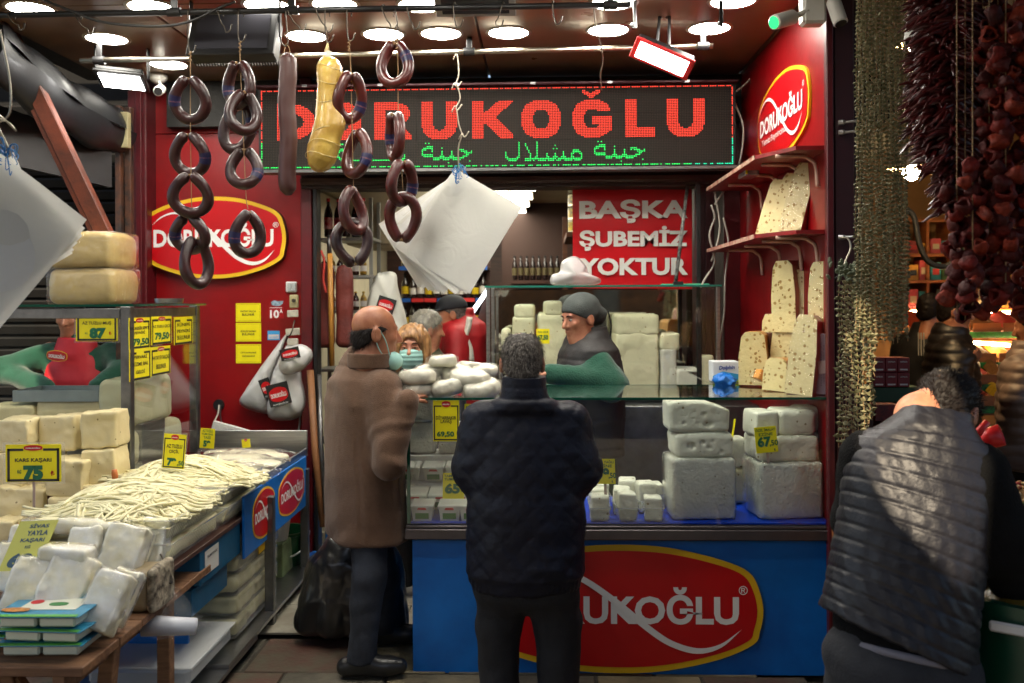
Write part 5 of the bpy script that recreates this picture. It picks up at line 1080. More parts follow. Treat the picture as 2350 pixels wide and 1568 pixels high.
# steel rim at the back of the stand
a, b = P(452, 990, 5.40), P(702, 1046, 5.40)
MB().box(((a.x + b.x) / 2, 5.44, .84), (b.x - a.x, .02, .13), b=.002).build('rear_rim', STEEL, st); MB().box((XE - .01, 5.0, .775), (.012, .9, .05), b=.002).build('side_rim', STEEL, st)
STR = M('string_cheese', lin((234, 226, 182)), .45, var=.12, vs=20, coat=.2)
CLEAR = GL('clear_basket', (.94, .95, .94), .06, milk=.10)
def tray(name, y0, y1, z0_, z1_, label, fill=STR):
    t = thing(name, label, 'tray', (XE - .3, (y0 + y1) / 2, z0_), 'clear trays of string cheese'); x0_, x1_ = XE - .58, XE
    m = MB(); e = .03
    lo = [(x0_ + e, y0 + e, z0_), (x1_ - e, y0 + e, z0_), (x1_ - e, y1 - e, z0_), (x0_ + e, y1 - e, z0_)]; hi = [(x0_, y0, z1_), (x1_, y0, z1_), (x1_, y1, z1_), (x0_, y1, z1_)]
    m.add(lo + hi, [(0, 1, 5, 4), (1, 2, 6, 5), (2, 3, 7, 6), (3, 0, 4, 7), (3, 2, 1, 0)]); m.build('tub', CLEAR, t)
    MB().tube(hi, .004, 6, closed=True).build('tub_rim', CLEAR, t, True)
    for k in range(int((y1 - y0) / .022)): 
        y = y0 + .012 + k * .022; MB().tube([(x1_ - e * .96 + .0025, y, z0_ + .005), (x1_ + .0025, y, z1_ - .004)], .0012, 4).build('rib', CLEAR, t)
    return t
def strands(parent, cx, cy, z, rx, ry, hz, n, seed, r=.006):
    rr = random.Random(seed); m = MB()
    def top(x, y):
        q = ((x - cx) / rx) ** 2 + ((y - cy) / ry) ** 2; return z + hz * max(-.12, 1 - q)
    for k in range(n // 12):                                            # hanks of long, nearly parallel strings
        a = rr.uniform(0, 6.28); d = rr.random() ** .5 * .85; x, y = cx + rx * d * math.cos(a), cy + ry * d * math.sin(a); th = rr.choice((0, .35, -.35, .15, 1.3)) + rr.uniform(-.25, .25); L_ = rr.uniform(.2, .4); bend = rr.uniform(-4, 4); lift = rr.uniform(0, .02)
        for q_ in range(12):
            ox = rr.gauss(0, .016); oz = abs(rr.gauss(0, .008)); ph = rr.uniform(-.15, .15); px_, py_, an, pts = x - math.sin(th) * ox - math.cos(th) * L_ / 2, y + math.cos(th) * ox - math.sin(th) * L_ / 2, th - bend * L_ / 2 + ph, []
            for i in range(8):
                pts.append((px_, py_, top(px_, py_) + lift + oz + .004 * math.sin(i * 1.3 + k + q_))); px_ += math.cos(an) * L_ / 7; py_ += math.sin(an) * L_ / 7; an += bend * L_ / 7 + rr.uniform(-.22, .22)
            m.tube(spline(pts, 2), r * rr.uniform(.7, 1.2), 5)
    return m.build('cheese_strands', STR, parent, True, kind='stuff')
def mound(parent, cx, cy, z, rx, ry, hz, seed):
    m = MB(); m.grid(20, 16, lambda u, v: (cx + rx * (2 * u - 1), cy + ry * (2 * v - 1), z + hz * max(0, 1 - (2 * u - 1) ** 2 - (2 * v - 1) ** 2) * .85)); m.build('cheese_core', STR, parent, True)
for (y0, y1, nm, sd) in ((3.42, 4.02, 'nearer pair', 1), (4.03, 4.56, 'farther pair', 2)):
    t = tray('cheese_tray', y0, y1, ZS + .002, ZS + .086, 'clear ribbed tray packed with string cheese, lower of the %s' % nm)
    solid('cheese_fill', lambda p: rbox(p, (XE - .29, (y0 + y1) / 2, ZS + .045), (.262, (y1 - y0) / 2 - .028, .036), .015) + .012 * np.sin(p[1] * 3 + 90 * p[2] + 2 * vn(p, 9, sd)) * .35 + .006 * vn(p, 30, sd), (XE - .6, y0, ZS), (XE, y1, ZS + .095), .012, STR, t)
    t = tray('cheese_tray', y0, y1, ZS + .09, ZS + .176, 'clear ribbed tray heaped with loose string cheese, upper of the %s' % nm)
    solid('cheese_fill', lambda p: rbox(p, (XE - .29, (y0 + y1) / 2, ZS + .133), (.262, (y1 - y0) / 2 - .028, .036), .015) + .012 * np.sin(p[1] * 3 + 90 * p[2] + 2 * vn(p, 9, sd + 5)) * .35 + .006 * vn(p, 30, sd), (XE - .6, y0, ZS + .09), (XE, y1, ZS + .185), .012, STR, t)
    mound(t, XE - .29, (y0 + y1) / 2, ZS + .14, .27, (y1 - y0) / 2 - .02, .07, sd)
    strands(t, XE - .29, (y0 + y1) / 2, ZS + .158, .27, (y1 - y0) / 2, .07, 1100, sd)
# long white cheese loaves in film
LOAF = M('fresh_loaf', lin((226, 220, 190)), .38, var=.08, vs=10, coat=.4, bump=.25, bs=16)
LF = [((600, 1118), 4.62, .12, 0), ((455, 1092), 4.55, .15, 4), ((515, 1078), 4.72, .17, -3), ((600, 1090), 4.75, .16, 6), ((560, 1106), 4.6, .15, 0), ((470, 1072), 4.9, .15, 3), ((540, 1056), 5.0, .16, -4), ((615, 1068), 4.95, .15, 2), ((630, 1050), 5.12, .14, 0), ((585, 1044), 5.2, .14, 5), ((520, 1044), 5.22, .14, -2)]
for i, (pp, Y, L_, rz) in enumerate(LF):
    c = P(*pp, Y); c.x = max(min(c.x, XE - .16), XE - .55)
    def fn(p, c=c, L_=L_, rz=rz, i=i): return ell(p, c, (L_, .06, .032), np.array(rot(0, 0, rz))) * .7 + rbox(p, c, (L_ * .9, .05, .026), .02, np.array(rot(0, 0, rz))) * .3 + .004 * vn(p, 20, i)
    o = solid('cheese_loaf', fn, [c.x - .2, c.y - .1, c.z - .06], [c.x + .2, c.y + .1, c.z + .06], .008, LOAF, label='long white cheese loaf in film, %s' % ['front right over the tray edge', 'front left beside the tag stick', 'second row left', 'second row right', 'front middle', 'third row left', 'third row middle', 'third row right', 'rear right', 'rear middle', 'rear left below the steel rim'][i], cat='cheese', group='film wrapped cheese loaves')
    MB().grid(14, 10, lambda u, v: c + rot(0, 0, rz) @ Vector(((u - .5) * 2 * (L_ + .03), (v - .5) * .15, .036 * (1 - (2 * v - 1) ** 2) * (1 - .5 * (2 * u - 1) ** 4) + .008 * math.sin(u * 40 + v * 13 + i) * abs(2 * u - 1) + .004))).build('cling_film', FILM, o, True)
# film wrapped slabs on the wooden table: (bottom centre px, Y, width px, height px, thickness, lean back deg, turn, roll, label)
SLAB = M('vacuum_slab', lin((228, 220, 184)), .38, var=.14, vs=9, col2=lin((240, 240, 236)), coat=.6, bump=.5, bs=11)
SLABS = [((336, 1318), 3.42, 62, 112, .07, 22, -6, 4, 'upright at the back right end'), ((262, 1332), 3.25, 92, 112, .08, 28, -4, 8, 'big cracked one in the second row'), ((298, 1336), 3.34, 40, 106, .06, 26, -4, 8, 'narrow one behind the big cracked slab'), ((186, 1300), 3.3, 70, 80, .06, 25, 0, 0, 'second row behind the lying bar'),
         ((52, 1415), 2.95, 110, 118, .07, 30, 2, 10, 'front row at the left picture edge'), ((120, 1420), 2.94, 104, 132, .07, 32, 0, 12, 'front row with the torn middle'), ((212, 1446), 2.9, 84, 122, .08, 30, -6, 14, 'front row right, leaning far'), ((248, 1432), 3.02, 62, 112, .07, 28, -6, 14, 'behind the front right slab'), ((44, 1310), 3.35, 80, 90, .06, 24, 0, 6, 'tall one behind the 69,50 sign'), ((120, 1262), 3.5, 120, 40, .09, 10, 0, 0, 'low one behind the upper lying bar'), ((250, 1262), 3.5, 80, 70, .06, 20, -4, 4, 'back row behind the big cracked slab'), ((10, 1360), 3.1, 90, 100, .06, 28, 3, 8, 'second row at the picture edge'), ((285, 1250), 3.62, 60, 60, .05, 18, -5, 3, 'back row beside the string cheese tray')]
for i, (pp, Y, w, h_, th, ln, rz, ry, lab) in enumerate(SLABS):
    s = Y / FPX; c = P(*pp, Y)
    block('cheese_slab', 'film wrapped white kashar slab, ' + lab, 'cheese', c, (w * s, th, h_ * s * 1.12), rz, SLAB, h=.007, seed=80 + i, rnd=.006, rx=-ln, ry=ry, n=.007, group='film wrapped slabs on the table', wrap=True)
for i, (x0, x1, y0, y1, Y, rz, lab) in enumerate(((96, 214, 1248, 1290, 3.05, -4, 'lower'), (132, 274, 1188, 1226, 3.4, -3, 'upper'))):
    s = Y / FPX; c = P((x0 + x1) / 2, y1, Y); block('cheese_bar', 'frosty white cheese bar lying across the slabs, %s of two' % lab, 'cheese', c, ((x1 - x0) * s, .08, (y1 - y0) * s * .9), rz, SLAB, h=.006, seed=95 + i, rnd=.016, wrap=True, ry=3)
c = P(314, 1396, 3.2)
agd = block('aged_cheese_quarter', 'quarter wheel of aged cheese with mottled grey rind on the table', 'cheese', (c.x - .03, 3.3, ZW), (.13, .18, .15), 0, M('aged_cut', lin((150, 134, 104)), .5, var=.2, vs=5), seed=99, rnd=.03)
block('rind', None, None, (c.x + .045, 3.3, ZW), (.035, .19, .16), 0, M('mottled_rind', lin((170, 158, 136)), .7, var=.9, vs=40, col2=lin((50, 40, 30)), bump=.8), seed=100, rnd=.016, parent=agd)
s = 3.1 / FPX
tag(P(66, 1252, 3.1), 92 * s, 118 * s, (('SİVAS', .8, .5, .1, M('blue_marker', lin((70, 100, 120)), .5), .15, .03), ('YAYLA', .5, .56, .1, M('blue_marker'), .2, .03), ('KAŞARI', .2, .62, .1, M('blue_marker'), .1, .03), ('KG', -.06, .14, .06, M('blue_marker'), 0, .02), ('69', -.6, .6, .3, M('blue_marker'), -.1, .06), (',50', -.7, .3, .16, M('blue_marker'), .7, .03)), 'pale yellow handwritten sign SİVAS YAYLA KAŞARI 69,50 leaning on the slabs', badge=False, R=(1, 0, .05), U=(.32, .3, 1), mat=M('pale_yellow', lin((224, 222, 110)), .5))
# tray packs, front left
LIDB = M('lid_blue', lin((40, 140, 180)), .3, var=.2, vs=14, coat=.5); LIDW = M('lid_cream', lin((214, 214, 196)), .3, coat=.5); LIDG = M('lid_green', lin((90, 180, 70)), .35, coat=.4); PTUB = M('pack_tub', lin((200, 206, 186)), .3, coat=.4)
def tpack(c, lab, rz=0, s=1):
    t = thing('cheese_tray_pack', lab, 'cheese pack', c, 'blue lidded cheese packs'); c = Vector(c); Rm = rot(0, 0, rz); w, d, h_ = .25 * s, .19 * s, .038
    m = MB(); 
    for dx in (-.062, .062): m.box(c + Rm @ Vector((dx * s, 0, h_ * .45)), (w * .46, d * .9, h_ * .88), Rm, b=.006)
    m.build('tub', PTUB, t)
    MB().box(c + Rm @ Vector((0, 0, h_)), (w * 1.12, d * 1.1, .004), Rm, b=.001).build('lid', LIDB, t)
    MB().box(c + Rm @ Vector((.005, .012, h_ + .0032)), (w * .74, d * .56, .002), Rm).build('lid_window', LIDW, t); MB().box(c + Rm @ Vector((.0, -d * .5, h_ + .0032)), (w * 1.05, d * .1, .002), Rm).build('lid_stripe', LIDG, t)
    MB().lathe([(.02, 0), (.02, .001)], c + Rm @ Vector((-.06, .03, h_ + .0045)), 16).build('lid_seal', LOGOR, t); MB().prism([(x * .03, y * .017) for x, y in LOGO], c + Rm @ Vector((.02, .01, h_ + .0045)), Rm @ XR, Rm @ Vector((0, 1, 0)), .001).build('lid_badge', LGREEN, t)
    MB().prism([(x * .045, y * .02) for x, y in LOGO], c + Rm @ Vector((-.09, -.045, h_ + .0045)), Rm @ XR, Rm @ Vector((0, 1, 0)), .001).build('lid_picture', M('lid_food', lin((210, 140, 60)), .4, var=.6, vs=60), t)
c = P(105, 1508, 2.85); 
for k, lab in enumerate(('bottom', 'middle', 'top')): tpack((c.x + .012 * (k % 2), 2.9 - .008 * k, ZW + .004 + k * .0475), 'blue lidded tray pack of cheese, %s of the front stack' % lab, rz=(2, -3, 1)[k])
for k, lab in enumerate(('lower', 'upper')): tpack((c.x - .27, 2.97, ZW + .004 + k * .0475), 'blue lidded tray pack at the left picture edge, %s' % lab, rz=-2)
# clear bag with a paper roll, hanging from the table side
pb = thing('plastic_bag', 'clear plastic bag with a white roll hanging from a wire at the table end', 'bag', P(395, 1455, 3.3))
tp_, lf, rt, mid = P(392, 1330, 3.35), P(312, 1452, 3.28), P(488, 1442, 3.35), P(400, 1458, 3.2)
m = MB(); m.grid(10, 10, lambda u, v: tp_.lerp(lf.lerp(rt, u), v) + Vector((0, -.07 * v * math.sin(u * math.pi) + .006 * math.sin(u * 30), .008 * math.sin(v * 9 + u * 5)))); m.grid(8, 8, lambda u, v: tp_.lerp(lf.lerp(rt, u), v) + Vector((0, .05 * v * math.sin(u * math.pi), 0))); m.build('film', FILM, pb, True)
MB().tube([P(328, 1436, 3.27), P(450, 1438, 3.3)], [.038, .03], 16).build('paper_roll', M('roll_white', lin((206, 208, 216)), .5), pb, True)
MB().tube(spline([P(368, 1272, 3.4), P(392, 1318, 3.36), P(394, 1338, 3.34), P(378, 1332, 3.35), P(365, 1318, 3.38)], 5), .0035, 6).build('wire_hook', WIRE, pb, True)
# things under the tables
BB = M('teal_carton', lin((6, 84, 122)), .5, var=.15)
t = thing('blue_carton', 'blue cardboard carton with paper label under the string cheese stand', 'box', (XE - .14, 3.95, .4)); MB().box((XE - .16, 3.98, .575), (.3, .5, .15), b=.003).build('carton', BB, t)
MB().prism([(-.08, -.05), (.08, -.05), (.08, .05), (-.08, .05)], (XE - .009, 3.86, .58), (0, 1, 0), ZU, .0015).build('label', LWH, t); text(t, 'TELEME PEYNİRİ', (XE - .006, 3.86, .605), .12, .014, (0, 1, 0), ZU, BLK)
t = thing('blue_carton', 'second blue carton lower under the string cheese stand', 'box', (XE - .16, 3.9, .4)); MB().box((XE - .16, 3.9, .44), (.26, .42, .11), b=.003).build('carton', BB, t)
t = thing('blue_board', 'blue base board with red badge corner behind the wooden table legs', 'board', (XE - .4, 3.8, 0)); MB().box((XE - .36, 3.86, .27), (.5, .02, .5), b=.002).build('panel', BLUE, t); MB().prism([(-.14, -.1), (.14, -.12), (.14, .1), (-.14, .1)], (XE - .4, 3.849, .4), XR, ZU, .002).build('badge_part', LOGOR, t)
for i, (pp, Y, w) in enumerate(((.12, 4.48, .3), (.215, 4.5, .3), (.31, 4.5, .3), (.405, 4.52, .3), (.50, 4.54, .28))):
    t = thing('cheese_crate', 'clear crate of string cheese on the lower shelf, %s from the bottom' % ORD[i], 'crate', (XE - .2, Y, pp), 'crates under the stand')
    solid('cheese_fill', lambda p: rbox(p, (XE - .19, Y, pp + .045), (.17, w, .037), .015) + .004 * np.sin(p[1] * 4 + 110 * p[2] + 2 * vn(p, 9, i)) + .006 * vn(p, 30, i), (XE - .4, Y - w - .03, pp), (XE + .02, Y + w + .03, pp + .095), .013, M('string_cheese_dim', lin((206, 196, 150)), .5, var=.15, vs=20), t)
    MB().box((XE - .19, Y, pp + .046), (.37, w * 2 + .04, .088), b=.01).build('crate', CLEAR, t)
    if i > 2: MB().prism([(-.09, -.03), (.09, -.03), (.09, .03), (-.09, .03)], (XE - .002, Y + .05, pp + .05), (0, 1, 0), ZU, .0015).build('label', YELD, t)
t = thing('lidded_tub', 'flat white lidded plastic tub on the lower shelf', 'tub', (XE - .25, 3.9, .11)); MB().box((XE - .22, 3.86, .17), (.42, .5, .08), b=.02).build('tub', GL('milky_tub', (.9, .92, .92), .2, milk=.35), t); MB().box((XE - .22, 3.86, .214), (.45, .53, .008), b=.003).build('lid', GL('milky_tub'), t)
MB().box((XE - .25, 3.9, .08), (.6, .8, .02), b=.003).build('low_shelf', STEEL, label='steel low shelf under the flat lidded tub', cat='shelf')
GBK = M('green_bucket', lin((8, 74, 40)), .4, var=.15)
def bucket(c, r, h_, mat, lab, handle=True):
    t = thing('bucket', lab, 'bucket', c); c = Vector(c); MB().lathe([(r * .78, 0), (r, h_ - .02), (r * 1.07, h_ - .015), (r * 1.07, h_), (r * .96, h_), (r * .74, .01)], c, 28).build('pail', mat, t, 'auto')
    if handle: MB().tube(spline([c + Vector((r * 1.06 * math.cos(a), r * 1.06 * math.sin(a), h_ - .02 - .11 * math.sin((a - 3.6) / 3 * math.pi))) for a in np.linspace(3.6, 6.6, 8)], 4), .006, 6).build('handle', WPLAS, t, True)
    return t
c = PZ(648, 1318, .04); bucket((c.x, c.y, .04), .15, .27, GBK, 'dark green plastic bucket with white handle by the red wall')
bucket((-1.57, 5.25, .30), .11, .2, WPLAS, 'white plastic bucket on a crate beside the green one', False); t = thing('bucket_crate', 'white carton under the white bucket beside the green one', 'box', (-1.57, 5.25, .03)); MB().box((-1.58, 5.25, .17), (.2, .22, .26), b=.004).build('carton', M('green_white_carton', lin((150, 170, 120)), .5, var=.4, vs=10), t)
t = thing('dustpan', 'blue plastic dustpan on the floor beside the green bucket', 'dustpan', PZ(690, 1310, .04)); c = PZ(692, 1308, .04)
MB().tube([P(668, 1308, c.y), P(692, 1296, c.y)], [.018, .014], 8).build('handle', BLUE, t, True); MB().box(P(705, 1292, c.y), (.16, .2, .05), rot(0, -20, 20), b=.012).build('pan', BLUE, t)
# ================================================================== ON THE RED WALL
YW = 5.85
lg = thing('oval_badge_sign', 'red oval badge sign with gold border on the red wall', 'sign', P(498, 640, YW - .06))
c = P(498, 547, YW); ol = [(x * 168 * YW / FPX, y * 94 * YW / FPX) for x, y, _ in [tuple(v) for v in spline([(a, b, 0) for a, b in LOGO], 4, True)]]
MB().prism(ol, c, XR, ZU, .06).build('box_body', M('sign_side', lin((50, 8, 10)), .5), lg)
logo(lg, c + Vector((0, -.06, 0)), 168 * YW / FPX, 94 * YW / FPX, t=.004)
# badge on the side wall
sl_ = thing('side_badge_sign', 'red badge sign with gold border high on the side wall', 'sign', (XW, 4.5, 2.3))
a, b = PX(1745, 250, XW).y, PX(1862, 250, XW).y; t0, t1 = PX(1835, 122, XW).z, PX(1835, 340, XW).z
logo(sl_, (XW - .001, (a + b) / 2, (t0 + t1) / 2 - .01), abs(a - b) / 2 * 1.02, (t0 - t1) / 2 * .95, R=(0, -1, 0), U=ZU, t=.012, sub='Temiz Peynirciniz')
s = YW / FPX
def paper(px0, px1, py0, py1, lab, l1, l2):
    c = P((px0 + px1) / 2, (py0 + py1) / 2, YW - .002); t = tag(c, (px1 - px0) * s, (py1 - py0) * s, ((l1, .12, .62, .12, BLK), (l2, -.22, .5, .12, BLK)), lab, badge=False, name='wall_notice', group='yellow notices on the red wall', frame=False)
    t['category'] = 'notice'; c2 = c + Vector((0, -.002, 0)); w, h_ = (px1 - px0) * s, (py1 - py0) * s
    for x0_, y0_, x1_, y1_ in ((-.46, -.44, .46, -.43), (-.46, .43, .46, .44), (-.46, -.44, -.455, .44), (.455, -.44, .46, .44)): MB().prism([(x0_ * w, y0_ * h_), (x1_ * w, y0_ * h_), (x1_ * w, y1_ * h_), (x0_ * w, y1_ * h_)], c2, XR, ZU, .0008).build('frame_line', M('dark_yellow', lin((150, 120, 10)), .5), t)
paper(541, 599, 696, 739, 'yellow notice HATAY SALÇA BULUNUR, top of three on the red wall', 'HATAY SALÇA', 'BULUNUR'); paper(541, 600, 741, 784, 'yellow notice GÜNLÜK KAYMAK BULUNUR, middle of three on the red wall', 'GÜNLÜK KAYMAK', 'BULUNUR'); paper(541, 600, 790, 834, 'yellow notice ÇİFTE KAVRULMUŞ TAHİN BULUNUR, lowest of three on the red wall', 'ÇİFTE KAVRULMUŞ', 'TAHİN BULUNUR')
t = thing('number_sticker', 'red sticker with white number 10A on the red wall', 'sticker', P(634, 734, YW)); c = P(634, 719, YW - .001)
MB().prism([(-.048, -.034), (.048, -.034), (.048, .04), (-.048, .04)], c, XR, ZU, .001).build('sticker', M('sticker_red', lin((160, 8, 20)), .4), t)
text(t, '10', P(630, 721, YW - .0035), 21 * s, 19 * s, mat=WHT, bold=.035); text(t, 'A', P(645, 714, YW - .0035), 7 * s, 9 * s, mat=WHT, bold=.02); MB().prism([(-.04, 0), (.04, 0), (.04, .003), (-.04, .003)], P(633, 707, YW - .0035), XR, ZU, .0006).build('line', WHT, t)
c = P(636, 696, YW); MB().prism([(-.035, -.012), (-.01, -.02), (.02, -.016), (.036, -.004), (.04, .016), (.01, .012), (-.02, .018), (-.04, .008)], c, XR, ZU, .001).build('torn_sticker', M('torn_paper', lin((150, 180, 200)), .7, var=.6, vs=60), label='torn pale blue remains of a sticker above the number', cat='sticker')
t = thing('blue_sticker', 'small blue and white sticker below the number sticker', 'sticker', P(628, 782, YW)); MB().prism([(-.04, -.03), (.04, -.03), (.04, .03), (-.04, .03)], P(628, 770, YW - .001), XR, ZU, .001).build('sticker', M('sky_blue', lin((60, 150, 210)), .4), t); MB().prism([(-.034, -.022), (.034, -.022), (.034, .006), (-.034, .006)], P(628, 770, YW - .0025), XR, ZU, .001).build('white_field', LWH, t); text(t, 'HÜCRESİZ', P(628, 774, YW - .004), .055, .012, mat=M('sky_blue'))
t = thing('light_switch', 'white double light switch beside the door jamb', 'switch', P(669, 672, YW)); MB().box(P(669, 659, YW - .012), (.07, .024, .07), b=.006).build('plate', WPLAS, t)
for dx in (-.014, .014): MB().box(P(669, 659, YW - .026) + Vector((dx, 0, 0)), (.025, .008, .052), b=.002).build('rocker', M('rocker_grey', lin((170, 176, 176)), .35), t)
t = thing('key_switch', 'old cream key switch box on the door jamb', 'switch', P(676, 707, 5.74)); MB().box(P(675, 692, 5.74), (.055, .03, .085), b=.006).build('box', M('old_cream'), t); MB().lathe([(.012, 0), (.012, .02)], P(675, 690, 5.722), 10, rot(90, 0, 0)).build('keyhole', WIRE, t)
for i, (y, lab) in enumerate(((720, 'upper'), (762, 'middle'), (785, 'lower'))): MB().box(P(672, y, 5.74), (.07 + .02 * (i == 1), .02, .045), rot(0, random.uniform(-4, 4), 0), b=.004).build('junction_cover', M('stained_white', lin((190, 184, 168)), .6, var=.4, vs=20), label='stained white junction cover above the carrier bags, %s one' % lab, cat='cover')
# power strip and its leads
t = thing('power_strip', 'white six socket power strip standing behind the loaves', 'power strip', P(545, 1010, 5.45)); a, b = P(492, 976, 5.5), P(600, 1006, 5.5); d = (b - a); U = Vector((-d.z, 0, d.x)).normalized()
MB().prism([(0, -.03), (d.length, -.03), (d.length, .03), (0, .03)], a, d.normalized(), U, .04).build('body', WPLAS, t)
for k in range(6): MB().lathe([(.02, 0), (.02, .002), (.017, .002), (.016, -.012)], a + d * (.1 + .16 * k) + Vector((0, -.041, 0)), 14, rot(90, 0, 0)).build('socket', M('socket_grey', (.12, .12, .12), .5) if k > 2 else WPLAS, t)
hx = P(503, 929, YW); MB().lathe([(.036, 0), (.036, .012)], hx, 18, rot(90, 0, 0)).build('cable_hole', BLACKM, label='round black cable hole in the red wall', cat='hole')
MB().tube(spline([hx, P(500, 950, 5.7), P(491, 972, 5.6), P(492, 1000, 5.5), P(505, 1008, 5.46)], 6), .006, 6).build('power_cable', CABLE, smooth=True, label='pale cable running from the wall hole to the power strip', cat='cable')
MB().tube(spline([hx + Vector((.01, 0, 0)), P(506, 958, 5.65), P(516, 985, 5.5), P(530, 1003, 5.45)], 6), .005, 6).build('power_cable', CABLEB, smooth=True, label='black cable running from the wall hole to the power strip', cat='cable')
MB().tube(spline([P(690, 790, 5.8), P(690, 900, 5.8), P(686, 985, 5.8), P(668, 1010, 5.75), P(640, 1018, 5.6), P(602, 1004, 5.48)], 6), .007, 6).build('power_cable', CABLE, smooth=True, label='pale cable curving down the door jamb to the power strip', cat='cable')
# carrier bags hanging on the wall
BAGW = M('carrier_white', lin((206, 206, 204)), .45, var=.12, vs=5, bump=.6, bs=12)
def bag(name, pts, Y, dep, lab, logo_at=None, lw=.12, lh=.1, tilt=0, mat=BAGW, seed=0):
    """limp bag: outline in picture points, puffed out towards the viewer"""
    q = [P(x, y, Y) for x, y in pts]; cx_ = sum((v.x for v in q)) / len(q); cz_ = sum((v.z for v in q)) / len(q); t = thing(name, lab, 'bag', (cx_, Y, min(v.z for v in q)))
    sp2 = spline(q, 5, True); n = len(sp2); m = MB(); rings = 6; vs_ = []
    for k in range(rings + 1):
        f = 1 - k / rings
        for v in sp2:
            x, z = cx_ + (v.x - cx_) * f, cz_ + (v.z - cz_) * f; vs_.append((x, Y - dep * math.sqrt(max(0, 1 - f * f)) - .006 * math.sin(x * 70 + z * 45 + seed), z))
    m.add(vs_, [(k * n + i, k * n + (i + 1) % n, (k + 1) * n + (i + 1) % n, (k + 1) * n + i) for k in range(rings) for i in range(n)] + [tuple(range(n))[::-1]]); m.build('film', mat, t, True)
    if logo_at:
        c = P(*logo_at, Y - dep * .98); Rr = rot(0, tilt, 0) @ XR; U = rot(0, tilt, 0) @ ZU
        pl = [(-lw / 2, -lh / 2), (lw / 2, -lh / 2), (lw / 2, lh / 2), (-lw / 2, lh / 2)]
        m = MB(); m.prism(pl, c + Vector((0, -.004, 0)), Rr, U, .002); m.build('print_ground', BLK, t); MB().prism([(x * lw * .42, y * lh * .33) for x, y in LOGO], c + Vector((0, -.006, 0)), Rr, U, .002).build('print_badge', LOGOR, t)
        text(t, 'DORUKOĞLU', c + Vector((0, -.0095, 0)), lw * .7, lh * .26, Rr, U, WHT, bold=.03)
        text(t, 'PEYNİRCİLİK', c + Vector((0, -.0075, 0)) - U * lh * .42, lw * .7, lh * .08, Rr, U, WHT, bold=.01)
    return t
bag('carrier_bag', [(660, 762), (666, 764), (640, 830), (618, 900), (620, 946), (590, 946), (550, 928), (560, 900), (600, 840)], 5.80, .08, 'white carrier bag hanging at the left of the bag bunch', (612, 890), .07, .12, -20, seed=1)
bag('carrier_bag', [(664, 790), (690, 850), (704, 900), (702, 942), (670, 964), (616, 958), (618, 900), (628, 850)], 5.74, .10, 'full white carrier bag with badge print at the bottom of the bunch', (640, 905), .14, .14, -14, seed=2)
bag('carrier_bag', [(660, 800), (690, 790), (714, 802), (716, 825), (690, 852), (650, 858), (640, 830)], 5.62, .08, 'small rolled white carrier bag on top of the bunch', (666, 812), .12, .07, -12, seed=3)
MB().tube(spline([P(676, 735, 5.74), P(670, 760, 5.7), P(664, 772, 5.74)], 5), .004, 5).build('bag_wire', WIRE, smooth=True, label='thin wire holding the bunch of carrier bags', cat='wire')

# ================================================================== SIDE WALL SHELVES
def bracket(par, y, z, ln=.2, h_=.15):
    m = MB(); m.tube(spline([(XW - ln, y, z - .008), (XW - ln * .4, y, z - .010), (XW - .05, y, z - .022), (XW - .022, y, z - .05), (XW - .012, y, z - h_)], 5), .009, 6); m.build('bracket', M('bracket_pink', lin((206, 170, 150)), .45), par, True)
for nm, (n0, f0, f1), lab in (('wall_shelf', ((1896, 336), (1896, 336), (1645, 472)), 'upper'), ('wall_shelf', ((1896, 528), (1896, 528), (1640, 592)), 'lower')):
    z = PX(n0[0], n0[1], XW - .0).z if False else P(n0[0], n0[1], 4.06).z; dp_ = .26
    y1_ = PX(f1[0], f1[1], XW - dp_).y
    t = thing('wall_shelf', 'chipped red wall shelf on pale brackets, %s of two' % lab, 'shelf', (XW - .13, 4.6, z))
    MB().prism([(XW - .002, 4.04), (XW - .002, 5.55), (XW - dp_, 5.55), (XW - dp_, 4.30), (XW - dp_ * .55, 4.04)][::-1], (0, 0, z - .018), XR, (0, 1, 0), .018).build('board', M('shelf_red', lin((140, 16, 22)), .45, var=.4, vs=10), t)
    MB().box((XW - dp_ - .002, 4.92, z - .009), (.004, 1.24, .02)).build('worn_edge', M('worn_edge', lin((150, 60, 60)), .6, var=.9, vs=18, col2=lin((190, 176, 150))), t)
    for y in (4.16, 4.42, 4.8, 5.2): bracket(t, y, z - .018)
zs = P(1896, 528, 4.06).z
# three cheese slices leaning on the lower shelf
for i, (b_, t_, w, Y, lab) in enumerate((((1752, 540), (1788, 412), 40, 4.62, 'farthest of the three leaning on the lower wall shelf'), ((1776, 537), (1818, 398), 42, 4.5, 'middle of the three leaning on the lower wall shelf'), ((1812, 532), (1850, 374), 52, 4.36, 'nearest of the three leaning on the lower wall shelf, in film'))):
    b2 = P(*b_, Y); b2.z = zs + .002; dz = P(*t_, Y).z - zs; th = wedge('w', b_, t_, w, Y, .09, 'holed yellow cheese slice, ' + lab, tw=-40, film=(i == 2), rind=RINDP, tp=.8)
t = thing('power_supply', 'perforated metal power supply box on the upper wall shelf', 'power supply', P(1716, 410, 4.75)); c = P(1718, 396, 4.75); MB().box(c, (.07, .17, .05), rot(0, 0, 0), b=.002).build('case', M('perforated_metal', (.3, .3, .3), .4, metal=.8, holes=.9, hs=120, hd=.3), t); MB().box(c + Vector((-.03, -.087, -.005)), (.01, .004, .03)).build('connector', YEL, t)
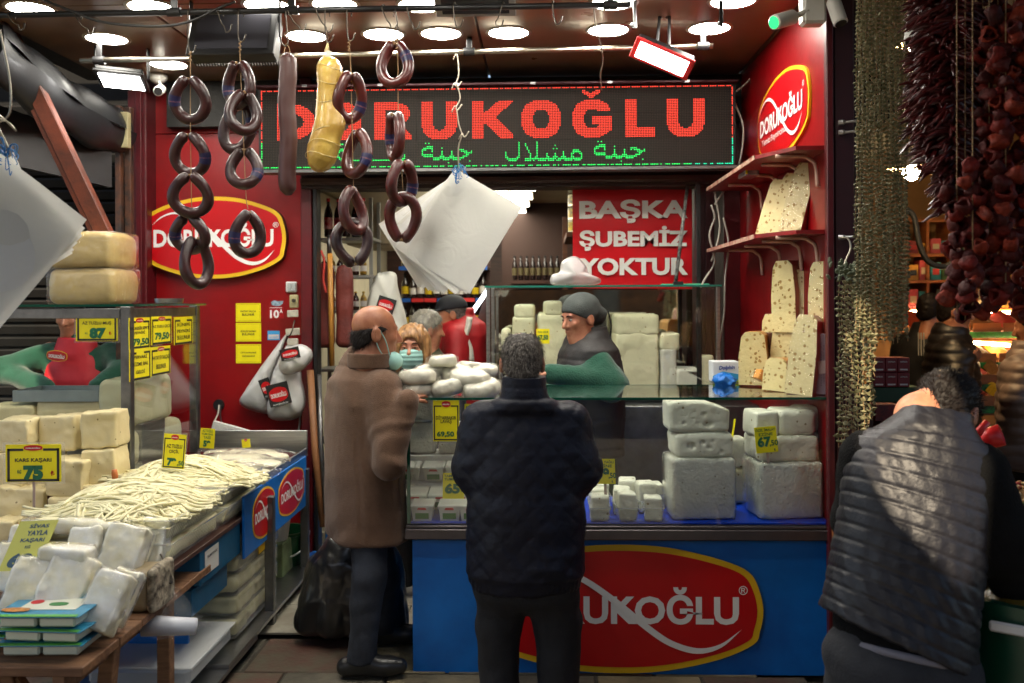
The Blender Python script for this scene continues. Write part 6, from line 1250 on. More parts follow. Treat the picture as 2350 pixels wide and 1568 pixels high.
# hooks on the post
for y0, lab in ((545, 'upper'),): MB().tube(spline([P(1925, 545, 3.96), P(1946, 548, 3.94), P(1952, 570, 3.93), P(1940, 600, 3.93), P(1936, 616, 3.93), P(1944, 622, 3.93)], 5), .004, 6).build('meat_hook', WIREL, smooth=True, label='pale wire hook hanging from a bolt of the maroon post', cat='hook')
MB().tube(spline([P(1915, 640, 3.93), P(1936, 624, 3.93), P(1962, 618, 3.93)], 4), .003, 5).build('tie_string', CABLEB, smooth=True, label='dark string tied to the hook on the maroon post', cat='string')
# loose cables by the right jamb
for i, pts in enumerate(([(1632, 470), (1640, 500), (1628, 540), (1640, 600), (1618, 640), (1608, 660)], [(1640, 440), (1652, 520), (1640, 580), (1632, 600)], [(1660, 500), (1672, 560), (1664, 640), (1662, 720), (1650, 800), (1658, 860), (1668, 905)], [(1690, 210), (1722, 180), (1738, 130), (1760, 110)], [(1684, 230), (1706, 300), (1690, 400), (1660, 440), (1640, 470)])):
    MB().tube(spline([P(x, y, 5.55) for x, y in pts], 5), .006, 6).build('loose_cable', CABLE, smooth=True, label='pale loose cable %s' % ['looping beside the right door jamb', 'short, hanging above the loop by the right jamb', 'long, falling behind the counter by the side wall', 'curving over the right end of the lit board', 'running down right of the lit board'][i], cat='cable')
# ================================================================== PEOPLE
class Fld:
    """distance field on a box, each primitive evaluated only around itself"""
    def __init__(s, lo, hi, h):
        s.lo = np.array(lo, float); s.h = h; s.n = [int(math.ceil((hi[i] - lo[i]) / h)) + 1 for i in range(3)]; s.d = np.full(s.n, .2, np.float32)
        s.ax = [(s.lo[i] + np.arange(s.n[i]) * h).astype(np.float32) for i in range(3)]
    def put(s, fn, lo, hi, k=.02, sub=False):
        m = 3 * k + 4 * s.h; i0 = [max(0, int((lo[i] - m - s.lo[i]) / s.h)) for i in range(3)]; i1 = [min(s.n[i], int((hi[i] + m - s.lo[i]) / s.h) + 2) for i in range(3)]
        if any(i1[i] <= i0[i] for i in range(3)): return s
        sl = tuple(slice(i0[i], i1[i]) for i in range(3)); p = np.meshgrid(*[s.ax[i][i0[i]:i1[i]] for i in range(3)], indexing='ij'); e = fn(p).astype(np.float32)
        s.d[sl] = smax(s.d[sl], -e, k) if sub else smin(s.d[sl], e, k); return s
    def seg(s, a, b, ra, rb=None, k=.02, sub=False):
        rb = ra if rb is None else rb; r = max(ra, rb); return s.put(lambda p: seg(p, a, b, ra, rb), [min(a[i], b[i]) - r for i in range(3)], [max(a[i], b[i]) + r for i in range(3)], k, sub)
    def chain(s, pts, rs, k=.02):
        for i in range(len(pts) - 1): s.seg(pts[i], pts[i + 1], rs[i], rs[i + 1], k)
        return s
    def ell(s, c, r, R=None, k=.02, sub=False):
        m = max(r); return s.put(lambda p: ell(p, c, r, R), [c[i] - m for i in range(3)], [c[i] + m for i in range(3)], k, sub)
    def mesh(s, name, mat, parent, disp=None, **kk):
        d = s.d
        for i in range(3):
            q = [slice(None)] * 3; q[i] = 0; d[tuple(q)] = np.maximum(d[tuple(q)], s.h); q[i] = -1; d[tuple(q)] = np.maximum(d[tuple(q)], s.h)
        g = openvdb.FloatGrid(3 * s.h); g.copyFromArray(np.clip(d, -3 * s.h, 3 * s.h)); pts, tri, quad = g.convertToPolygons(isovalue=0.0, adaptivity=0.0)
        V = pts.astype(np.float64) * s.h + s.lo; F = quad.astype(np.int64)
        a, b, c = V[F[:, 0]], V[F[:, 1]], V[F[:, 2]]
        if np.einsum('ij,ij->i', a - V.mean(0), np.cross(b - a, c - a)).sum() < 0: F = F[:, ::-1]
        if disp is not None: V = V + vnormals(V, F) * disp(V)[:, None]
        return mesh_obj(name, V, F, mat, parent, smooth=True, **kk), V, F
def frame(f, u=(0, 0, 1)):
    f = Vector(f).normalized(); u = Vector(u); r = f.cross(u).normalized(); u = r.cross(f); return np.array(Matrix((r, f, u)).transposed())
SKIN = M('skin', lin((190, 134, 104)), .45, var=.18, vs=20, col2=lin((168, 104, 80)), sss=.12, bump=.08, bs=90)
SKIN2 = M('skin_tan', lin((176, 118, 86)), .42, var=.2, vs=18, col2=lin((150, 92, 66)), sss=.12, bump=.08, bs=90)
LIP = M('lips', lin((150, 84, 76)), .4); EYW = M('eye_white', (.34, .31, .28), .3); EYI = M('iris', (.03, .02, .015), .15)
def L2W(c, Rn, v): return Vector(c) + Vector(Rn @ np.array(v, float))
def head_put(F, c, Rn, s=1.0, face=True, neck=True, neck_to=None):
    w = lambda *v: tuple(L2W(c, Rn, np.array(v) * s)); e = lambda cc, r, k=.02, sub=False, R2=None: F.ell(w(*cc), [x * s for x in r], Rn if R2 is None else R2, k * s, sub)
    e((0, -.012, .035), (.076, .097, .086), .02); e((0, .028, -.035), (.058, .066, .084), .035); e((0, .062, -.098), (.026, .022, .02), .03); e((0, .0, -.07), (.056, .06, .035), .03)
    if face:
        F.seg(w(-.034, .082, .027), w(.034, .082, .027), .011 * s, None, .014 * s); e((.036, .072, -.02), (.022, .018, .018), .02); e((-.036, .072, -.02), (.022, .018, .018), .02)
        for sx in (-1, 1): e((sx * .031, .1, .006), (.019, .016, .012), .01, True); e((sx * .031, .079, .004), (.014, .0135, .0125), .004)
        F.seg(w(0, .09, .012), w(0, .114, -.03), .008 * s, .0125 * s, .012 * s)
        for sx in (-1, 1): e((sx * .012, .099, -.034), (.008, .011, .008), .008)
        e((0, .089, -.060), (.023, .011, .006), .006); e((0, .087, -.072), (.02, .011, .007), .006); e((0, .101, -.066), (.024, .008, .0025), .004, True)
    for sx in (-1, 1): e((sx * .081, -.012, -.008), (.014, .023, .034), .01); e((sx * .094, -.007, -.004), (.007, .012, .019), .006, True)
    if neck: F.seg(w(0, -.018, -.07), neck_to if neck_to is not None else w(0, -.04, -.19), .056 * s, .062 * s, .03 * s)
def hand_put(F, w, d, n, s=1.0, curl=.6, left=False):
    """palm from the wrist w along d, n the palm normal; five fingers bent by curl"""
    d = Vector(d).normalized(); n = Vector(n); n = (n - d * n.dot(d)).normalized(); x = d.cross(n) * (-1 if left else 1); w = Vector(w)
    F.ell(tuple(w + d * .045 * s), (.042 * s, .052 * s, .018 * s), np.array(Matrix((x, d, n)).transposed()), .012)
    for i, (ox, L) in enumerate(((-.03, .07), (-.010, .08), (.010, .076), (.029, .06))):
        p = w + x * ox * s + d * .085 * s; a = curl * .5; q = p + (d * math.cos(a) + n * math.sin(a)) * L * .45 * s; a = curl * 1.3; r = q + (d * math.cos(a) + n * math.sin(a)) * L * .32 * s; a = curl * 2; t = r + (d * math.cos(a) + n * math.sin(a)) * L * .26 * s
        F.chain([tuple(w + x * ox * .8 * s + d * .05 * s), tuple(p), tuple(q), tuple(r), tuple(t)], [.01 * s, .0095 * s, .009 * s, .008 * s, .0068 * s], .004)
    b = w + d * .025 * s - x * .035 * s; m = b - x * .028 * s + d * .03 * s + n * .012 * s; F.chain([tuple(w + d * .02 * s - x * .015 * s), tuple(b), tuple(m), tuple(m + d * .028 * s + n * .016 * s)], [.013 * s, .012 * s, .010 * s, .008 * s], .006)
def eyes(parent, c, Rn, s=1.0, lids=.0):
    for sx in (-1, 1):
        o = MB().sphere(L2W(c, Rn, np.array((sx * .031, .0795, .004)) * s), .0129 * s, 12, 8).build('eye', EYW, parent, True); MB().sphere(L2W(c, Rn, np.array((sx * .031, .0895, .003)) * s), .006 * s, 8, 6).build('iris', EYI, o, True)
def brows(parent, c, Rn, mat, s=1.0, dz=0):
    for sx in (-1, 1): MB().tube(spline([L2W(c, Rn, np.array(v) * s) for v in ((sx * .014, .098, .022 + dz), (sx * .03, .099, .029 + dz), (sx * .05, .086, .024 + dz))], 4), [.003, .0036, .004, .004, .004, .0036, .003, .002, .001], 5).build('eyebrow', mat, parent, True)
def hairline(q, s=1.0): return (-.078 + .86 * (q[1] / s + .085)) * s - q[2]            # negative where hair grows
def hair(parent, c, Rn, mat, s=1.0, th=.008, keep=None, name='hair', strands=0, slen=.02, comb=(0, -1, -.6), seed=1, rough=.004, h=.006, lo=-.1, mat2=None):
    cen = np.array(Vector(c)); ext = .16 * s
    def fn(p):
        q = loc(p, c, Rn); d = ell(q, (0, -.012 * s, .035 * s), [(x + th) * s for x in (.076, .097, .086)]); d = smin(d, ell(q, (0, -.03 * s, -.03 * s), [(x + th) * s for x in (.064, .07, .06)]), .03)
        return smax(d, keep(q) if keep else hairline(q, s), .008)
    V, F = field(fn, cen - ext, cen + ext, h); N = vnormals(V, F); V2 = V + N * (rough * vn(V.T * np.array([[1], [1], [1]]), 60, seed) + rough * .8 * vn(V.T, 140, seed + 2))[:, None]
    o = mesh_obj(name, V2, F, mat, parent, smooth=True)
    if strands:
        r = np.random.default_rng(seed); idx = r.integers(0, len(V), strands); cw = Rn @ np.array(comb, float); m = MB()
        for i in idx:
            n = N[i]; lq = (V[i] - cen) @ Rn
            if lq[1] > .06 * s and lq[2] < .03 * s: continue
            t = cw - n * (cw @ n); t = t / (np.linalg.norm(t) + 1e-6) * .8 + n * .35 + r.normal(0, .22, 3); t /= np.linalg.norm(t); p = V[i]; L = slen * r.uniform(.6, 1.3); sd = np.cross(t, n); sd /= np.linalg.norm(sd) + 1e-6
            w_ = .0011; q = p + t * L * .55 + n * .002; e = p + t * L - np.array((0, 0, 1)) * L * .2
            m.add([p - sd * w_, p + sd * w_, q + sd * w_ * .8, q - sd * w_ * .8, e], [(0, 1, 2, 3), (3, 2, 4)])
        m.build('hair_strands', mat2 or mat, o, kind='stuff')
    return o
def noise_disp(a1=.006, s1=9, a2=.002, s2=26, st=(1, 1, 1), seed=0, extra=None):
    def f(V):
        p = [V[:, i] * st[i] for i in range(3)]; d = a1 * vn(p, s1, seed) + a2 * vn(p, s2, seed + 1)
        # soft folds running round the limb
        d = d + .45 * a1 * np.sin(V[:, 2] * 55 + 5 * vn(p, 5, seed + 2)) * np.clip(vn(p, 4, seed + 3) + .2, 0, 1)
        return d + (extra(V) if extra is not None else 0)
    return f
def person(label, base): return None
def body(label, head_c, Rn, lo, hi, s=1.0, h=.0075, skin=SKIN, limbs=(), hands=(), face=True, torso=None, neck_to=None, group='people in the market'):
    F = Fld(lo, hi, h); head_put(F, head_c, Rn, s, face, neck_to=neck_to)
    if torso: F.chain(torso, [.075] + [.10] * (len(torso) - 2) + [.085], .04)
    for pts, rs in limbs: F.chain(pts, rs, .03)
    for a in hands: hand_put(F, *a)
    o, V, Fc = F.mesh('person', skin, None); _tags(o, label, 'person', group); return o
def cloth_box(pts, m): a = np.array([list(p) for p in pts]); return a.min(0) - m, a.max(0) + m
def legs(parent, hips, knees, ankles, mat, rt=.085, rk=.06, ra=.052, seat=None, h=.011, seed=3, top=None, name='trousers'):
    lo, hi = cloth_box(list(hips) + list(ankles) + list(knees), .16); lo[2] = min(a[2] for a in ankles) - .02; F = Fld(lo, hi, h)
    for a, b, c in zip(hips, knees, ankles): F.chain([a, b, c], [rt, rk, ra], .03)
    if seat: F.ell(seat[0], seat[1], seat[2] if len(seat) > 2 else None, .05)
    return F.mesh(name, mat, parent, noise_disp(.007, 11, .0025, 30, (1, 1, .8), seed))[0]
def shoe(parent, ankle, f, mat, L=.27, z0=.03):
    f = Vector((f[0], f[1], 0)).normalized(); a = Vector((ankle[0], ankle[1], z0 + .045)); toe = a + f * L * .62; heel = a - f * L * .25
    lo = [min(toe.x, heel.x) - .1, min(toe.y, heel.y) - .1, z0]; hi = [max(toe.x, heel.x) + .1, max(toe.y, heel.y) + .1, z0 + .16]; F = Fld(lo, hi, .009)
    F.seg(heel, tuple(a.lerp(toe, .75)), .043, .04, .03); F.seg(tuple(a + Vector((0, 0, .04))), tuple(a.lerp(toe, .4)), .05, .04, .03); F.seg(tuple(a.lerp(toe, .7)), toe, .043, .034, .02)
    return F.mesh('shoe', mat, parent)[0]
BLKLEATH = M('black_leather', (.012, .012, .013), .35, coat=.2); 

# ---- man in the brown coat
fB = Vector((.86, .51, 0)).normalized(); rB = Vector((fB.y, -fB.x, 0)); bB = Vector((-.815, 4.18, 0)); hc = P(862, 764, 4.12); RnB = frame((.93, .36, -.06))
shR, elR, wrR = bB + rB * .19 + Vector((.01, 0, 1.29)), P(893, 1062, 3.92), P(932, 922, 3.95); shL, elL, wrL = bB - rB * .19 + Vector((0, 0, 1.30)), bB - rB * .27 + Vector((-.02, 0, 1.0)), bB - rB * .24 + Vector((-.02, .04, .72))
pB = body('bald man in a brown wool coat holding a black bag', hc, RnB, (-1.2, 3.7, .55), (-.4, 4.6, 1.75), 1.02, skin=SKIN2, limbs=(([shR, elR, wrR], [.05, .045, .032]), ([shL, elL, wrL], [.05, .045, .032])), hands=((wrR, (.5, 1, .25), (0, 0, -1), .9, .5), (wrL, (0, .05, -1), (.6, .6, 0), 1, 1.2, True)), torso=[tuple(hc - Vector((.03, .02, .15))), tuple(bB + Vector((0, 0, 1.2))), tuple(bB + Vector((0, 0, .9))), tuple(bB + Vector((0, 0, .65)))])
WOOL = M('brown_wool', lin((104, 76, 56)), .9, var=.12, vs=60, bump=.5, bs=260, sheen=.15)
Fc = Fld((-1.25, 3.65, .58), (-.35, 4.7, 1.56), .0095); RB = frame(fB)
lev = [(.60, 0, .0, .245, .175), (.85, 0, 0, .235, .17), (1.05, 0, 0, .235, .168), (1.22, 0, -.005, .235, .165), (1.33, 0, -.01, .20, .145), (1.40, 0, -.005, .12, .115), (1.47, 0, .01, .085, .09)]
Fc.put(lambda p: loft(loc(p, bB, RB), lev), (-1.2, 3.8, .6), (-.45, 4.6, 1.47), .02); Fc.chain([shR, elR, wrR], [.088, .07, .054], .035); Fc.chain([shL, elL, wrL], [.09, .075, .055], .05)
def coat_x(V):
    de = np.linalg.norm(V - np.array(elR + Vector((.02, 0, .05))), axis=1); fold = .0055 * np.sin(de * 150 + 3 * vn(V.T, 9, 6)) * np.exp(-(de / .13) ** 2)
    q = loc(V.T, bB, RB); seam = np.exp(-(q[0] - .02 * np.sin(q[2] * 3) - .19) ** 2 / .00006) * (q[2] < 1.1); return fold - .004 * seam - .006 * np.exp(-((V[:, 2] - 1.39) / .006) ** 2)
coat = Fc.mesh('coat', WOOL, pB, noise_disp(.009, 9, .0015, 40, (1, 1, .7), 4, coat_x))[0]
Fk = Fld((-1.0, 3.9, 1.36), (-.6, 4.4, 1.60), .007); ck = Vector((hc.x - .025, hc.y - .01, 1.415)); Rk = frame((fB.x, fB.y, 0), (.25, .1, 1))
Fk.put(lambda p: np.maximum(np.abs(np.sqrt((loc(p, ck, Rk)[0] / .088) ** 2 + (loc(p, ck, Rk)[1] / .096) ** 2) - 1) * .1 - .008, np.abs(loc(p, ck, Rk)[2]) - .034), (-.95, 3.9, 1.38), (-.65, 4.35, 1.52), .008); Fk.mesh('collar', WOOL, pB)
for v in ((1.36, .155), (1.28, .17)): MB().lathe([(.012, 0), (.012, .005)], bB + fB * v[1] + rB * .06 + Vector((0, 0, v[0])), 10, rot(90, 0, 60)).build('button', BLK, coat)
DJEAN = M('dark_jeans', lin((44, 50, 62)), .75, var=.4, vs=9, col2=lin((26, 29, 38)), bump=.3, bs=160)
aR, aL = P(830, 1505, 3.98), P(880, 1480, 4.35); aR.z = aL.z = .11
legs(pB, [tuple(bB + rB * .08 + Vector((0, 0, .78))), tuple(bB - rB * .09 + Vector((0, 0, .78)))], [tuple(P(846, 1330, 4.0)), tuple(P(880, 1330, 4.3))], [tuple(aR), tuple(aL)], DJEAN, .098, .074, .064)
shoe(pB, aR, (1, .05), BLKLEATH); shoe(pB, aL, (1, .2), BLKLEATH)
HAIRD = M('dark_hair', lin((26, 19, 16)), .55, var=.4, vs=60, spec=.2); HAIRG = M('grey_hair', lin((112, 106, 100)), .55, var=.7, vs=70, col2=lin((48, 44, 42)), spec=.2); 
hair(pB, hc, RnB, HAIRD, 1.02, .006, keep=lambda q: np.maximum(hairline(q, 1.02) - .008, q[2] - .028 - .25 * q[1] + .9 * np.maximum(q[1] - .02, 0)), strands=1100, slen=.03, comb=(0, -.25, -1), seed=5)
MASKM = M('mask_fabric', lin((150, 196, 188)), .75, var=.06, bump=.15, bs=30)
m = MB(); q0 = L2W(hc, RnB, (.03, .10, -.115)); mk = thing('x', None, None, q0) if False else None
solid('face_mask', lambda p: np.maximum(np.abs(ell(loc(p, L2W(hc, RnB, (.01, .075, -.125)), RnB), (0, 0, 0), (.055, .05, .042))) - .004, loc(p, L2W(hc, RnB, (0, .03, -.1)), RnB)[2] - .03), [q0.x - .15, q0.y - .15, q0.z - .1], [q0.x + .1, q0.y + .1, q0.z + .1], .006, MASKM, pB)
for a_, b_, c_ in (((.078, -.002, .022), (.084, .03, -.03), (.06, .06, -.105)), ((.078, -.012, -.035), (.078, .01, -.08), (.05, .055, -.125))): MB().tube(spline([L2W(hc, RnB, a_), L2W(hc, RnB, b_), L2W(hc, RnB, c_)], 5), .0028, 5).build('mask_loop', MASKM, pB, True)
# black bin bag in his hand
BBAG = M('black_bag', (.012, .012, .013), .3, coat=.35, bump=.7, bs=9); cb = P(812, 1340, 4.42)
def bagf(p):
    q = [p[0] - cb.x, p[1] - cb.y, p[2]]; lv = [(.075, 0, 0, .24, .12), (.10, -.01, 0, .275, .14), (.25, -.005, 0, .262, .15), (.42, .0, 0, .225, .12), (.52, .02, 0, .15, .08), (.60, .05, 0, .05, .04), (.66, .06, 0, .02, .02)]
    return loft(q, lv, 2.6)
solid('black_bag', bagf, (cb.x - .32, cb.y - .2, .06), (cb.x + .32, cb.y + .2, .67), .011, BBAG, disp=lambda V: .03 * (np.abs(vn(V.T * np.array([[1], [1], [.4]]), 7, 3)) - .3) + .014 * (np.abs(vn(V.T * np.array([[1], [1], [.6]]), 17, 5)) - .3) + .012 * np.sin(V[:, 0] * 26 + V[:, 2] * 9 + 4 * vn(V.T, 4, 1)) * np.clip(V[:, 2] * 1.6, .2, 1), label='big full black plastic bag hanging beside the brown coat', cat='bag')

# ---- man in the navy quilted jacket, seen from behind
bN = Vector((P(1207, 1200, 3.6).x, 3.6, 0)); hN = P(1198, 834, 3.6); RnN = frame((-.04, 1, -.12))
S_ = lambda sx: bN + Vector((sx * .178, -.01, 1.215)); eN = {-1: P(1084, 1075, 3.6), 1: P(1334, 1078, 3.6)}; wN = {-1: bN + Vector((-.12, .25, .98)), 1: bN + Vector((.14, .25, 1.0))}
pN = body('man in a dark navy quilted jacket standing at the counter with his back turned', hN, RnN, (bN.x - .4, 3.3, .5), (bN.x + .4, 4.0, 1.62), .98, limbs=[([tuple(S_(s)), tuple(eN[s]), tuple(wN[s])], [.05, .045, .032]) for s in (-1, 1)], hands=[(wN[s], (-s * .9, .25, .1), (0, -.3, -1), 1, .7, s < 0) for s in (-1, 1)], neck_to=(hN.x, 3.6, 1.27), torso=[tuple(hN - Vector((0, -.01, .15))), tuple(bN + Vector((0, 0, 1.1))), tuple(bN + Vector((0, 0, .8))), tuple(bN + Vector((0, 0, .55)))])
NAVY = M('navy_quilt', lin((20, 23, 38)), .5, var=.25, vs=6, col2=lin((14, 16, 28)), bump=.25, bs=60, spec=.25)
Fn = Fld((bN.x - .45, 3.3, .52), (bN.x + .45, 4.0, 1.40), .0075)
lev2 = [(.555, 0, 0, .215, .155), (.62, 0, 0, .235, .17), (.80, 0, 0, .232, .165), (1.0, 0, 0, .228, .155), (1.15, 0, 0, .222, .14), (1.235, 0, 0, .185, .115), (1.26, 0, -.02, .155, .118), (1.29, 0, -.03, .12, .112), (1.315, 0, -.034, .094, .1), (1.385, 0, -.034, .086, .092)]
Fn.put(lambda p: loft([p[0] - bN.x, p[1] - bN.y, p[2]], lev2), (bN.x - .3, 3.4, .55), (bN.x + .3, 3.8, 1.385), .02)
for s in (-1, 1): Fn.chain([tuple(S_(s)), tuple(eN[s]), tuple(wN[s])], [.07, .068, .055], .06)
def quilt(V):
    x = V[:, 0] - bN.x; z = V[:, 2]; p_ = .095; a = np.abs(np.sin(math.pi * (x * 1.1 + z) / p_)); b = np.abs(np.sin(math.pi * (x * 1.1 - z) / p_)); g = np.minimum(a, b) ** .5
    rib = np.exp(-(np.maximum(0, V[:, 2] - .60)) / .004); return .0042 * g * (z > .61) * (z < 1.29) + .002 * np.sin(x * 420) * (z < .605) - .006 * np.exp(-((z - 1.305) / .005) ** 2) - .004 * np.exp(-((z - 1.345) / .004) ** 2)
jk = Fn.mesh('jacket', NAVY, pN, noise_disp(.007, 9, .002, 26, (1, 1, 1.6), 8, quilt))[0]
BJEAN = M('black_jeans', lin((22, 23, 28)), .8, var=.4, vs=8, bump=.3, bs=160)
legs(pN, [tuple(bN + Vector((-.095, 0, .56))), tuple(bN + Vector((.095, 0, .56)))], [tuple(bN + Vector((-.11, .02, .40))), tuple(bN + Vector((.12, .02, .40)))], [tuple(bN + Vector((-.11, 0, .10))), tuple(bN + Vector((.13, 0, .10)))], BJEAN, .112, .09, .075, seat=(tuple(bN + Vector((0, -.01, .56))), (.20, .14, .1)))
shoe(pN, bN + Vector((-.11, 0, 0)), (-.1, 1), BLKLEATH); shoe(pN, bN + Vector((.13, 0, 0)), (.2, 1), BLKLEATH)
hair(pN, hN, RnN, HAIRG, .98, .008, keep=lambda q: np.maximum(hairline(q, .98) + .004, .04 - np.sqrt(q[0] ** 2 + (q[1] + .02) ** 2 + (q[2] - .125) ** 2)), strands=2600, slen=.022, comb=(0, -.2, -1), seed=7, mat2=M('salt_pepper', lin((136, 128, 120)), .5, var=.9, vs=120, col2=lin((24, 20, 18)), spec=.25))
MB().tube(spline([L2W(hN, RnN, (-.08, -.02, .02)), L2W(hN, RnN, (-.082, -.02, -.03)), L2W(hN, RnN, (-.07, .02, -.08))], 4), .002, 5).build('mask_loop', M('white_elastic', (.7, .7, .72), .6), pN)

# ---- shop assistant with the grey beanie
hA = P(1330, 731, 5.0); RnA = frame((-.8, -.58, -.14)); bA = Vector((P(1350, 900, 5.05).x, 5.06, 0)); fA = Vector((-.93, -.3, 0)).normalized(); rA = Vector((fA.y, -fA.x, 0))
sL, eL, wL = bA - rA * .20 + Vector((-.015, .03, 1.335)), P(1404, 884, 4.84), P(1262, 858, 4.82); sR, eR, wR = bA + rA * .2 + Vector((0, 0, 1.37)), bA + rA * .25 + fA * .1 + Vector((0, 0, 1.1)), bA + fA * .42 + rA * .1 + Vector((0, 0, 1.2))
pA = body('shop assistant in a grey beanie, black vest and green fleece behind the counter', hA, RnA, (bA.x - .75, 4.6, .6), (bA.x + .35, 5.5, 1.8), 1.0, limbs=(([tuple(sL), tuple(eL), tuple(wL)], [.05, .045, .032]), ([tuple(sR), tuple(eR), tuple(wR)], [.05, .045, .032])), hands=((wL, (-1, 0, .1), (0, 0, -1), 1, .5, True), (wR, (-1, -.2, 0), (0, 0, -1), 1, .5)), torso=[tuple(hA - Vector((-.02, 0, .15))), tuple(bA + Vector((0, 0, 1.25))), tuple(bA + Vector((0, 0, .95))), tuple(bA + Vector((0, 0, .65)))])
GRNF = M('green_fleece', lin((8, 74, 54)), .9, var=.25, vs=14, bump=.4, bs=120, sheen=.3); VEST = M('black_vest', lin((40, 38, 38)), .6, var=.25, vs=8, bump=.2, bs=50)
Fs = Fld((bA.x - .75, 4.6, .6), (bA.x + .4, 5.5, 1.5), .0095)
for a_ in ([tuple(sL), tuple(eL), tuple(wL)], [tuple(sR), tuple(eR), tuple(wR)]): Fs.chain(a_, [.084, .078, .056], .06)
RA = frame(fA); Fs.put(lambda p: loft(loc(p, bA, RA), [(.62, 0, 0, .20, .15), (1.3, 0, 0, .2, .13), (1.42, 0, .02, .09, .085), (1.47, 0, .03, .07, .075)]), (bA.x - .3, 4.75, .6), (bA.x + .3, 5.4, 1.47), .03)
Fs.mesh('fleece', GRNF, pA, noise_disp(.006, 12, .002, 40, (1, 1, 1), 11))
Fv = Fld((bA.x - .4, 4.7, .8), (bA.x + .4, 5.5, 1.58), .0095)
Fv.put(lambda p: loft(loc(p, bA, RA), [(.83, 0, 0, .235, .185), (1.05, 0, 0, .24, .19), (1.30, 0, 0, .242, .175), (1.41, 0, -.005, .215, .15), (1.475, 0, -.0, .13, .115), (1.535, 0, -.01, .092, .098)]), (bA.x - .3, 4.75, .83), (bA.x + .3, 5.4, 1.54), .02)
Fv.mesh('vest', VEST, pA, noise_disp(.007, 10, .002, 30, (1, 1, 1), 12, lambda V: -.005 * np.exp(-((((V[:, 2] * 1.0) % .16) - .08) / .006) ** 2)))
legs(pA, [tuple(bA - rA * .09 + Vector((0, 0, .85))), tuple(bA + rA * .09 + Vector((0, 0, .85)))], [tuple(bA - rA * .09 + Vector((0, 0, .48))), tuple(bA + rA * .1 + Vector((0, 0, .48)))], [tuple(bA - rA * .09 + Vector((0, 0, .1))), tuple(bA + rA * .1 + Vector((0, 0, .1)))], GRNF)
for s in (-1, 1): shoe(pA, bA + rA * .1 * s, fA, BLKLEATH)
BEAN = M('grey_beanie', lin((74, 80, 78)), .9, var=.15, vs=20, bump=.35, bs=150)
def beanie(p):
    q = loc(p, hA, RnA); d = ell(q, (0, -.018, .045), (.092, .115, .098)); d = smin(d, ell(q, (.0, -.125, .0), (.055, .05, .055)), .05)
    return smax(d, (-.045 + .62 * (q[1] + .06)) - q[2], .008)
solid('beanie', beanie, [hA[i] - .24 for i in range(3)], [hA[i] + .24 for i in range(3)], .0065, BEAN, pA, disp=lambda V: .005 * np.sin(55 * ((V - np.array(hA)) @ RnA)[:, 2] + 40 * ((V - np.array(hA)) @ RnA)[:, 1] + 4 * vn(V.T, 10, 4)) * np.clip(-6 * ((V - np.array(hA)) @ RnA)[:, 1], 0, 1) + .003 * vn(V.T, 18, 2))
eyes(pA, hA, RnA); brows(pA, hA, RnA, HAIRD)
MB().tube(spline([L2W(hA, RnA, (-.05, -.165, .02)), L2W(hA, RnA, (-.05, -.175, -.06)), L2W(hA, RnA, (-.05, -.16, -.12)), L2W(hA, RnA, (-.05, -.13, -.19))], 5), .003, 5).build('toggle_cord', CABLEB, pA, True)

# ---- woman with the face mask
hW = P(947, 797, 5.0); RnW = frame((-.05, -1, -.02)); bW = Vector((hW.x + .02, 5.06, 0))
pW = body('fair haired woman wearing a pale green face mask, facing the street', hW, RnW, (bW.x - .32, 4.8, .8), (bW.x + .32, 5.35, 1.62), .94, torso=[tuple(hW + Vector((0, .04, -.15))), tuple(bW + Vector((0, 0, 1.1))), tuple(bW + Vector((0, 0, .85)))])
DCOAT = M('dark_coat', lin((24, 26, 34)), .7, var=.2, vs=8, bump=.3)
def simple_coat(par, b, Rn_, mat, top, bot, wd, dp_, arms=True, seed=0, name='coat', h=.012, cut=.05):
    F = Fld((b.x - .45, b.y - .45, bot - .02), (b.x + .45, b.y + .45, top + .06), h); F.put(lambda p: loft(loc(p, (b.x, b.y, 0), Rn_), [(bot, 0, 0, wd, dp_), ((bot + top) / 2, 0, 0, wd, dp_), (top - .14, 0, 0, wd * .98, dp_ * .95), (top - .06, 0, 0, wd * .75, dp_ * .8), (top, 0, 0, .085, .085), (top + .05, 0, 0, .075, .08)]), (b.x - .4, b.y - .4, bot), (b.x + .4, b.y + .4, top + .05), .02)
    r = Vector(Rn_[:, 0]); f = Vector(Rn_[:, 1])
    if arms:
        for s in (-1, 1): F.chain([tuple(b + r * s * (wd - .03) + Vector((0, 0, top - .14))), tuple(b + r * s * (wd + .05) + Vector((0, 0, top - .42))), tuple(b + r * s * wd * .7 + f * .2 + Vector((0, 0, top - .5)))], [.08, .07, .05], .05)
    return F.mesh(name, mat, par, noise_disp(.007, 10, .002, 30, (1, 1, .8), seed))[0]
simple_coat(pW, bW, frame((0, -1, 0)), DCOAT, 1.30, .45, .21, .15, seed=14)
legs(pW, [(bW.x - .08, 5.06, .7), (bW.x + .08, 5.06, .7)], [(bW.x - .08, 5.06, .42), (bW.x + .08, 5.06, .42)], [(bW.x - .08, 5.06, .1), (bW.x + .08, 5.06, .1)], BJEAN, h=.015)
BLOND = M('blond_hair', lin((168, 124, 74)), .45, var=.5, vs=50, col2=lin((104, 70, 40)), st=(1, 1, .2))
def wh(p):
    q = loc(p, hW, RnW); d = ell(q, (0, -.012, .04), (.094, .108, .094)); d = smin(d, ell(q, (.075, .0, -.06), (.028, .06, .09)), .03); d = smin(d, ell(q, (-.075, .0, -.06), (.028, .06, .09)), .03); d = smin(d, ell(q, (0, -.06, -.06), (.085, .05, .09)), .03)
    face = ell(q, (0, .09, -.035), (.056, .09, .092)); return smax(d, -face, .012)
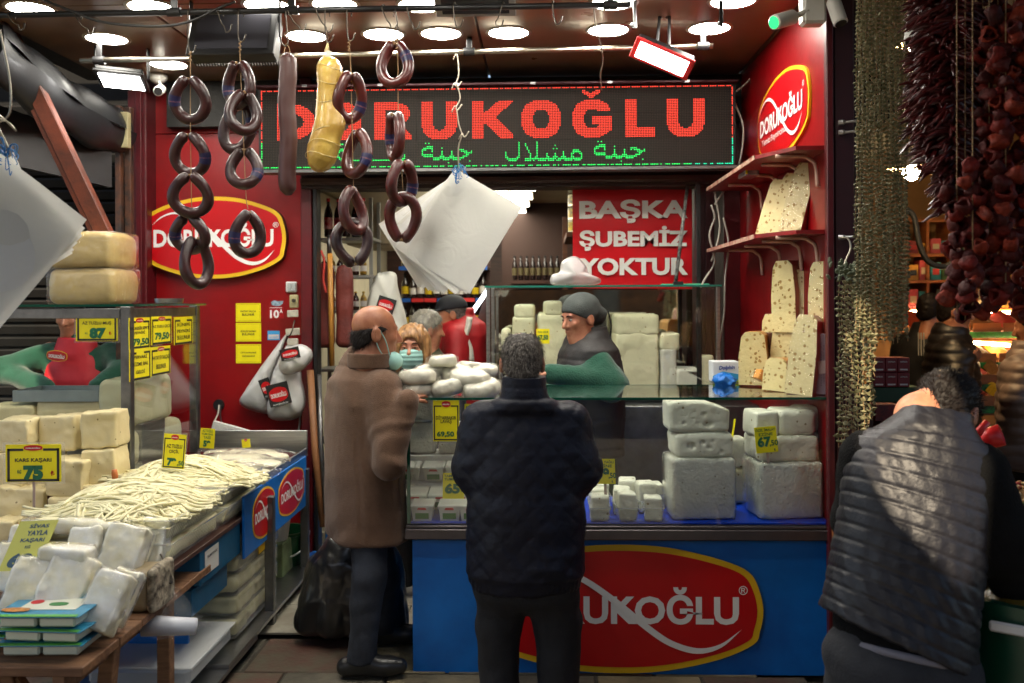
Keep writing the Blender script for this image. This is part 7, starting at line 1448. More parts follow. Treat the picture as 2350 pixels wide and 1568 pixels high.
solid('hair', wh, [hW[i] - .2 for i in range(3)], [hW[i] + .2 for i in range(3)], .0065, BLOND, pW, disp=lambda V: .004 * np.sin(((V - np.array(hW)) @ RnW)[:, 0] * 160 + 6 * vn(V.T, 12, 3)) + .003 * vn(V.T, 40, 3))
def mk(p):
    q = loc(p, hW, RnW); d = np.abs(ell(q, (0, .035, -.055), (.066, .076, .075))) - .004; return np.maximum(d, np.maximum(np.maximum(q[2] + .002, -.115 - q[2]), .01 - q[1]))
solid('face_mask', mk, [hW[i] - .16 for i in range(3)], [hW[i] + .16 for i in range(3)], .0055, MASKM, pW, disp=lambda V: .002 * np.sin(V[:, 2] * 260))
eyes(pW, hW, RnW, .94); brows(pW, hW, RnW, M('brown_brow', lin((70, 48, 34)), .6), .94, .002)
for sx in (-1, 1): MB().tube(spline([L2W(hW, RnW, (sx * .016, .089, .004)), L2W(hW, RnW, (sx * .03, .0915, .010)), L2W(hW, RnW, (sx * .046, .082, .003))], 4), .0042, 6).build('eyelid', SKIN, pW, True)

# ---- grey haired person, man in the red jacket with cap
hG = P(982, 757, 5.9); RnG = frame((.88, .45, -.08)); bG = Vector((hG.x - .02, 5.95, 0))
pG = body('grey haired person in an olive jacket behind the masked woman', hG, RnG, (bG.x - .3, 5.65, .9), (bG.x + .3, 6.25, 1.66), .98, h=.009, torso=[tuple(hG + Vector((-.02, 0, -.15))), tuple(bG + Vector((0, 0, 1.2))), tuple(bG + Vector((0, 0, .95)))])
simple_coat(pG, bG, frame((.88, .45, 0)), M('olive_jacket', lin((58, 58, 34)), .8, var=.25, vs=8, bump=.3), 1.37, .7, .22, .16, seed=16); legs(pG, [(bG.x, 5.87, .75), (bG.x, 6.03, .75)], [(bG.x, 5.87, .45), (bG.x, 6.03, .45)], [(bG.x, 5.87, .1), (bG.x, 6.03, .1)], BJEAN, h=.016)
hair(pG, hG, RnG, M('silver_hair', lin((150, 146, 132)), .5, var=.5, vs=60, col2=lin((96, 92, 84)), st=(1, 1, .3)), 1.0, .013, keep=lambda q: hairline(q) + .002, strands=900, slen=.03, comb=(0, .3, -1), seed=9, h=.008)
hC = P(1034, 722, 6.3); RnC = frame((-.95, -.15, -.1)); bC = Vector((P(1062, 800, 6.35).x, 6.36, 0))
pC = body('man in a red jacket with white shoulder stripe and dark cap inside the shop', hC, RnC, (bC.x - .36, 6.0, .9), (bC.x + .3, 6.7, 1.8), 1.0, h=.009, skin=SKIN2, torso=[tuple(hC + Vector((.04, 0, -.15))), tuple(bC + Vector((0, 0, 1.25))), tuple(bC + Vector((0, 0, .95)))])
jc = simple_coat(pC, bC, frame((-.9, .1, 0)), M('red_jacket', lin((170, 20, 28)), .6, var=.2, vs=7, bump=.2), 1.58, .75, .23, .19, seed=18)
sp3 = [P(1078, 728, 6.13), P(1074, 752, 6.13), P(1068, 772, 6.13), P(1078, 800, 6.14), P(1082, 830, 6.14)]; MB().tube(spline(sp3, 4), .022, 6).build('shoulder_stripe', M('stripe_white', (.6, .58, .5), .6), pC, True)
legs(pC, [(bC.x, 6.28, .8), (bC.x, 6.44, .8)], [(bC.x, 6.28, .45), (bC.x, 6.44, .45)], [(bC.x, 6.28, .1), (bC.x, 6.44, .1)], BJEAN, h=.016)
hair(pC, hC, RnC, HAIRG, 1.0, .008, strands=300, slen=.02, seed=11, h=.008)
CAPM = M('dark_cap', lin((26, 28, 34)), .8, var=.2)
solid('cap', lambda p: smin(smax(ell(loc(p, hC, RnC), (0, -.012, .05), (.092, .112, .088)), .035 - loc(p, hC, RnC)[2], .01), np.maximum(ell(loc(p, hC, RnC), (0, .11, .04), (.08, .08, .03)), np.abs(loc(p, hC, RnC)[2] - .042 + .2 * np.maximum(loc(p, hC, RnC)[1] - .08, 0)) - .008), .01), [hC[i] - .25 for i in range(3)], [hC[i] + .25 for i in range(3)], .008, CAPM, pC)

# ---- assistant behind the left case
hL = Vector((P(160, 640, 5.68).x, 5.68, 1.60)); RnL = frame((.1, -1, -.25)); bL = Vector((P(178, 800, 5.68).x, 5.72, 0))
els = {-1: P(8, 850, 5.6), 1: P(290, 850, 5.6)}; wrs = {-1: P(110, 895, 5.42), 1: P(225, 888, 5.42)}
pL = body('assistant in a red apron over a green fleece behind the left glass case', hL, RnL, (bL.x - .6, 5.3, .8), (bL.x + .55, 6.1, 1.82), 1.0, h=.009, limbs=[([tuple(bL + Vector((s * .2, 0, 1.38))), tuple(els[s]), tuple(wrs[s])], [.05, .045, .032]) for s in (-1, 1)], hands=[(wrs[s], (-s * .7, -.3, -.2), (0, 0, -1), 1, .6, s > 0) for s in (-1, 1)], torso=[tuple(hL + Vector((0, .04, -.15))), tuple(bL + Vector((0, 0, 1.25))), tuple(bL + Vector((0, 0, .9)))])
Fq = Fld((bL.x - .65, 5.3, .7), (bL.x + .6, 6.1, 1.52), .011); Fq.put(lambda p: loft([p[0] - bL.x, p[1] - bL.y, p[2]], [(.72, 0, 0, .2, .15), (1.2, 0, 0, .215, .15), (1.36, 0, 0, .18, .12), (1.42, 0, 0, .09, .09), (1.48, 0, 0, .07, .08)]), (bL.x - .3, 5.5, .7), (bL.x + .3, 5.95, 1.48), .02)
for s in (-1, 1): Fq.chain([tuple(bL + Vector((s * .19, 0, 1.35))), tuple(els[s]), tuple(wrs[s])], [.085, .078, .055], .05)
Fq.mesh('fleece', GRNF, pL, noise_disp(.008, 11, .002, 30, (1, 1, 1), 21))
APR = M('red_apron', lin((190, 24, 40)), .65, var=.2, vs=6, bump=.25, bs=14)
Fa = Fld((bL.x - .3, 5.45, .7), (bL.x + .3, 5.75, 1.5), .010); Fa.put(lambda p: np.maximum(loft([p[0] - bL.x, p[1] - bL.y + .01, p[2]], [(.72, 0, 0, .235, .16), (1.2, 0, 0, .225, .16), (1.36, 0, 0, .15, .13), (1.46, 0, 0, .13, .10)]), np.maximum(p[1] - bL.y + .03, np.abs(p[0] - bL.x) - .19)), (bL.x - .3, 5.5, .7), (bL.x + .3, 5.75, 1.46), .01)
ap = Fa.mesh('apron', APR, pL, noise_disp(.008, 8, .002, 30, (1, 1, .5), 22))[0]
ce = P(131, 817, 5.52); pl = [(x * .065, y * .034) for x, y in LOGO]; MB().prism(pl, ce + Vector((0, -.0, 0)), (1, 0, -.12), (.12, 0, 1), .003).build('badge_border', YELD, ap); MB().prism([(x * .94, y * .88) for x, y in pl], ce + Vector((0, -.003, 0)), (1, 0, -.12), (.12, 0, 1), .002).build('badge_face', LOGOR, ap); text(ap, 'DORUKOĞLU', ce + Vector((0, -.0062, 0)), .1, .028, (1, 0, -.12), (.12, 0, 1), WHT, bold=.03)
legs(pL, [(bL.x - .09, 5.74, .75), (bL.x + .09, 5.74, .75)], [(bL.x - .09, 5.74, .45), (bL.x + .09, 5.74, .45)], [(bL.x - .09, 5.74, .1), (bL.x + .09, 5.74, .1)], BJEAN, h=.016); hair(pL, hL, RnL, HAIRD, 1.0, .008, seed=13, h=.009)

# ---- man in the quilted vest bending over the stall
pel = P(2075, 1450, 2.6); nk = P(2122, 975, 2.74); spn = (nk - pel); SL = spn.length; RV = frame((.22, .95, -.25), spn.normalized()); hV = P(2174, 950, 2.80); RnV = frame((.62, .62, -.62), (.35, .35, .9))
Lc = lambda x, y, z: Vector(np.array(pel) + RV @ np.array((x, y, z)))
sVr, eVr, wVr = P(2246, 1085, 2.64), P(2308, 1250, 2.58), P(2338, 1440, 2.72); sVl, eVl, wVl = P(1990, 1055, 2.74), P(1972, 1190, 2.82), P(2000, 1290, 3.0)
pV = body('young man in a shiny dark quilted vest bending over the right stall', hV, RnV, (.6, 2.2, .5), (1.75, 3.3, 1.52), 1.0, limbs=(([tuple(sVr), tuple(eVr), tuple(wVr)], [.05, .045, .032]), ([tuple(sVl), tuple(eVl), tuple(wVl)], [.05, .045, .032])), hands=((wVr, (.1, .0, -1), (-.5, .6, 0), 1, .6), (wVl, (.5, .6, -.4), (0, 0, -1), 1, .6, True)), torso=[tuple(nk + Vector((.0, .03, .02))), tuple(Lc(0, 0, SL * .7)), tuple(Lc(0, 0, SL * .3)), tuple(pel)], neck_to=tuple(nk + Vector((.01, .02, -.02))))
KNIT = M('black_knit', lin((9, 9, 10)), .95, bump=.5, bs=160, spec=.2); VESTM = M('shiny_vest', lin((27, 27, 34)), .45, var=.15, vs=7, bump=.3, bs=40, spec=.4)
Fk = Fld((.6, 2.2, .5), (1.75, 3.3, 1.4), .0095)
for a_ in ([tuple(sVr), tuple(eVr), tuple(wVr)], [tuple(sVl), tuple(eVl), tuple(wVl)]): Fk.chain(a_, [.085, .072, .056], .05)
Fk.put(lambda p: loft(loc(p, pel, RV), [(-.06, 0, 0, .185, .13), (.1, 0, 0, .19, .13), (SL * .8, 0, 0, .19, .12), (SL, 0, .02, .08, .08)]), tuple(np.array(pel) - .3), tuple(np.array(nk) + .3), .03)
Fk.mesh('jumper', KNIT, pV, noise_disp(.006, 12, .002, 40, (1, 1, 1), 31))
Fx = Fld((.68, 2.25, .58), (1.6, 3.05, 1.42), .0048)
def vestf(p):
    q = loc(p, pel, RV); d = loft(q, [(-.11, -.03, 0, .22, .165), (.08, -.02, 0, .205, .155), (SL * .45, -.01, 0, .20, .155), (SL * .72, -.005, 0, .205, .145), (SL * .88, 0, .0, .19, .125), (SL * .97, .01, .0, .13, .115), (SL * 1.03, .02, .01, .105, .105), (SL * 1.07, .03, .02, .098, .098)])
    return np.maximum(d, -.035 - q[2] - .25 * q[0])
Fx.put(vestf, tuple(np.array(pel) - .3), tuple(np.array(nk) + .3), .02)
Fx.seg(tuple(sVr + Vector((.05, .0, -.03))), tuple(sVr + Vector((.16, -.02, -.12))), .085, .085, .02, sub=True)
def baffle(V):
    q = loc(V.T, pel, RV); t = (q[2] + .24 * (q[0]) * (1 - np.clip(q[2] / SL, 0, 1)) + .03 * q[0]) / .047; fr = t - np.floor(t); on = (q[2] < SL * .93)
    pf = 1 - np.exp(-(np.minimum(fr, 1 - fr) * .047 / .0058) ** 2); wr = np.sin(q[0] * 130 + 35 * q[2] + 5 * vn(V.T, 7, 5)) * np.clip(vn(V.T, 6, 9) + .35, 0, 1)
    return .0034 * pf * on + .0024 * wr * np.clip(pf, 0, 1)
Fx.mesh('vest', VESTM, pV, noise_disp(.004, 7, .002, 24, (1, 1, 1), 33, baffle))
BELTM = M('grey_waistband', lin((120, 118, 128)), .7, bump=.3, bs=120)
pt = [Lc(.19 * math.sin(a_), -.135 * math.cos(a_), -.055 - .0 * a_) for a_ in np.linspace(-1.5, 1.5, 18)]; MB().tube(pt, .012, 6).build('waistband', BELTM, pV, True)
legs(pV, [tuple(Lc(-.09, 0, -.08)), tuple(Lc(.10, 0, -.08))], [tuple(pel + Vector((-.10, .10, -.36))), tuple(pel + Vector((.12, .10, -.36)))], [tuple(pel + Vector((-.12, .02, -.68))), tuple(pel + Vector((.14, .02, -.68)))], M('charcoal_trousers', lin((36, 38, 44)), .85, var=.25, vs=9, bump=.3, bs=120), .112, .085, .065, seat=(tuple(Lc(0, -.01, -.10)), (.19, .135, .11)))
for s in (-.12, .14): shoe(pV, pel + Vector((s, .02, 0)), (.2, 1), BLKLEATH)
hair(pV, hV, RnV, HAIRD, 1.0, .009, keep=lambda q: hairline(q) - .002, strands=1900, slen=.026, comb=(0, .5, .7), seed=17, rough=.004)
hair(pV, hV, RnV, M('shaved_hair', lin((84, 60, 48)), .7, var=.4, vs=80, spec=.2), 1.0, .003, keep=lambda q: hairline(q) - .05, name='shaved_sides', seed=19)

# ---- people in the neighbour stall
def walker(label, px, py, Y, f, coatm, hair_m, wd=.22, puffer=False, trousers=BJEAN, hand_at=None, seed=0, tall=0):
    h0 = P(px, py, Y); Rn_ = frame((f[0], f[1], -.1)); b = Vector((h0.x - .02 * f[0], Y + .04, 0)); top = h0.z - .13; f_ = Vector((f[0], f[1], 0)).normalized(); r_ = Vector((f_.y, -f_.x, 0))
    lm = []; hd = []
    if hand_at is not None:
        w = P(*hand_at, Y - .2); sh_ = b + r_ * (.19 if r_.y < 0 else -.19) + Vector((0, 0, top - .14)); el_ = sh_.lerp(w, .5) + Vector((-.05, -.06, -.14)); lm = [([tuple(sh_), tuple(el_), tuple(w)], [.05, .045, .03])]; hd = [(w, (.8, -.2, .3), (0, .8, .4), 1, .9)]
    p_ = body(label, h0, Rn_, (b.x - .45, Y - .5, top - .6), (b.x + .45, Y + .4, h0.z + .16), 1.0, h=.010, skin=SKIN2, limbs=lm, hands=hd, torso=[tuple(h0 + Vector((0, 0, -.15))), tuple(b + Vector((0, 0, top - .2))), tuple(b + Vector((0, 0, top - .5)))], group='shoppers in the neighbour stall')
    F = Fld((b.x - .5, Y - .5, top - .72), (b.x + .5, Y + .5, top + .06), .012); F.put(lambda q: loft(loc(q, (b.x, b.y, 0), frame(f_)), [(top - .68, 0, 0, wd, .17), (top - .3, 0, 0, wd, .17), (top - .12, 0, 0, wd * .95, .15), (top - .04, 0, 0, .13, .12), (top + .05, 0, 0, .085, .09)]), (b.x - .35, Y - .35, top - .7), (b.x + .35, Y + .4, top + .05), .02)
    if lm: F.chain(lm[0][0], [.095, .085, .06], .05)
    for s in ((-1, 1) if not lm else (-1,)): F.chain([tuple(b + r_ * s * (wd - .03) + Vector((0, 0, top - .13))), tuple(b + r_ * s * (wd + .04) + Vector((0, 0, top - .4))), tuple(b + r_ * s * wd * .8 + f_ * .15 + Vector((0, 0, top - .6)))], [.085, .075, .05], .05)
    F.mesh('jacket', coatm, p_, noise_disp(.006, 10, .002, 30, (1, 1, 1), seed, (lambda V: .012 * np.sqrt(np.abs(np.sin(V[:, 2] * math.pi / .06)))) if puffer else None))
    legs(p_, [tuple(b + r_ * .09 + Vector((0, 0, top - .6))), tuple(b - r_ * .09 + Vector((0, 0, top - .6)))], [tuple(b + r_ * .09 + Vector((0, 0, .45))), tuple(b - r_ * .09 + Vector((0, 0, .45)))], [tuple(b + r_ * .09 + Vector((0, 0, .08))), tuple(b - r_ * .09 + Vector((0, 0, .08)))], trousers, h=.016)
    hair(p_, h0, Rn_, hair_m, 1.0, .01, seed=seed, h=.009); return p_, b, top
PUF = M('black_puffer', lin((24, 20, 20)), .45, var=.2, vs=8)
w1, b1, t1 = walker('short haired man in a dark jacket with white print in the neighbour stall', 2137, 714, 6.6, (.8, .5), M('dark_jacket', lin((22, 20, 22)), .7, var=.2), HAIRD, trousers=M('beige_trousers', lin((150, 116, 70)), .8, var=.2), seed=41)
for k_ in range(3): MB().box(P(2108 + k_ * 6, 790, 6.38), (.008, .004, .16)).build('jacket_print', M('print_grey', (.4, .38, .34), .6), w1)
w2, b2, t2 = walker('man in a black puffer jacket holding a small cup in the neighbour stall', 2192, 716, 6.2, (.75, -.25), PUF, HAIRD, wd=.25, puffer=True, hand_at=(2208, 826), seed=43)
MB().lathe([(.02, 0), (.026, .06), (.024, .06), (.019, .004)], P(2216, 822, 5.98), 14).build('paper_cup', WPLAS, smooth=True, label='small white cup in the hand of the puffer jacket man', cat='cup')
w3, b3, t3 = walker('woman in a grey puffer coat with dark scarf at the right picture edge', 2372, 752, 5.4, (-.5, .5), M('taupe_puffer', lin((122, 104, 96)), .5, var=.2, vs=8), HAIRD, wd=.23, puffer=True, hand_at=(2352, 860), seed=45)
# ================================================================== BACK CASE AND SHOP INTERIOR
bc = thing('rear_glass_case', 'glass case with mirror back behind the shop assistant', 'display case', (P(1390, 900, 5.5).x, 5.75, 0))
xl, xr = P(1120, 700, 5.5).x, P(1648, 700, 5.5).x; ztp = P(1400, 657, 5.5).z; zsh = 1.10; yf, yk = 5.5, 6.05
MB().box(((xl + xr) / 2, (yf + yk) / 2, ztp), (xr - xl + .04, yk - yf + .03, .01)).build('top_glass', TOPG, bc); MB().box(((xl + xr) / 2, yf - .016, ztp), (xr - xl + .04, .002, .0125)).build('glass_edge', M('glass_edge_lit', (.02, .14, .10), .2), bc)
for x in (xl, xr): MB().box((x, yf, (ztp + zsh) / 2), (.022, .022, ztp - zsh - .012), b=.002).build('post', STEEL, bc)
for x in (xl, xr): MB().box((x, yk, (ztp + zsh) / 2), (.022, .022, ztp - zsh - .012), b=.002).build('post', STEEL, bc)
MB().box(((xl + xr) / 2, yk + .02, (ztp + zsh) / 2), (xr - xl, .008, ztp - zsh - .03)).build('mirror', M('mirror', (.62, .60, .56), .03, metal=1), bc)
MB().box(((xl + xr) / 2, (yf + yk) / 2, zsh - .01), (xr - xl, yk - yf, .02), b=.003).build('shelf', STEEL, bc)
pane(xl + .015, yf - .003, zsh + .004, xr - .015, yf + .003, ztp - .01, par=bc)
MB().box(((xl + xr) / 2, (yf + yk) / 2 + .02, zsh / 2 - .01), (xr - xl - .02, yk - yf - .04, zsh - .03), b=.004).build('base', STEELD, bc)
MB().box(((xl + xr) / 2, yf - .02, .93), (xr - xl, .02, .02), b=.002).build('rail', STEEL, bc)
for i, (x0, x1, y0, y1, lab, mt) in enumerate(((1150, 1172, 760, 860, 'thin cream cheese edge at the left post', FETAY), (1176, 1226, 732, 872, 'cream cheese block left of the yellow tag', FETAY), (1235, 1300, 726, 890, 'tall cream cheese block left of the grey beanie', FETAY), (1248, 1290, 697, 726, 'small cheese slab on top left of the beanie', FETAY), (1412, 1512, 770, 893, 'big cream cheese block right of the assistant, lower', FETAY), (1412, 1513, 728, 770, 'cream cheese slab right of the assistant, upper', FETAY), (1516, 1554, 806, 893, 'cut white cheese in open wrap', FETA), (1552, 1608, 850, 893, 'low white cheese piece near the right case post', FETA), (1384, 1412, 800, 893, 'cheese edge just behind the assistant back', FETAY), (1300, 1340, 770, 893, 'cheese block mostly hidden by the assistant', FETAY), (1608, 1640, 820, 893, 'narrow cheese block at the right case post', FETAY), (1515, 1560, 770, 806, 'cheese slab above the open wrap', FETAY), (1180, 1224, 706, 732, 'small cheese slab on the left block', FETAY))):
    Y = 5.66; s = Y / FPX; c = P((x0 + x1) / 2, y1, Y)
    block('cheese_block', 'in the rear case, ' + lab, 'cheese', (c.x, Y + .12, max(zsh + .003, c.z)), ((x1 - x0) * s, .2, P(0, y0, Y).z - max(zsh + .003, c.z)), 2, mt, seed=120 + i, rnd=.018, h=.009, group='cheese in the rear case')
s = 5.45 / FPX
tag(P(1246, 772, 5.46), 30 * s, 34 * s, (('ÖZEL EZİNE', .6, .8, .16, GRN_INK), ('67,50', -.2, .8, .4, GRN_INK, 0, .05)), 'small yellow tag 67,50 on the rear case beside the assistant face', badge=False)
# on top of the rear case
bag('crumpled_bag', [(1290, 600), (1320, 588), (1345, 610), (1352, 628), (1378, 640), (1372, 652), (1330, 655), (1268, 654), (1266, 632), (1284, 624)], 5.6, .12, 'crumpled white plastic bag on top of the rear case', mat=GL('bag_film', (.95, .95, .95), .15, milk=.55, bump=.8, bs=20), seed=5)
t = thing('floor_squeegee', 'green plastic squeegee with a black stick leaning on the banner', 'squeegee', P(1570, 655, 5.6)); MB().box(P(1572, 655, 5.62), (.3, .05, .02), b=.008).build('head', M('mint_plastic', lin((70, 170, 130)), .4), t); MB().tube([P(1550, 652, 5.62), P(1578, 424, 5.74)], .011, 8).build('handle', M('worn_black', (.02, .02, .02), .5, var=.8, vs=30, col2=(.3, .3, .28)), t, True); MB().box(P(1556, 652, 5.6), (.06, .05, .03), b=.004).build('socket', BLACKM, t)
# red banner
bn = thing('red_banner', 'red banner with three lines of white capitals inside the doorway', 'banner', P(1450, 660, 5.86)); a, b = P(1315, 662, 5.86), P(1588, 432, 5.86)
MB().grid(14, 10, lambda u, v: Vector((a.x + (b.x - a.x) * u, 5.866 + .006 * math.sin(u * 7 + v * 5), a.z + (b.z - a.z) * v - .008 * u))).build('sheet', M('banner_red', lin((186, 12, 24)), .3, var=.06, vs=3, bump=.05, bs=5), bn, True)
s = 5.85 / FPX
for body, y, x0, x1, h_ in (('BAŞKA', 480, 1330, 1577, 54), ('ŞUBEMİZ', 547, 1330, 1577, 56), ('YOKTUR', 612, 1330, 1578, 40)):
    text(bn, body, P((x0 + x1) / 2, y + (5 if body == 'BAŞKA' else 0), 5.852), (x1 - x0) * s, h_ * s, mat=M('banner_white', (.62, .62, .58), .5), bold=.04)
# shelving with bottles (left inside the door)
COLA = M('dark_bottle', (.02, .012, .012), .12, coat=.6); CAPR = M('red_cap', lin((190, 20, 30)), .4); LBR = M('bottle_label', lin((190, 30, 50)), .4, var=.4, vs=20, col2=lin((220, 200, 200)))
sf = thing('bottle_rack', 'grey metal rack with red labelled bottles inside the door', 'rack', P(770, 850, 6.3)); xa_, xb_ = P(742, 600, 6.3).x, P(842, 600, 6.3).x
GREYM = M('grey_rack', lin((150, 152, 146)), .45, metal=.3)
for z in (P(0, 555, 6.3).z, P(0, 640, 6.3).z, P(0, 720, 6.3).z, 1.2): MB().box(((xa_ + xb_) / 2, 6.45, z), (xb_ - xa_ + .1, .34, .02), b=.002).build('shelf', GREYM, sf)
for x in (xa_ - .03, xb_ + .03): 
    for y in (6.3, 6.6): MB().box((x, y, 1.25), (.025, .025, 2.3), b=.002).build('upright', GREYM, sf)
def bottle(c, r, h_, lab, body=COLA, cap=CAPR, label=LBR, group='bottles', par=None, mk='bottle'):
    t = thing(mk, lab, mk, c, group); c = Vector(c)
    MB().lathe([(r * .9, 0), (r, .01), (r, h_ * .58), (r * .8, h_ * .7), (r * .34, h_ * .82), (r * .32, h_ * .93)], c, 14).build('glass', body, t, True)
    MB().lathe([(r * .42, h_ * .92), (r * .42, h_), (0, h_)], c, 10).build('cap', cap, t); MB().lathe([(r * 1.02, h_ * .2), (r * 1.02, h_ * .5)], c, 14, cap=False).build('label', label, t, True); return t
zb = P(0, 553, 6.3).z + .012
for i in range(5): bottle((xa_ + .03 + i * .062, 6.33 + .03 * (i % 2), zb), .03, .27, 'red labelled dark bottle on the rack, %s' % ['first from the wall', 'second from the wall', 'third from the wall', 'fourth from the wall', 'fifth from the wall'][i], group='red labelled bottles on the rack')
JARY = M('yellow_jar', lin((190, 150, 30)), .3, var=.6, vs=30, col2=lin((60, 40, 20)), coat=.5)
for j, z in enumerate((P(0, 640, 6.3).z, P(0, 720, 6.3).z)):
    for i in range(6): bottle((xa_ + i * .055, 6.33, z + .012), .024, .13, 'small jar on the rack, %s from the wall on the %s shelf' % (ORD[i], ('second', 'third')[j]), body=JARY if i % 2 else M('dark_jar', lin((50, 30, 24)), .2, coat=.5), cap=M('gold_cap', lin((180, 150, 60)), .3), label=LWH, group='jars on the door rack', mk='jar')
# cured meat slabs, brooms, apron
MEAT = M('cured_meat', lin((112, 44, 36)), .6, var=.4, vs=7, col2=lin((86, 34, 30)), bump=.35, bs=50)
for i, (x0, x1, y0, y1, lab) in enumerate(((716, 768, 604, 797, 'left'), (772, 812, 606, 797, 'right'))):
    Y = 5.95; s = Y / FPX; c0 = P((x0 + x1) / 2, y1, Y); w = (x1 - x0) * s; h_ = (y1 - y0) * s
    solid('cured_meat', lambda p: rbox(p, (c0.x, Y, c0.z + h_ / 2), (w / 2, .045, h_ / 2), .04) + .006 * vn(p, 12, i) - .012 * np.clip((c0.z + h_ * .35 - p[2]) * 2, 0, 1) + .05 * np.clip((p[2] - c0.z - h_ * .86) * 6 * np.abs(p[0] - c0.x) / w, 0, 1), [c0.x - w / 2 - .05, Y - .08, c0.z - .02], [c0.x + w / 2 + .05, Y + .08, c0.z + h_ + .02], .012, MEAT, label='slab of red cured meat hanging in the doorway, %s of two' % lab, cat='meat')
t = thing('broom', 'yellow wooden broom stick hanging before the cured meat', 'broom', P(768, 850, 5.85)); MB().tube([P(757, 582, 5.86), P(762, 840, 5.86)], .017, 10).build('stick', M('yellow_wood', lin((186, 130, 56)), .5, var=.2, vs=5), t, True); MB().tube([P(755, 540, 5.86), P(757, 584, 5.86)], .013, 8).build('ferrule', STEELD, t, True)
MB().tube(spline([P(737, 575, 5.84), P(744, 600, 5.84), P(742, 640, 5.84), P(748, 672, 5.84)], 5), .008, 6).build('rubber_strip', M('red_rubber', lin((190, 60, 50)), .5), smooth=True, label='thin red rubber strip hanging over the cured meat', cat='strip')
for (x0, y0, x1, y1, lab, mt) in ((712, 850, 742, 1210, 'leaning in the doorway left of the brown coat', M('pale_wood', lin((150, 100, 60)), .55, var=.3, vs=5)), (733, 860, 748, 1180, 'grey, leaning behind the wooden one', STEELD)):
    MB().tube([P(x0, y0, 5.7), P((x0 + x1) / 2 - 4, (y0 + y1) / 2, 5.6), P(x1, y1, 5.5)], .022 if mt != STEELD else .014, 10).build('broom_stick', mt, smooth=True, label='long broom stick ' + lab, cat='stick')
bag('hanging_apron', [(862, 634), (885, 624), (908, 628), (914, 660), (930, 720), (944, 790), (930, 800), (890, 770), (850, 760), (842, 700)], 6.0, .06, 'white apron with badge print hanging above the bald head', (886, 700), .12, .1, 18, mat=M('apron_cloth', lin((196, 196, 186)), .7, var=.12, vs=4, bump=.4, bs=8), seed=7)
# shelves of jars at the back
SH = thing('jar_shelf', 'long dark shelf unit with red and blue edging at the back of the shop', 'shelf', (P(1030, 800, 8.5).x, 8.6, 0)); xa_, xb_ = P(915, 600, 8.4).x, P(1120, 600, 8.4).x
zz = [P(0, y, 8.4).z for y in (622, 694, 760)] + [1.0]
MB().box(((xa_ + xb_) / 2, 8.75, 1.3), (xb_ - xa_, .03, 2.3)).build('back', DWOOD, SH)
for z in zz:
    MB().box(((xa_ + xb_) / 2, 8.55, z), (xb_ - xa_, .36, .025)).build('shelf', DWOOD, SH)
    n = 7
    for k in range(n): MB().box((xa_ + (k + .5) * (xb_ - xa_) / n, 8.365, z), ((xb_ - xa_) / n - .01, .008, .035)).build('edge_label', M('edge_red', lin((200, 50, 50)), .4) if k % 3 else M('edge_blue', lin((40, 90, 170)), .4), SH)
for j, z in enumerate(zz):
    for i in range(11):
        bottle((xa_ + .05 + i * (xb_ - xa_ - .1) / 10, 8.45, z + .014), .033, .2 + .03 * ((i + j) % 2), 'dark jar with pale label, %s from the left on the %s back shelf' % (ORD[i], ('top', 'second', 'third', 'lowest')[j]), cap=M('dark_cap', (.03, .02, .02), .4), label=LWH if i % 3 else M('yellow_label', lin((200, 170, 20)), .4), group='jars on the back shelves', mk='jar')
# bottle row and cans at the right
xa_, xb_ = P(1172, 600, 9).x, P(1300, 600, 9).x; t = thing('bottle_shelf', 'dark wooden shelf with a row of black bottles under the ceiling lights', 'shelf', ((xa_ + xb_) / 2, 9.1, 0))
z = P(0, 650, 9).z; MB().box(((xa_ + xb_) / 2, 9.1, z - .02), (xb_ - xa_, .3, .03)).build('board', DWOOD, t); MB().box(((xa_ + xb_) / 2, 9.28, z + .3), (xb_ - xa_ + .2, .03, 1.2)).build('back', M('wood_back', lin((60, 34, 24)), .5), t)
for i in range(9): bottle((xa_ + .04 + i * .06, 9.0, z), .026, .24, 'black oil bottle, %s from the left in the row below the lights' % ORD[i], cap=BLACKM, label=M('dull_label', lin((90, 80, 50)), .5), group='black bottles in a row')
xa_ = P(1296, 600, 7.2).x; t = thing('can_shelf', 'wooden side shelf with stacked tins beside the red banner', 'shelf', (xa_ + .15, 7.4, 0)); z = P(0, 545, 7.2).z; MB().box((xa_ + .16, 7.5, z - .02), (.3, .9, .04), b=.003).build('board', WOODB, t); MB().box((xa_ + .02, 7.9, 1.2), (.04, .04, 2.4)).build('upright', WOODB, t)
for i in range(4): 
    tt = thing('tin_can', 'black and yellow tin, %s up the stack beside the banner' % ORD[i], 'tin', (xa_ + .1, 7.25, z + i * .105), 'tins stacked beside the banner'); MB().lathe([(.07, 0), (.072, .004), (.07, .01), (.07, .09), (.072, .096), (.07, .1)], (xa_ + .1, 7.25, z + i * .105), 20).build('can', M('tin_metal', (.3, .28, .2), .3, metal=.8), tt, 'auto'); MB().lathe([(.0712, .02), (.0712, .085)], (xa_ + .1, 7.25, z + i * .105), 20, cap=False).build('label', M('tin_label', lin((180, 150, 30)), .4, var=.9, vs=24, col2=(.02, .02, .02)), tt, True)
# tilted white tube in the doorway
MB().tube([P(1076, 728, 6.6), P(1118, 668, 6.6)], .016, 10).build('lamp_tube', EM('tube_glow', (.9, .95, 1), 3), smooth=True, label='slanting bright white tube lamp beside the red jacket', cat='lamp')
MB().box((P(1090, 780, 6.7).x, 6.75, 1.3), (.12, .05, 1.0), rot(0, 18, 0)).build('leaning_plank', DWOOD, label='dark slanting panel behind the white tube lamp', cat='panel')
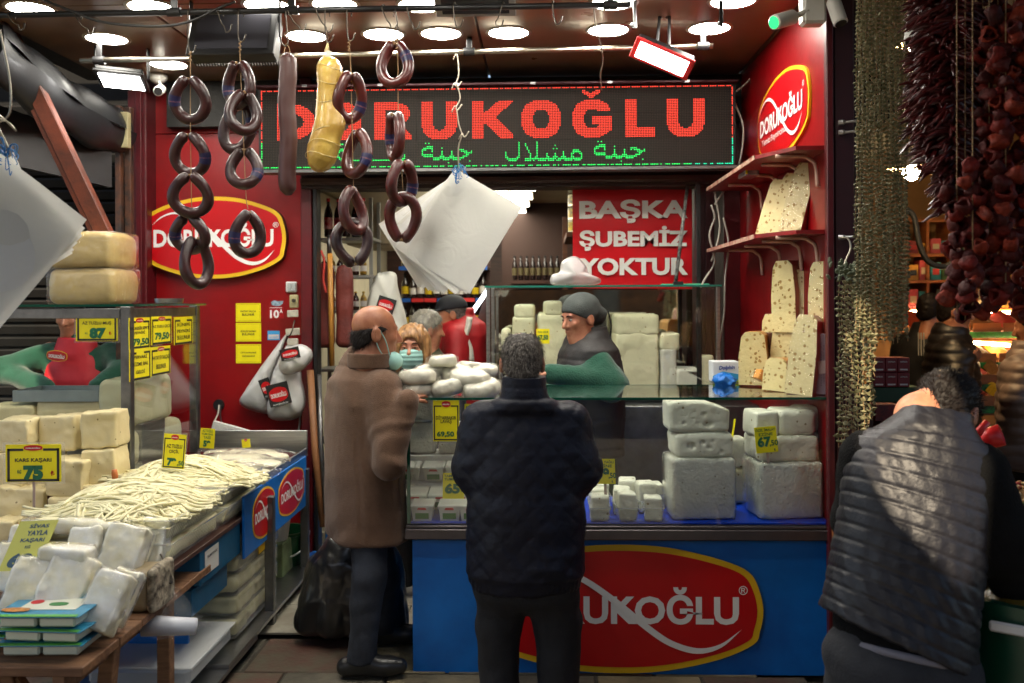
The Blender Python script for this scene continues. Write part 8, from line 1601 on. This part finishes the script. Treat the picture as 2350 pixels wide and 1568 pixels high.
# blue inner counter with jars
ic = thing('inner_counter', 'blue inner counter with steel top in the doorway left of the brown coat', 'counter', P(770, 1210, 6.0)); xa_, xb_ = P(741, 1000, 6.0).x, P(930, 1000, 6.0).x; z1_ = P(0, 1012, 6.0).z
MB().box(((xa_ + xb_) / 2, 6.3, z1_ / 2 - .02), (xb_ - xa_, .5, z1_ - .06), b=.003).build('base', BLUE, ic); MB().box(((xa_ + xb_) / 2, 6.3, z1_), (xb_ - xa_ + .02, .54, .05), b=.003).build('top', STEELD, ic); logo(ic, (xa_ + .12, 6.049, P(0, 1133, 6.0).z), .12, .055, t=.002, full=False)
zq = z1_ + .03
for j in range(3):
    for i in range(4): 
        o = thing('glass_jar', 'clear glass jar on the inner counter, %s tier, %s from the jamb' % (ORD[j], ORD[i]), 'jar', (xa_ + .045 + i * .085, 6.12, zq + j * .115), 'glass jars on the inner counter'); MB().lathe([(.036, 0), (.038, .01), (.038, .07), (.03, .085), (.03, .09)], (xa_ + .045 + i * .085, 6.12, zq + j * .115), 14).build('glass', GL('jar_glass', (.9, .92, .9), .03, milk=.12), o, True); MB().lathe([(.032, .088), (.032, .108), (0, .108)], (xa_ + .045 + i * .085, 6.12, zq + j * .115), 14).build('lid', STEEL, o)
# ================================================================== NEIGHBOUR STALL ON THE RIGHT
WARM = M('stall_wood', lin((150, 88, 40)), .55, var=.35, vs=5, st=(1, 1, 6), bump=.1)
struct(MB().box((3.6, 8.6, 1.7), (5.0, .1, 3.6)).build('stall_back_wall', M('stall_wall', lin((150, 110, 66)), .7, var=.2, vs=3)))
struct(MB().box((3.4, 6.4, 3.45), (5.2, 4.6, .1)).build('stall_ceiling', M('stall_ceiling', lin((40, 28, 20)), .7)))
struct(MB().box((3.4, 4.05, 3.3), (4.2, .2, .3)).build('stall_beam', M('stall_beam', lin((24, 14, 12)), .7)))
struct(MB().box((6.0, 6.5, 1.7), (.1, 4.6, 3.5)).build('stall_side_wall', M('stall_wall')))
struct(MB().box((XW + .14, 6.3, 1.6), (.06, 4.4, 3.2)).build('stall_party_wall', M('party_dark', lin((36, 20, 18)), .6, var=.3)))
LAMPW = EM('warm_tube', (1, .66, .32), 55)
Yb = 8.1
def shelfbox(par, px0, px1, py0, py1, col, i, lab=None):
    s = Yb / FPX; c = P((px0 + px1) / 2, (py0 + py1) / 2, Yb); t = thing('tea_box', lab, 'box', (c.x, Yb, c.z - (py1 - py0) * s / 2), 'boxes on the stall shelves')
    MB().box((c.x, Yb + .06, c.z), ((px1 - px0) * s - .006, .12, (py1 - py0) * s), b=.002).build('carton', M('box_%d' % (i % 9), lin(col), .5, var=.3, vs=18), t)
    MB().prism([(-.3 * (px1 - px0) * s, -.2 * (py1 - py0) * s), (.3 * (px1 - px0) * s, -.2 * (py1 - py0) * s), (.3 * (px1 - px0) * s, .15 * (py1 - py0) * s), (-.3 * (px1 - px0) * s, .15 * (py1 - py0) * s)], (c.x, Yb - .001, c.z), XR, ZU, .002).build('label', M('box_label_%d' % (i % 3), lin(((214, 200, 160), (190, 60, 50), (60, 60, 56))[i % 3]), .5), t)
SU = thing('stall_shelving', 'wooden shelf unit with tea boxes at the back of the neighbour stall', 'shelf', P(2160, 720, 8.2))
xa_, xb_ = P(2070, 600, Yb).x, P(2420, 600, Yb).x
for y in (585, 646, 712, 505): MB().box(((xa_ + xb_) / 2, Yb + .1, P(2200, y, Yb).z), (xb_ - xa_, .3, .025), b=.002).build('shelf', WARM, SU)
for x in (2078, 2126, 2180, 2236, 2290, 2340): MB().box((P(x, 600, Yb).x, Yb + .11, P(2200, 600, Yb).z - .1), (.025, .29, .95), b=.002).build('divider', WARM, SU)
cols = ((230, 220, 200), (60, 150, 150), (150, 170, 60), (210, 90, 90), (120, 130, 150), (220, 160, 60), (190, 190, 180), (150, 60, 50), (90, 120, 60)); i = 0
for (y0, y1) in ((548, 582), (598, 643), (664, 709)):
    for x0 in range(2084, 2330, 26):
        i += 1; shelfbox(SU, x0, x0 + 24, y0 + (i % 3) * 5, y1, cols[(i * 7) % 9], i * 7, 'small stall box, %s shelf, %s from the maroon post' % (('top', 'middle', 'lowest')[(548, 598, 664).index(y0)], ORD[(x0 - 2084) // 26]))
# light tubes on the shelf edges
for (x0, y0, x1, y1, Y, lab) in ((2090, 716, 2350, 718, 7.85, 'under the tea box shelves'), (2170, 782, 2420, 800, 7.3, 'above the upper spice bins')):
    t = thing('tube_lamp', 'warm lit tube lamp ' + lab, 'lamp', P((x0 + x1) / 2, y0, Y)); MB().tube([P(x0, y0, Y), P(x1, y1, Y)], .012, 8).build('tube', LAMPW, t, True); MB().box((P(x0, y0, Y) + P(x1, y1, Y)) / 2 + Vector((0, .03, .02)), ((P(x1, y1, Y) - P(x0, y0, Y)).length, .04, .015)).build('holder', WARM, t)
for (px, py, Y, lab) in ((2092, 395, 5.4, 'low behind the string bundle'), (2105, 108, 6.0, 'high behind the string bundle')):
    t = thing('bulb_lamp', 'warm bulb with metal shade ' + lab, 'lamp', P(px, py, Y)); c = P(px, py, Y); MB().sphere(c, .05, 14, 10).build('bulb', EM('bulb_glow', (1, .70, .36), 240), t, True); MB().lathe([(.14, .02), (.05, .11), (.02, .14)], c, 18, cap=False).build('shade', M('shade_metal', lin((200, 180, 150)), .4), t, True); MB().tube([c + Vector((0, 0, .13)), (c.x, c.y, 3.4)], .006, 6).build('cord', CABLEB, t)
# spice bins in rows
SP = [(214, 150, 40), (180, 60, 20), (220, 180, 40), (150, 90, 40), (190, 30, 20), (120, 80, 30), (210, 170, 90), (90, 60, 30)]
k = 0
for j, (yy, Y) in enumerate(((760, 7.5), (830, 7.15), (880, 6.85), (930, 6.6))):
    r_ = thing('spice_rack', 'stepped wooden spice rack tier %s in the neighbour stall' % ('one, the highest', 'two', 'three', 'four, the lowest')[j], 'rack', P(2250, yy, Y), 'spice rack tiers'); z = P(2250, yy, Y).z; xa_ = P(2090 if j == 0 else 2190, yy, Y).x; xb_ = P(2440, yy, Y).x
    MB().box(((xa_ + xb_) / 2, Y + .18, z - .04), (xb_ - xa_, .4, .06), b=.004).build('board', WARM, r_); MB().box(((xa_ + xb_) / 2, Y - .03, z - .03), (xb_ - xa_, .012, .05)).build('green_edge', M('green_strip', lin((20, 130, 40)), .5, var=.6, vs=20, col2=lin((4, 50, 16))), r_)
    n = 5
    for q in range(n):
        k += 1; w = (xb_ - xa_) / n; c = Vector((xa_ + (q + .5) * w, Y + .15, z))
        t = thing('spice_bin', 'open spice bin, %s tier from the top, %s from the left' % (ORD[j], ORD[q]), 'spice bin', c, 'spice bins in the neighbour stall')
        MB().box(c + Vector((0, -.15, .03)), (w - .02, .012, .07), b=.002).build('front_board', WARM, t); MB().grid(8, 6, lambda u, v: c + Vector(((u - .5) * (w - .03), (v - .5) * .3, .02 + .09 * v + .05 * math.sin(u * math.pi)))).build('spice_heap', M('spice_%d' % (k % 8), lin(SP[k % 8]), .85, var=.35, vs=40, bump=.5, bs=90), t, True)
# cable coil, boxes beside the strings
MB().tube(spline([P(x, y, 6.4) for x, y in ((2080, 480), (2098, 500), (2110, 560), (2130, 600), (2165, 612), (2190, 600))], 6), .02, 8).build('black_hose', CABLEB, smooth=True, label='thick black hose curving behind the dried peppers', cat='hose')
t = thing('saffron_stand', 'stand carrying red spice cartons right of the hanging strings', 'stand', P(2045, 900, 4.9)); z = P(2045, 888, 4.9).z; MB().box((P(2045, 900, 4.9).x, 5.0, z - .04), (.30, .22, .08), b=.004).build('green_shelf', M('dark_green_board', lin((6, 60, 30)), .5, var=.3), t); MB().box((P(2045, 900, 4.9).x, 5.02, z / 2), (.22, .18, z), b=.004).build('column', DWOOD, t)
REDC = M('crimson_carton', lin((120, 16, 30)), .45, var=.25, vs=14)
for j in range(2):
    for i in range(3): 
        c = P(2018 + i * 28, 888 - j * 34, 4.88); tt = thing('spice_carton', 'small crimson carton, %s row, %s from the strings' % (('lower', 'upper')[j], ORD[i]), 'box', (c.x, 4.9, z + j * .079), 'crimson cartons on the stand'); MB().box((c.x, 4.93, z + .039 + j * .079), (.062, .1, .076), b=.002).build('carton', REDC, tt); MB().prism([(-.02, -.03), (.02, -.03), (.02, -.022), (-.02, -.022)], (c.x, 4.879, z + .04 + j * .079), XR, ZU, .001).build('barcode', LWH, tt); text(tt, 'SAFFRON', (c.x, 4.8785, z + .055 + j * .079), .036, .008, mat=LWH)
for i, (x, y, lab) in enumerate(((2028, 945, 'upper'), (2040, 985, 'lower'))):
    c = P(x, y, 4.6); tt = thing('spice_carton', 'dark red carton with fruit picture behind the vest shoulder, %s' % lab, 'box', c - Vector((0, 0, .04)), 'dark red cartons'); MB().box(c, (.12, .1, .08), b=.002).build('carton', M('dark_crimson', lin((70, 14, 24)), .45, var=.6, vs=30, col2=lin((130, 30, 30))), tt)
# heap of nuts and pickles in front, barrel, scoop
NB = thing('nut_heap', 'broad heap of mixed nuts and dried herbs right of the vest', 'heap', (P(2330, 1200, 3.3).x, 3.3, 0))
c = P(2345, 1260, 3.35); 
def nh(u, v): 
    x, y = (u - .5) * 1.2, (v - .5) * 1.1; return Vector((c.x + x + .1, c.y + y, c.z + .22 * math.exp(-(x * x * 3 + y * y * 4)) + .006 * math.sin(u * 61) * math.cos(v * 53)))
MB().grid(30, 26, nh).build('heap_core', M('herb_heap', lin((110, 76, 34)), .9, var=.6, vs=30, col2=lin((60, 52, 22)), bump=.8, bs=60), NB, True)
NUTC = [M('nut_%d' % i, lin(cc), .5) for i, cc in enumerate(((206, 176, 130), (150, 40, 34), (176, 120, 60), (120, 130, 60)))]
for q in range(4):
    m = MB()
    for k in range(420):
        u, v = random.random(), random.random(); 
        if v < .35 and q != 2: continue
        p_ = nh(u, v) + Vector((0, 0, .006)); m.sphere(p_, (random.uniform(.007, .013), random.uniform(.006, .010), .006), 5, 4, rot(random.uniform(0, 90), 0, random.uniform(0, 180)))
    m.build('nuts', NUTC[q], NB, True, kind='stuff')
MB().box((c.x + .1, c.y, c.z - .14), (1.22, 1.1, .24), b=.01).build('tray_wall', WARM, NB)
MB().box((c.x + .1, c.y, (c.z - .27) / 2), (1.1, 1.0, c.z - .27), b=.01).build('stand', DWOOD, NB)
PICK = M('pickle_leaf', lin((104, 84, 20)), .25, var=.6, vs=16, col2=lin((60, 50, 14)), coat=.6, bump=.6, bs=26)
bkc = P(2400, 1500, 2.7); br = thing('green_barrel', 'large dark green plastic barrel at the lower right corner', 'barrel', (bkc.x, 2.75, 0)); zr = P(2330, 1405, 2.5).z
MB().lathe([(.24, .01), (.27, .3), (.275, zr - .05), (.29, zr - .045), (.29, zr), (.262, zr), (.255, zr - .1), (0, zr - .1)], (bkc.x + .02, 2.75, 0), 40, cap=False).build('barrel', M('barrel_green', lin((6, 62, 44)), .35, var=.2, vs=5), br, 'auto'); MB().box((bkc.x - .17, 2.512, zr - .055), (.15, .012, .03), rot(0, 0, -34), b=.008).build('handle', WPLAS, br)
pc = Vector((bkc.x + .02, 2.75, zr - .05)); solid('pickled_leaves', lambda p: ell(p, pc, (.25, .25, .09)) + .02 * vn(p, 16, 3) + .01 * vn(p, 40, 4), [pc.x - .3, pc.y - .3, pc.z - .12], [pc.x + .3, pc.y + .3, pc.z + .14], .012, PICK, label='glossy brown pickled leaves heaped in the green barrel', cat='pickles')
c2 = P(2250, 1330, 2.85); solid('pickled_leaves', lambda p: ell(p, c2, (.16, .16, .13)) + .02 * vn(p, 16, 8) + .012 * vn(p, 40, 9), [c2.x - .2, c2.y - .2, c2.z - .18], [c2.x + .2, c2.y + .2, c2.z + .18], .012, PICK, label='glossy brown pickled leaves showing between vest and arm', cat='pickles')
MB().lathe([(.17, 0), (.19, c2.z - .06), (.2, c2.z - .06), (.2, c2.z - .03), (.18, c2.z - .03), (.17, .02)], (c2.x, c2.y, 0), 30).build('pickle_barrel', M('barrel_green'), smooth='auto', label='dark green barrel standing behind the vest and arm', cat='barrel')
sc = thing('scoop', 'bright red plastic scoop stuck in the nut heap', 'scoop', P(2240, 1010, 2.95)); RSC = M('red_plastic', lin((220, 40, 40)), .35)
MB().tube([P(2266, 968, 2.9), P(2238, 1002, 2.9)], [.011, .014], 8).build('handle', RSC, sc, True); MB().lathe([(.034, 0), (.034, .07), (.031, .07), (.031, .006)], P(2246, 1012, 2.95), 14, rot(70, 0, 60)).build('bowl', RSC, sc, True)

# ================================================================== HANGING STRINGS OF DRIED VEGETABLES
OKRA = [M('dried_okra_%d' % i, lin(cc), .7, var=.4, vs=40, bump=.4, bs=80) for i, cc in enumerate(((122, 118, 82), (102, 100, 66), (140, 134, 98)))]
def garland(px, y0, y1, Y, lab, n_per=58, r=.0085, seed=0, sway=4, px1=None):
    rr = random.Random(seed); a, b = P(px, y0, Y), P(px if px1 is None else px1, y1, Y); L_ = (a - b).length; n = int(L_ * n_per); t = thing('dried_okra_string', lab, 'dried okra', b, 'strings of dried okra')
    MB().tube([a.lerp(b, i / 12) + Vector((.004 * math.sin(i * 1.3 + seed), 0, 0)) for i in range(13)], .0016, 4).build('thread', TWINE, t)
    m = MB()
    for i in range(n):
        c = a.lerp(b, i / n) + Vector((.004 * math.sin(i / n * 15 + seed) + rr.uniform(-.0025, .0025), rr.uniform(-.004, .004), 0)); Rm = rot(rr.uniform(-30, 30), rr.uniform(-30, 30), rr.uniform(0, 180)); q = r * rr.uniform(.75, 1.25)
        e = [(1.5, 0, 0), (0, 1, .25), (-1.1, .1, .1), (0, -1, -.2), (.2, 0, .75), (.1, 0, -.75)]; vs_ = [c + Rm @ Vector((x * q, y * q, z * q)) for x, y, z in e]
        m.add(vs_, [(0, 1, 4), (1, 2, 4), (2, 3, 4), (3, 0, 4), (1, 0, 5), (2, 1, 5), (3, 2, 5), (0, 3, 5)])
    m.build('okra_pods', OKRA[seed % 3], t, kind='stuff'); return t
k = 0
for row, (Y, dx) in enumerate(((3.42, 0), (3.5, 6), (3.58, 3))):
    for px in range(1966 + dx, 2084, 11):
        k += 1; y1 = 780 + random.uniform(-25, 18) - (14 if px > 2060 else 0); px_top = 2012 + (px - 2012) * .95
        garland(px_top, -30, y1, Y, 'tall string of dried okra, %s layer of the bundle, %s from the post' % (('front', 'middle', 'rear')[row], ORD[(px - 1966) // 11]), seed=k, n_per=62, px1=px + (2 if px > 2012 else -2))
for row, (Y, dx) in enumerate(((3.62, 0), (3.7, 7))):
    for i, px in enumerate(range(1926 + dx, 2004, 14)):
        k += 1; y1 = 1035 - i * 8 + random.uniform(-30, 20); garland(px, 630 + random.uniform(0, 30), y1, Y, 'lower string of dried okra beside the counter, %s layer, %s from the post' % (('front', 'rear')[row], ORD[i]), seed=k, n_per=44, r=.0115)
for i, (px, y1) in enumerate(((1982, 860), (1996, 872), (2006, 864))): garland(px, 770, y1, 3.4, 'short loose end of a dried okra string in the sun, %s from the post' % ORD[i], seed=90 + i, r=.012, n_per=46)
t = thing('okra_bunch_top', 'grey green tied top of the lower okra strings', 'dried okra', P(1955, 650, 3.66)); c = P(1955, 622, 3.64); m = MB()
for q in range(90): m.sphere(c + Vector((random.gauss(0, .04), random.gauss(0, .025), random.gauss(0, .02))), (.016, .007, .007), 5, 4, rot(random.uniform(0, 90), random.uniform(0, 90), random.uniform(0, 180)))
m.build('okra_pods', M('dried_okra_green', lin((96, 104, 84)), .75), t, kind='stuff')
CHI = M('dried_chili', lin((84, 10, 10)), .4, var=.5, vs=20, col2=lin((48, 6, 8)), coat=.3)
def chili(px, y0, y1, Y, lab, n, seed, L_=.085):
    rr = random.Random(seed); a, b = P(px, y0, Y), P(px, y1, Y); t = thing('chili_string', lab, 'chili string', b, 'strings of dried chilies'); MB().tube([a, b], .003, 4).build('thread', TWINE, t); m = MB()
    for i in range(n):
        c = a.lerp(b, i / n); th = rr.uniform(0, 6.28); d = Vector((math.cos(th), math.sin(th) * .8, rr.uniform(-.5, .25))); l = L_ * rr.uniform(.7, 1.15)
        m.tube([c, c + d * l * .3, c + d * l * .7 + Vector((0, 0, -.006)), c + d * l + Vector((0, 0, -.018))], [.006, .009, .0065, .0012], 5, cap=False)
    m.build('chilies', CHI, t, True, kind='stuff')
for i, (px, y1, Y) in enumerate(((2150, 400, 2.9), (2188, 486, 2.85), (2128, 330, 3.05), (2215, 430, 3.0))): chili(px, -40, y1, Y, 'string of dried red chilies, %s' % ['second from the okra bundle', 'longest', 'nearest the okra bundle', 'farthest right'][i], 420, i + 3)
EGG = [M('dried_pepper_%d' % i, lin(cc), .65, var=.7, vs=26, bump=.9, bs=50, spec=.3) for i, cc in enumerate(((120, 24, 14), (90, 16, 10), (138, 44, 20), (76, 12, 10)))]
def shell(c, r, h_, Rm, seed, mat, par):
    rr = random.Random(seed); n = 14; m = MB(); vs_ = []; ph = [rr.uniform(0, 6.28) for _ in range(4)]
    prof = [(.55, -.9), (.9, -.5), (1.0, 0), (.92, .5), (.8, .8), (.62, .78), (.6, .3), (.45, -.5)]
    for (pr, pz) in prof:
        for j in range(n):
            th = 2 * math.pi * j / n; q = pr * r * (1 + .16 * math.sin(3 * th + ph[0]) + .1 * math.sin(5 * th + ph[1] + pz * 2)); vs_.append(c + Rm @ Vector((q * math.cos(th), q * math.sin(th), pz * h_ * (1 + .12 * math.sin(2 * th + ph[2])))))
    fs = [(i * n + j, i * n + (j + 1) % n, (i + 1) * n + (j + 1) % n, (i + 1) * n + j) for i in range(len(prof) - 1) for j in range(n)] + [tuple(range(n))[::-1], tuple((len(prof) - 1) * n + j for j in range(n))]
    m.add(vs_, fs); return m.build('dried_shell', mat, par, True)
sd = 0
for i, (px, y0, y1, Y, nn, lab) in enumerate(((2196, 440, 720, 2.75, 15, 'nearest the chilies'), (2232, 380, 700, 2.7, 17, 'second from the chilies'), (2270, 60, 740, 2.75, 34, 'third from the chilies'), (2308, 30, 700, 2.7, 34, 'fourth from the chilies'), (2340, 20, 740, 2.75, 34, 'fifth, at the picture edge'), (2255, 40, 640, 2.95, 30, 'rear, behind the second'), (2325, 0, 640, 2.95, 30, 'rear, at the picture edge'), (2215, 520, 745, 2.8, 11, 'short one ending in the lit red tip'), (2360, 40, 745, 2.7, 30, 'cut by the picture edge'), (2290, 50, 690, 2.9, 30, 'rear, behind the third'))):
    a, b = P(px, y0, Y), P(px, y1, Y); t = thing('dried_pepper_string', 'string of dried hollow peppers, ' + lab, 'dried peppers', b, 'strings of dried peppers'); MB().tube([P(px, -60, Y), b], .0018, 4).build('thread', TWINE, t)
    for q in range(nn):
        sd += 1; rr = random.Random(sd); c = a.lerp(b, q / nn) + Vector((rr.uniform(-.028, .028), rr.uniform(-.03, .03), 0)); shell(c, rr.uniform(.017, .029), rr.uniform(.018, .03), rot(rr.uniform(20, 110), rr.uniform(-60, 60), rr.uniform(0, 360)), sd, EGG[sd % 4], t)
